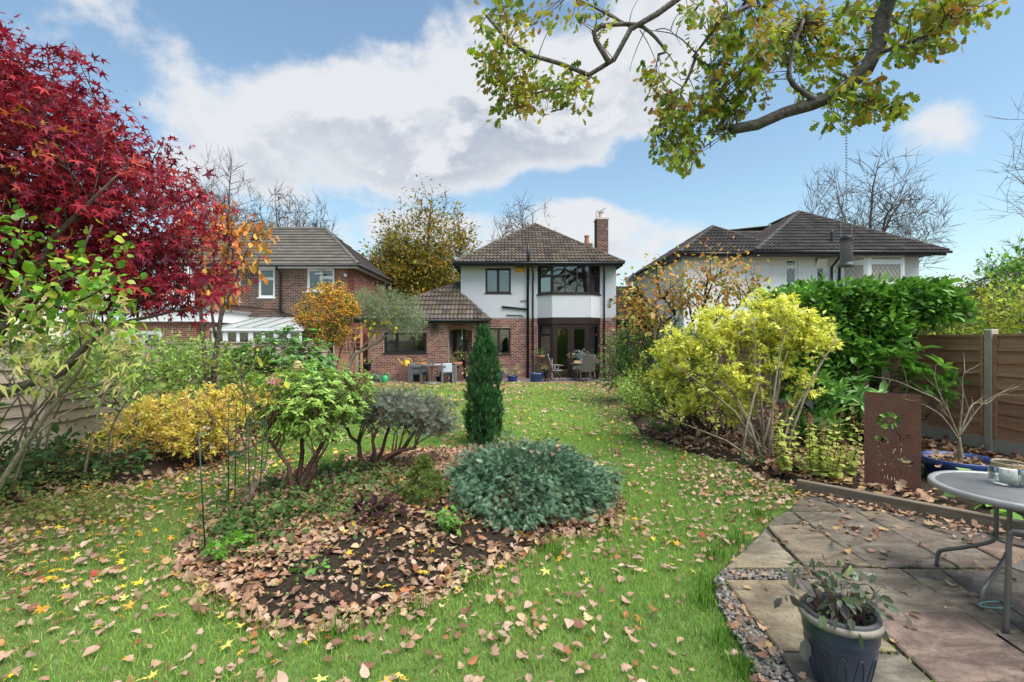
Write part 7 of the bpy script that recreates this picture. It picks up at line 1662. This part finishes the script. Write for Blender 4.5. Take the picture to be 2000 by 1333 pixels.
# teal ring stake lying by the table
rg = thing('ring_stake', 'teal coated wire ring stake leaning between the table legs', 'plant support', (2.95, 2.78, TOPZ)); rc = P(1945, 1182, 2.86); mb = MB()
mb.tube([rc + V3((.082 * math.cos(t), .06 * math.sin(t), .02 * math.cos(t + 1))) for t in np.linspace(.7, 6.5, 30)], .0045, 6); mb.build('ring', M_TEALWIRE, rg, True)
mb = MB(); e0 = rc + V3((.082 * math.cos(.7), .06 * math.sin(.7), 0)); mb.tube([e0, V3((3.03, 2.66, TOPZ + .002))], .004, 6); mb.build('stake', M_GREENWIRE, rg, True)
# strawberry-like runner leaves at the right frame edge
clump('trailing_plant', 'trailing green leaves at the right frame edge on the patio', 'plant', (3.06, 2.72, .05), 7, .38, .10, T_OVAL, .06, [(0.20, 0.42, 0.05)])

# ------------------------------------------------------------------ house patio furniture
PZ = .016
def pchair():
    root = thing('recliner_chair', 'x', 'chair', (0, 0, 0), 'reclining chairs round the patio table')   # faces +Y
    for s_ in (-1, 1):
        x = s_ * .29; mb = MB(); mb.tube([(x, .26, 0), (x, -.02, .40), (x, -.20, .66)], .014, 7); mb.tube([(x, -.34, 0), (x, -.05, .38), (x, .06, .60)], .014, 7); mb.build('leg', M_METAL, root, True)
        mb = MB(); mb.box(x - .025, x + .025, -.28, .26, .645, .668); mb.build('armrest', M_METAL, root, bevel=.008)
        mb = MB(); mb.tube([(x * .88, -.20, .40), (x * .88, -.26, .62), (x * .88, -.42, 1.12)], .014, 7); mb.tube([(x * .88, -.20, .41), (x * .88, .26, .43)], .014, 7); mb.build('frame', M_METAL, root, True)
    mb = MB(); mb.slab([(-.245, -.205, .42), (.245, -.205, .42), (.245, -.425, 1.11), (-.245, -.425, 1.11)], .008); mb.build('backrest', M_SLING, root)
    mb = MB(); mb.slab([(-.245, -.18, .415), (.245, -.18, .415), (.245, .26, .435), (-.245, .26, .435)], .008); mb.build('seat', M_SLING, root)
    mb = MB(); mb.tube([(-.29, .25, .02), (.29, .25, .02)], .012, 6); mb.tube([(-.29, -.33, .02), (.29, -.33, .02)], .012, 6); mb.tube([(-.25, -.425, 1.115), (.25, -.425, 1.115)], .014, 6); mb.build('crossbar', M_METAL, root, True)
    return root
c0 = pchair()
for i, (x, y, rz, lab) in enumerate(((3.12, 20.05, 0, 'reclining patio chair nearest the lawn with its back to it'), (1.88, 20.75, -80, 'reclining patio chair on the left side of the glass doors table'), (4.10, 20.75, 78, 'reclining patio chair on the right side of the patio table'), (2.95, 21.25, 180, 'reclining patio chair behind the patio table by the doors'))):
    o = c0 if i == 0 else copy_tree(c0)
    o.location = (x, y, PZ); o.rotation_euler = (0, 0, R(rz)); o['label'] = lab
tb = thing('patio_table', 'round patio table among four reclining chairs', 'table', (3.05, 20.72, PZ))
mb = MB(); mb.lathe([(0, .72), (.50, .72), (.52, .73), (.52, .745), (.5, .752), (0, .752)], (3.05, 20.72, 0), 32); mb.build('top', M_TABLETOP, tb)
for k in range(4):
    a = math.pi / 4 + k * math.pi / 2; mb = MB(); mb.tube([(3.05 + .38 * math.cos(a), 20.72 + .38 * math.sin(a), .72), (3.05 + .40 * math.cos(a), 20.72 + .40 * math.sin(a), .35), (3.05 + .45 * math.cos(a), 20.72 + .45 * math.sin(a), PZ)], .018, 8, 8); mb.build('leg', M_METAL, tb, True)
def shrubpot(name, label, c, prof, mat, sr, sz, h, r, n, size, pal, tmpl=None, group='potted plants by the house'):
    c = V3(c); rt_ = pot(name, label, 'plant pot', c, prof, mat, sr, sz, 20, group)
    P_ = []; tp = []
    for k in range(max(6, n // 4)):
        a = rng.uniform(0, 6.283); q = r * math.sqrt(rng.random()); t = c + V3((math.cos(a) * q, math.sin(a) * q, sz + h * rng.uniform(.35, 1))); b = c + V3((math.cos(a) * sr * .3, math.sin(a) * sr * .3, sz)); P_.append(bez(b, (b + t) / 2 + V3((0, 0, .04)), t, 5)); tp.append(t)
    obj('stems', tubes('stems', np.array(P_), np.tile(np.linspace(.005, .002, 5), (len(P_), 1)), 4), M_GREENSTEM, rt_)
    tag(obj('foliage', leaves_at('foliage', np.array(tp), 8, size, size, tmpl or T_OVAL, pal, droop=.25), M_LEAF, rt_), kind='stuff'); return rt_
def prof_pot(r, h, t=.75): return [(0, 0), (r * t, 0), (r * t * 1.02, .01), (r * .97, h * .85), (r * 1.04, h * .88), (r * 1.05, h), (r * .93, h), (r * .9, h * .8)]
MIX = [(0.16, 0.28, 0.05, 2), (0.26, 0.36, 0.08, 1), (0.09, 0.18, 0.04, 1)]
shrubpot('blue_pot', 'large glazed blue pot with twiggy plant left of the patio chairs', (1.0, 20.0, PZ), prof_pot(.30, .36, .8), M_BLUEGLAZE, .27, .3, .35, .25, 24, .05, [(0.30, 0.20, 0.10), (0.2, 0.12, 0.07), (0.12, 0.2, 0.05)])
ob_ = thing('obelisk', 'dark wire plant obelisk standing in the large blue pot', 'plant support', (1.0, 20.0, .3)); mb = MB()
for a in np.linspace(0, 6.283, 9)[:-1]: mb.tube([(1.0 + .16 * math.cos(a), 20 + .16 * math.sin(a), .3), (1.0 + .18 * math.cos(a), 20 + .18 * math.sin(a), 1.25)], .006, 4)
for z in np.linspace(.4, 1.2, 6): mb.tube([(1.0 + .172 * math.cos(t), 20 + .172 * math.sin(t), z) for t in np.linspace(0, 6.283, 13)], .006, 4)
mb.build('wires', M_BARK_DARK, ob_)
shrubpot('blue_pot', 'tall narrow blue pot with light green plant beside the conifer', (-.55, 20.3, PZ), prof_pot(.18, .42, .8), M_BLUEGLAZE, .16, .36, .35, .26, 40, .06, MIX)
shrubpot('blue_pot', 'low round blue pot with a bushy pale green plant', (.02, 20.15, PZ), prof_pot(.23, .24, .8), M_BLUEGLAZE, .2, .2, .42, .34, 60, .06, [(0.30, 0.38, 0.12), (0.2, 0.3, 0.07), (0.45, 0.42, 0.2)])
shrubpot('black_pot', 'small dark pot with pink flowers raised on a stand', (1.42, 20.1, .30), prof_pot(.14, .22), M_BLACK, .12, .18, .22, .2, 36, .05, MIX + [(0.55, 0.15, 0.12, 1)])
mb = MB(); mb.lathe([(0, 0), (.10, 0), (.09, .05), (.05, .1), (.05, .22), (.13, .27), (.13, .283), (0, .283)], (1.42, 20.1, PZ), 16); o = mb.build('plant_stand', M_BLACK, None, True); tag(o, 'dark pedestal stand under the small flower pot', 'stand')
shrubpot('window_trough', 'leafy trough standing on the left bay wall', (1.28, 21.55, .955), [(0, 0), (.18, 0), (.2, .12), (.18, .12), (.17, .08)], M_TERRA, .17, .09, .28, .34, 60, .06, MIX)
shrubpot('black_pot', 'dark pot with leafy plant right of the patio table', (3.72, 21.35, PZ), prof_pot(.2, .75, .6), M_BLACK, .18, .7, .42, .36, 60, .08, MIX)
shrubpot('black_pot', 'black pot on a brick stand left of the wing window', (-6.05, 20.1, .45), prof_pot(.20, .32), M_BLACK, .18, .27, .26, .34, 60, .07, [(0.2, 0.26, 0.08), (0.35, 0.30, 0.15), (0.12, 0.18, 0.05)])
mb = MB()
for k in range(6): mb.box(-6.27, -5.83, 19.88, 20.32, PZ + k * .073, PZ + k * .073 + .068)
o = mb.build('brick_stand', M_STAND); tag(o, 'low brick stand under the black pot by the wing', 'stand')
shrubpot('hanging_trough', 'terracotta trough with trailing plants at the porch opening', (-2.35, 20.5, .62), [(0, 0), (.22, 0), (.26, .2), (.24, .2), (.22, .15)], M_TERRA, .22, .16, .5, .42, 80, .07, [(0.12, 0.2, 0.06), (0.2, 0.27, 0.08), (0.3, 0.16, 0.07)])
mb = MB()
for k in range(8): mb.box(-2.62, -2.08, 20.36, 20.66, PZ + k * .0755, PZ + k * .0755 + .07)
o = mb.build('brick_stand', M_STAND); tag(o, 'brick plinth under the terracotta trough by the porch', 'stand')
shrubpot('terracotta_bowl', 'terracotta bowl with golden plants behind the cafe table', (-3.85, 20.45, .62), [(0, 0), (.2, 0), (.27, .18), (.25, .18), (.2, .1)], M_TERRA, .24, .14, .15, .25, 36, .06, [(0.45, 0.38, 0.08), (0.2, 0.26, 0.06)])
mb = MB(); mb.box(-4.2, -3.5, 20.3, 20.6, PZ, .615); o = mb.build('brick_stand', M_STAND); tag(o, 'brick plinth under the terracotta bowl behind the rattan chairs', 'stand')
shrubpot('black_pot', 'dark pot with white flowers between rattan chair and conifer', (-1.75, 20.1, PZ), prof_pot(.2, .26), M_BLACK, .18, .22, .42, .30, 60, .06, [(0.2, 0.3, 0.08), (0.55, 0.5, 0.4), (0.3, 0.38, 0.1)])
shrubpot('black_pot', 'small dark pot with green plant between the two rattan chairs', (-3.05, 20.35, PZ), prof_pot(.16, .2), M_BLACK, .14, .16, .35, .2, 36, .07, [(0.05, 0.1, 0.04), (0.08, 0.16, 0.05)])
fr_ = thing('fern', 'large arching fern beside the brick extension', 'plant', (5.0, 19.3, .05)); b = V3((5.0, 19.3, .05)); N = 46; an_ = rng.uniform(0, 6.283, N)
tag(obj('fronds', inst('fronds', T_FERN[0], T_FERN[1], b + rng.normal(0, .06, (N, 3)) * V3((1, 1, 0)) + V3((0, 0, .1)), frames(np.c_[np.cos(an_), np.sin(an_), rng.uniform(.2, 1.8, N)], np.tile((0, 0, 1.), (N, 1))), rng.uniform(.6, 1.0, N), palette([(0.26, 0.36, 0.08), (0.18, 0.28, 0.06), (0.34, 0.42, 0.12)], N)), M_LEAF, fr_), kind='stuff')
# vase of eucalyptus and wooden box on the patio table
vs = thing('flower_vase', 'vase of grey green foliage on the patio table', 'vase', (3.0, 20.75, .753)); mb = MB(); mb.lathe([(0, .754), (.06, .754), (.075, .84), (.05, .93), (.06, .95), (.045, .95), (.04, .9)], (3.0, 20.75, 0), 16); mb.build('vase', M_UPVC, vs, True)
tag(obj('foliage', leaves_at('foliage', np.array([(3.0, 20.75, 1.05)] * 26) + rng.normal(0, .1, (26, 3)), 7, .06, .07, T_ROUND, [(0.25, 0.32, 0.33), (0.16, 0.22, 0.2), (0.35, 0.42, 0.42)], droop=-.2), M_LEAF, vs), kind='stuff')
mb = MB(); mb.box(2.62, 2.90, 20.40, 20.56, .754, .86); mb.box(2.64, 2.88, 20.39, 20.399, .77, .84); o = mb.build('wooden_box', plain('pale wood', (0.50, 0.34, 0.17), .7), None, bevel=.006); tag(o, 'small pale wooden box on the patio table', 'box')
# rattan armchairs and cafe table
def rattan():
    root = thing('rattan_armchair', 'x', 'chair', (0, 0, 0), 'grey rattan armchairs')    # faces +X
    mb = MB(); mb.box(-.33, -.23, -.33, .33, .0, .78); mb.build('backrest', M_RATTAN, root, bevel=.02)
    for s_ in (-1, 1):
        mb = MB(); a, b = (s_ * .245, s_ * .33); mb.box(-.226, .30, min(a, b), max(a, b), .60, .70); mb.box(-.226, -.12, min(a, b), max(a, b), 0, .60); mb.box(.22, .30, min(a, b), max(a, b), 0, .60); mb.box(-.12, .22, min(a, b) + .03, max(a, b) - .03, .36, .60); mb.build('side', M_RATTAN, root, bevel=.015)
    mb = MB(); mb.box(-.224, .29, -.242, .242, .30, .37); mb.build('seat', M_RATTAN, root, bevel=.01)
    mb = MB(); mb.box(-.222, .30, -.24, .24, .374, .46); mb.build('cushion', M_CUSHION, root, bevel=.03); return root
r0_ = rattan(); r0_.location = (-3.82, 19.75, PZ); r0_.rotation_euler = (0, 0, R(-14)); r0_['label'] = 'grey rattan armchair left of the small cafe table'
r1_ = copy_tree(r0_); r1_.location = (-2.62, 19.75, PZ); r1_.rotation_euler = (0, 0, R(194)); r1_['label'] = 'grey rattan armchair with a pale throw right of the cafe table'
mb = MB(); mb.box(-2.78, -2.42, 19.40, 19.46, .44, .80); mb.box(-2.78, -2.42, 19.461, 19.52, .765, .80); o = mb.build('throw', M_TOWEL, None, bevel=.02); tag(o, 'folded pale blue throw hanging over the rattan armchair', 'throw')
ct = thing('cafe_table', 'small round cafe table with flat disc base between the rattan chairs', 'table', (-3.22, 19.45, PZ)); q = (-3.22, 19.45, PZ)
mb = MB(); mb.lathe([(0, .70), (.40, .70), (.41, .71), (.41, .725), (.4, .73), (0, .73)], q, 32); mb.build('top', M_TABLETOP, ct); mb = MB(); mb.lathe([(0, .0), (.42, .0), (.42, .02), (.1, .05), (0, .05)], q, 32); mb.build('base', M_TABLETOP, ct, True)
mb = MB(); mb.tube([V3(q) + V3((0, 0, .04)), V3(q) + V3((0, 0, .70))], .03, 10)
for a in range(4): mb.tube([V3(q) + V3((0, 0, .55)), V3(q) + V3((.16 * math.cos(a * 1.57), .16 * math.sin(a * 1.57), .70))], .012, 6); mb.tube([V3(q) + V3((0, 0, .16)), V3(q) + V3((.14 * math.cos(a * 1.57), .14 * math.sin(a * 1.57), .03))], .01, 6)
mb.build('column', M_METAL, ct, True)
jg = thing('glass_jug', 'small glass jug on the cafe table', 'jug', (-3.24, 19.45, .748)); mb = MB(); mb.lathe([(0, .75), (.07, .75), (.085, .85), (.06, .95), (.07, .97), (.062, .97), (.055, .94), (.078, .85), (.065, .758), (0, .758)], (-3.24, 19.45, 0), 16); mb.build('glass', M_GLASS2, jg, True)
mb = MB(); mb.tube([(-3.165, 19.45, .94), (-3.11, 19.45, .90), (-3.155, 19.45, .80)], .007, 6, 10); mb.build('handle', M_GLASS2, jg, True)
mb = MB(); mb.box(-3.08, -2.86, 19.32, 19.48, .748, .77); o = mb.build('book', M_UPVC, None, bevel=.004); tag(o, 'closed pale book lying on the cafe table', 'book')
# watering cans
def can(name, label, c, s_, mat, flip=1):
    rt_ = thing(name, label, 'watering can', c); c = V3(c); mb = MB(); mb.lathe([(0, 0), (.10 * s_, 0), (.105 * s_, .02 * s_), (.10 * s_, .2 * s_), (.05 * s_, .23 * s_), (.045 * s_, .22 * s_)], c, 18); mb.build('body', mat, rt_, True)
    mb = MB(); mb.tube([c + V3((flip * .09 * s_, 0, .05 * s_)), c + V3((flip * .2 * s_, 0, .14 * s_)), c + V3((flip * .30 * s_, 0, .24 * s_))], .016 * s_, 8, 8); mb.tube([c + V3((flip * .29 * s_, 0, .232 * s_)), c + V3((flip * .33 * s_, 0, .262 * s_))], [.016 * s_, .04 * s_], 10); mb.build('spout', mat, rt_, True)
    mb = MB(); mb.tube([c + V3((-flip * .1 * s_, 0, .06 * s_)), c + V3((-flip * .17 * s_, 0, .16 * s_)), c + V3((-flip * .1 * s_, 0, .29 * s_)), c + V3((flip * .03 * s_, 0, .27 * s_)), c + V3((flip * .06 * s_, 0, .21 * s_))], .012 * s_, 8, 16); mb.build('handle', mat, rt_, True)
can('watering_can', 'yellow watering can standing behind the left rattan chair', (-4.45, 20.5, .62), 1.15, M_YELLOW, -1)
mb = MB(); mb.box(-4.75, -4.22, 20.32, 20.62, PZ, .615); o = mb.build('brick_stand', M_STAND); tag(o, 'brick plinth under the yellow watering can', 'stand')
can('watering_can', 'green watering can on the ground by the brick wing', (-5.15, 19.6, PZ), 1.3, M_GREENPL, -1)
can('watering_can', 'dark grey watering can next to the green one', (-5.55, 19.75, PZ), 1.4, M_POTIN, -1)
# bird feeding station and ornament by the rhododendron
bf = thing('feeder_pole', 'thin black feeder pole with hooks in front of the rhododendron', 'bird feeder', (-4.25, 8.95, .08)); c = V3((-4.25, 8.95, 0)); mb = MB(); mb.tube([c + V3((0, 0, .05)), c + V3((0, 0, 1.75))], .012, 7)
for s_ in (-1, 1): mb.tube([c + V3((0, 0, 1.55)), c + V3((s_ * .12, 0, 1.62)), c + V3((s_ * .2, 0, 1.52)), c + V3((s_ * .2, 0, 1.44))], .008, 6, 10)
mb.build('pole', M_BLACK, bf, True); mb = MB(); mb.box(-4.36, -4.14, 8.87, 9.03, .98, 1.0); mb.box(-4.33, -4.17, 8.90, 9.0, 1.0, 1.2); mb.slab([(-4.40, 8.85, 1.20), (-4.10, 8.85, 1.20), (-4.10, 9.05, 1.20), (-4.40, 9.05, 1.20)], .03); mb.build('seed_box', M_BARK_DARK, bf)
sk_ = thing('skep_feeder', 'pale yellow beehive shaped feeder hanging by the rhododendron', 'bird feeder', P(582, 725, 8.8)); c = P(582, 727, 8.8); mb = MB()
mb.lathe([(0, -.02), (.075, -.01), (.10, .02), (.107, .04), (.10, .055), (.108, .075), (.10, .09), (.10, .11), (.092, .125), (.085, .15), (.07, .165), (.05, .19), (0, .205)], c, 20); mb.build('body', M_ROPE, sk_); mb = MB(); mb.tube([c + V3((0, 0, .2)), c + V3((0, 0, .42)), c + V3((-.12, .1, .47)), c + V3((-.25, .15, .47))], .004, 5); mb.build('hook', M_BLACK, sk_)
wp = thing('white_urn', 'small white stone urn half hidden under the golden shrub', 'urn', G(405, 885, .05)); c = V3(wp.location); mb = MB(); mb.lathe([(0, 0), (.10, 0), (.10, .04), (.05, .07), (.05, .16), (.09, .2), (.115, .34), (.13, .36), (.12, .37), (.1, .3)], c, 20); mb.build('body', M_UPVC, wp, True)

# ------------------------------------------------------------------ grass
def visible(x, y, m=.25): return (np.abs(x) < 1.065 * y + m) & (y > 2.2)
def lawn_ok(x, y):
    return (isl_t(x, y) > 1.0) & (x > np.interp(y, LB_Y, LB_X)) & (x < np.interp(y, RB_Y, RB_X)) & ~in_poly(GRAVEL, x, y) & (y < 19.74)
def blades(n, y0, y1, h, w, three):
    x = rng.uniform(-7, 7, n); y = rng.uniform(y0, y1, n); k = visible(x, y) & lawn_ok(x, y); x, y = x[k], y[k]
    N = len(x); p = np.c_[x, y, tz(x, y) - .006]
    patch = sin_noise(np.c_[x, y, x * 0], 1.3, .4) + .6 * sin_noise(np.c_[x, y, x * 0], 3.1, 2.0)
    hh = h * np.exp(rng.normal(0, .3, N)) * (1 + .25 * patch)
    edge = np.clip((isl_t(x, y) - 1) / .12, 0, 1); hh = hh * (1.5 - .5 * edge)
    pe_ = np.clip((x - 0.9) / .6, 0, 1) * (y < 4.2); hh = hh * (1 + .15 * pe_)
    a = rng.uniform(0, 2 * np.pi, N); lean = np.c_[np.cos(a), np.sin(a)] * (rng.uniform(.15, .95, N) * hh)[:, None]
    b = rng.uniform(0, 2 * np.pi, N); sd = np.c_[np.cos(b), np.sin(b), np.zeros(N)] * (w * rng.uniform(.7, 1.3, N))[:, None] * .5
    tip = p + np.c_[lean, hh]; mid = p + np.c_[lean * .35, hh * .6]
    c1, c2, c3 = np.array((0.14, 0.305, 0.055)), np.array((0.28, 0.47, 0.09)), np.array((0.48, 0.48, 0.18))
    t = np.clip(.45 + .75 * patch + rng.normal(0, .32, N), 0, 1)[:, None]; col = c1 * (1 - t) + c2 * t
    lft = np.clip((-1.5 - x) / 2.0, 0, 1) * (y < 5.0) * .30 + .17; dry = rng.random(N) < lft; col[dry] = c3 * rng.uniform(.7, 1.1, (dry.sum(), 1))
    col *= np.exp(rng.normal(0, .18, (N, 1)))
    if three:
        V = np.stack([p - sd, p + sd, mid + sd * .8, mid - sd * .8, tip], 1).reshape(-1, 3); base_l = np.array([0, 1, 2, 3, 3, 2, 4]); cnt = np.tile([4, 3], N); kk = 5
    else:
        V = np.stack([p - sd, p + sd, tip], 1).reshape(-1, 3); base_l = np.array([0, 1, 2]); cnt = np.full(N, 3); kk = 3
    L = (base_l[None] + (np.arange(N) * kk)[:, None]).ravel()
    return V, L, cnt, np.repeat(col, kk, 0)
gp = [blades(250000, 2.2, 5.0, .032, .0042, True), blades(340000, 5.0, 9.0, .030, .0070, False), blades(240000, 9.0, 19.74, .030, .013, False)]
tag(obj('grass', join('grass', gp), M_GRASS), 'short green lawn grass', 'grass', kind='stuff')
# longer tufts along the patio edge
tx_, ty_ = [], []
for u, v, n_ in ((1395, 1090, 60), (1440, 1060, 50), (1480, 1010, 40), (1530, 975, 40), (1370, 1180, 60), (1380, 1150, 50), (1410, 1260, 60), (1450, 1320, 50), (920, 1150, 40), (1080, 1085, 60), (1180, 1050, 40), (430, 1200, 40), (660, 1240, 50), (820, 1200, 40)):
    q = G(u, v); tx_.append(q[0] + rng.normal(0, .05, n_)); ty_.append(q[1] + rng.normal(0, .05, n_))
tx_, ty_ = np.concatenate(tx_), np.concatenate(ty_); N = len(tx_); p = np.c_[tx_, ty_, tz(tx_, ty_)]; h = rng.uniform(.07, .16, N); a = rng.uniform(0, 6.283, N); lean = np.c_[np.cos(a), np.sin(a)] * (h * rng.uniform(.1, .7, N))[:, None]; sd = np.c_[np.cos(a + 1.5), np.sin(a + 1.5), a * 0] * .0028
V = np.stack([p - sd, p + sd, p + np.c_[lean * .3, h * .6] + sd * .8, p + np.c_[lean * .3, h * .6] - sd * .8, p + np.c_[lean, h * .95]], 1).reshape(-1, 3)
tag(obj('long_grass', mesh_np('long_grass', V, (np.array([0, 1, 2, 3, 3, 2, 4])[None] + (np.arange(N) * 5)[:, None]).ravel(), np.tile([4, 3], N), np.repeat(np.array((0.09, 0.22, 0.02)) * rng.uniform(.6, 1.4, (N, 1)), 5, 0)), M_GRASS), 'longer uncut grass tufts along the lawn edges', 'grass', kind='stuff')

# ------------------------------------------------------------------ fallen leaves
SOILP = poly_px([(500, 1185), (560, 1120), (660, 1085), (760, 1060), (850, 1025), (1000, 1020), (1050, 1045), (980, 1085), (880, 1130), (760, 1180), (620, 1215), (540, 1215)])
OAKF = [(0.423, 0.265, 0.185, 4), (0.495, 0.336, 0.252, 3), (0.351, 0.202, 0.13, 2), (0.225, 0.113, 0.071, 1.2), (0.522, 0.361, 0.21, 1.3), (0.378, 0.151, 0.063, 1.2)]
YELF = [(0.72, 0.50, 0.04, 3), (0.70, 0.58, 0.14, 2), (0.68, 0.34, 0.05, 1.3), (0.42, 0.07, 0.05, .9)]
BEDF = [(0.34, 0.20, 0.13, 3), (0.42, 0.28, 0.18, 3), (0.25, 0.13, 0.08, 2), (0.46, 0.30, 0.13, 1.5), (0.17, 0.09, 0.06, 1)]
def scatter(name, label, n, x0, x1, y0, y1, keep, size, tmpls, pal, lift, tilt):
    x = rng.uniform(x0, x1, n); y = rng.uniform(y0, y1, n); k = keep(x, y) > rng.random(n); k &= visible(x, y); x, y = x[k], y[k]; parts = []
    idx = rng.integers(0, len(tmpls), len(x))
    for q, tm in enumerate(tmpls):
        m = idx == q; N = m.sum()
        if not N: continue
        ax = np.c_[rng.normal(size=(N, 2)), rng.normal(0, tilt * .7, N)]; nn = np.c_[rng.normal(0, tilt, (N, 2)), np.ones(N)]
        pos = np.c_[x[m], y[m], tz(x[m], y[m]) + rng.uniform(lift[0], lift[1], N)]
        s_ = size * np.exp(rng.normal(0, .27, N)); cl_ = np.clip(palette(pal, N) * np.exp(rng.normal(0, .16, (N, 1))), 0, .85)
        tv, tf = tm; W_ = np.einsum('nij,nkj->nki', frames(ax, nn), tv[None] * s_[:, None, None]) + pos[:, None]
        fl_ = np.array([i for f in tf for i in f]); parts.append((W_.reshape(-1, 3), (fl_[None] + (np.arange(N) * len(tv))[:, None]).ravel(), np.tile([len(f) for f in tf], N), np.repeat(cl_, len(tv), 0)))
    o = obj(name, join(name, parts), M_FALLEN); tag(o, label, 'fallen leaves', kind='stuff'); return o
OT = [oak_leaf(.9, .7), oak_leaf(-.6, 1.0), oak_leaf(.3, -.6), oak_leaf(1.2, 1.4)]
VT = [(T_OVAL[0] * np.array((1.1, 1, 2.2)), T_OVAL[1])]
FT = [(T_OVAL[0] * np.array((1.25, 1, 2.0)), T_OVAL[1]), (T_ROUND[0] * np.array((.8, 1, -1.5)), T_ROUND[1]), fan_leaf(5, .5, -120, 120, None, .3)]
def k_isl(x, y): return (isl_t(x, y) < 1.03) * np.where(in_poly(SOILP, x, y), .20, 1.0) * np.where(isl_t(x, y) > .9, .8, 1) * np.where(y > 6.3, .35, 1)
scatter('leaf_litter', 'brown oak leaves covering the island bed', 30000, -3.0, 1.3, 2.7, 7.6, k_isl, .062, OT[:3] + VT + FT[:2], BEDF + BEDF + OAKF, (.012, .045), .45)
def k_lawn(x, y):
    base = np.interp(y, [2.2, 4, 7, 10, 15, 18, 19.8], [.24, .24, .18, .14, .16, .40, .60]); base = base + .35 * np.clip((-1.8 - x) / 2, 0, 1) * (y < 7) + .30 * np.exp(-((x - np.interp(y, RB_Y, RB_X)) / .9) ** 2) * (y > 4.5)
    base = base + .25 * np.clip(1.25 - isl_t(x, y), 0, .25) * 4 + .3 * np.exp(-((x - 1.1) ** 2 + (y - 4.6) ** 2) / 1.0) + .35 * np.exp(-((x - 2.1) ** 2 + (y - 5.3) ** 2) / 1.2); base *= np.clip(.9 + .9 * sin_noise(np.c_[x, y, x * 0], 2.2, 5.0), .15, 1.8)
    return base * lawn_ok(x, y)
scatter('fallen_leaves', 'brown oak leaves scattered over the near lawn', 25000, -7, 7, 2.2, 7.0, k_lawn, .057, OT + FT[:2], OAKF, (.022, .045), .28)
scatter('fallen_leaves', 'small fallen leaves dotting the far lawn up to the house', 36000, -7, 7, 7.0, 19.7, k_lawn, .068, FT, OAKF, (.022, .045), .28)
def k_yel(x, y): return (np.clip(.10 + .75 * np.exp(-((x + 3.6) / 1.6) ** 2) * (y < 7.5) + .05 * (y > 7), 0, 1)) * (lawn_ok(x, y) | (isl_t(x, y) < 1))
scatter('yellow_leaves', 'yellow and red maple leaves scattered on the grass, thickest at the left', 15000, -7, 7, 2.2, 19.7, k_yel, .042, [fan_leaf(7, .34, -135, 135, None, .25), fan_leaf(5, .36, -120, 120, None, -.2)], YELF, (.024, .05), .4)
def k_bed(x, y): return ((x > np.interp(y, RB_Y, RB_X) + .02) & (x < 6.9)) * np.where((x > 4.4) & (y < 6), .22, 1.0) * np.where(y > 9, .3, 1)
scatter('leaf_litter', 'brown leaf litter under the shrubs in the right bed', 7500, 2.2, 6.9, 3.0, 13, k_bed, .09, OT[:2] + VT + FT, BEDF, (.012, .05), .4)
def k_lbed(x, y): return ((x < np.interp(y, LB_Y, LB_X) + .25) & (x > -6.9)) * .8
scatter('leaf_litter', 'brown and russet leaf litter along the left border', 3600, -6.9, -3.8, 3.5, 11, k_lbed, .085, OT + VT + [T_MAPLE], BEDF + YELF[2:], (.012, .06), .45)
def k_gr(x, y): return (in_poly(GRAVEL, x, y)) * np.where(on_slab(x, y), .03, .30) + 1.6 * np.exp(-(((y - 5.42) + (x - 3.2) * 1.056 + .20) / .13) ** 2) * (in_poly(GRAVEL, x, y)) + .30 * np.exp(-((x - 2.95) ** 2 / .12 + (y - 4.25) ** 2 / .05)) 
o = scatter('fallen_leaves', 'brown leaves and fragments lying on the paving slabs', 4200, 1.1, 4.6, 2.2, 5.4, k_gr, .062, OT + VT, BEDF, (.047, .060), .25)
# weedy pale ground cover at the lower left
pts = []
for _ in range(520):
    p_ = G(rng.uniform(-40, 230), rng.uniform(915, 1010), .1); pts.append((p_[0], p_[1], float(tz(p_[0], p_[1])) + rng.uniform(.02, .14)))
tag(obj('ground_cover', leaves_at('ground_cover', np.array(pts), 4, .035, .034, T_ROUND, [(0.30, 0.32, 0.08, 2), (0.18, 0.26, 0.06, 2), (0.45, 0.38, 0.14, 1), (0.10, 0.17, 0.04, 1)], up=1.2, droop=.05, rnd=.7), M_LEAF), 'pale green weedy ground cover at the foot of the left border', 'ground cover', kind='stuff')
pts = np.stack([(px_, py_, float(tz(px_, py_)) + rng.uniform(.01, .03)) for px_, py_ in ((p_[0], p_[1]) for p_ in (G(rng.uniform(520, 1000), rng.uniform(1030, 1215), .05) for _ in range(240)))])
tag(obj('seedlings', leaves_at('seedlings', pts, 2, .012, .018, T_ROUND, [(0.14, 0.28, 0.05), (0.22, 0.36, 0.08)], up=1.4, droop=0, rnd=.5), M_LEAF), 'tiny green seedlings dotting the bare soil', 'seedlings', kind='stuff')
bw = leaves_at('bowl_leaves', V3((5.20, 5.62, .305)) + np.c_[rng.normal(0, .13, (70, 2)), np.zeros(70)] * V3((1, 1, 0)), 1, .002, .085, oak_leaf(.8, .7), BEDF, up=2.0, droop=0, rnd=.5, flat=.3)
tag(obj('leaf_litter', bw, M_FALLEN), 'dead brown leaves filling the blue bowl planter', 'fallen leaves', kind='stuff')
jl = np.c_[rng.normal(.14, .38, 46), rng.normal(5.05, .38, 46)]; jr = np.hypot((jl[:, 0] - .14) / .86, (jl[:, 1] - 5.08) / .88); jl = jl[jr < .85]; jr = jr[jr < .85]
tag(obj('fallen_leaves', leaves_at('fallen_leaves', np.c_[jl, .20 + .41 * (1 - jr ** 2.6)], 1, .01, .062, OT[0], OAKF, up=1.5, droop=0, rnd=.7), M_FALLEN), 'few brown leaves caught on top of the juniper mound', 'fallen leaves', kind='stuff')
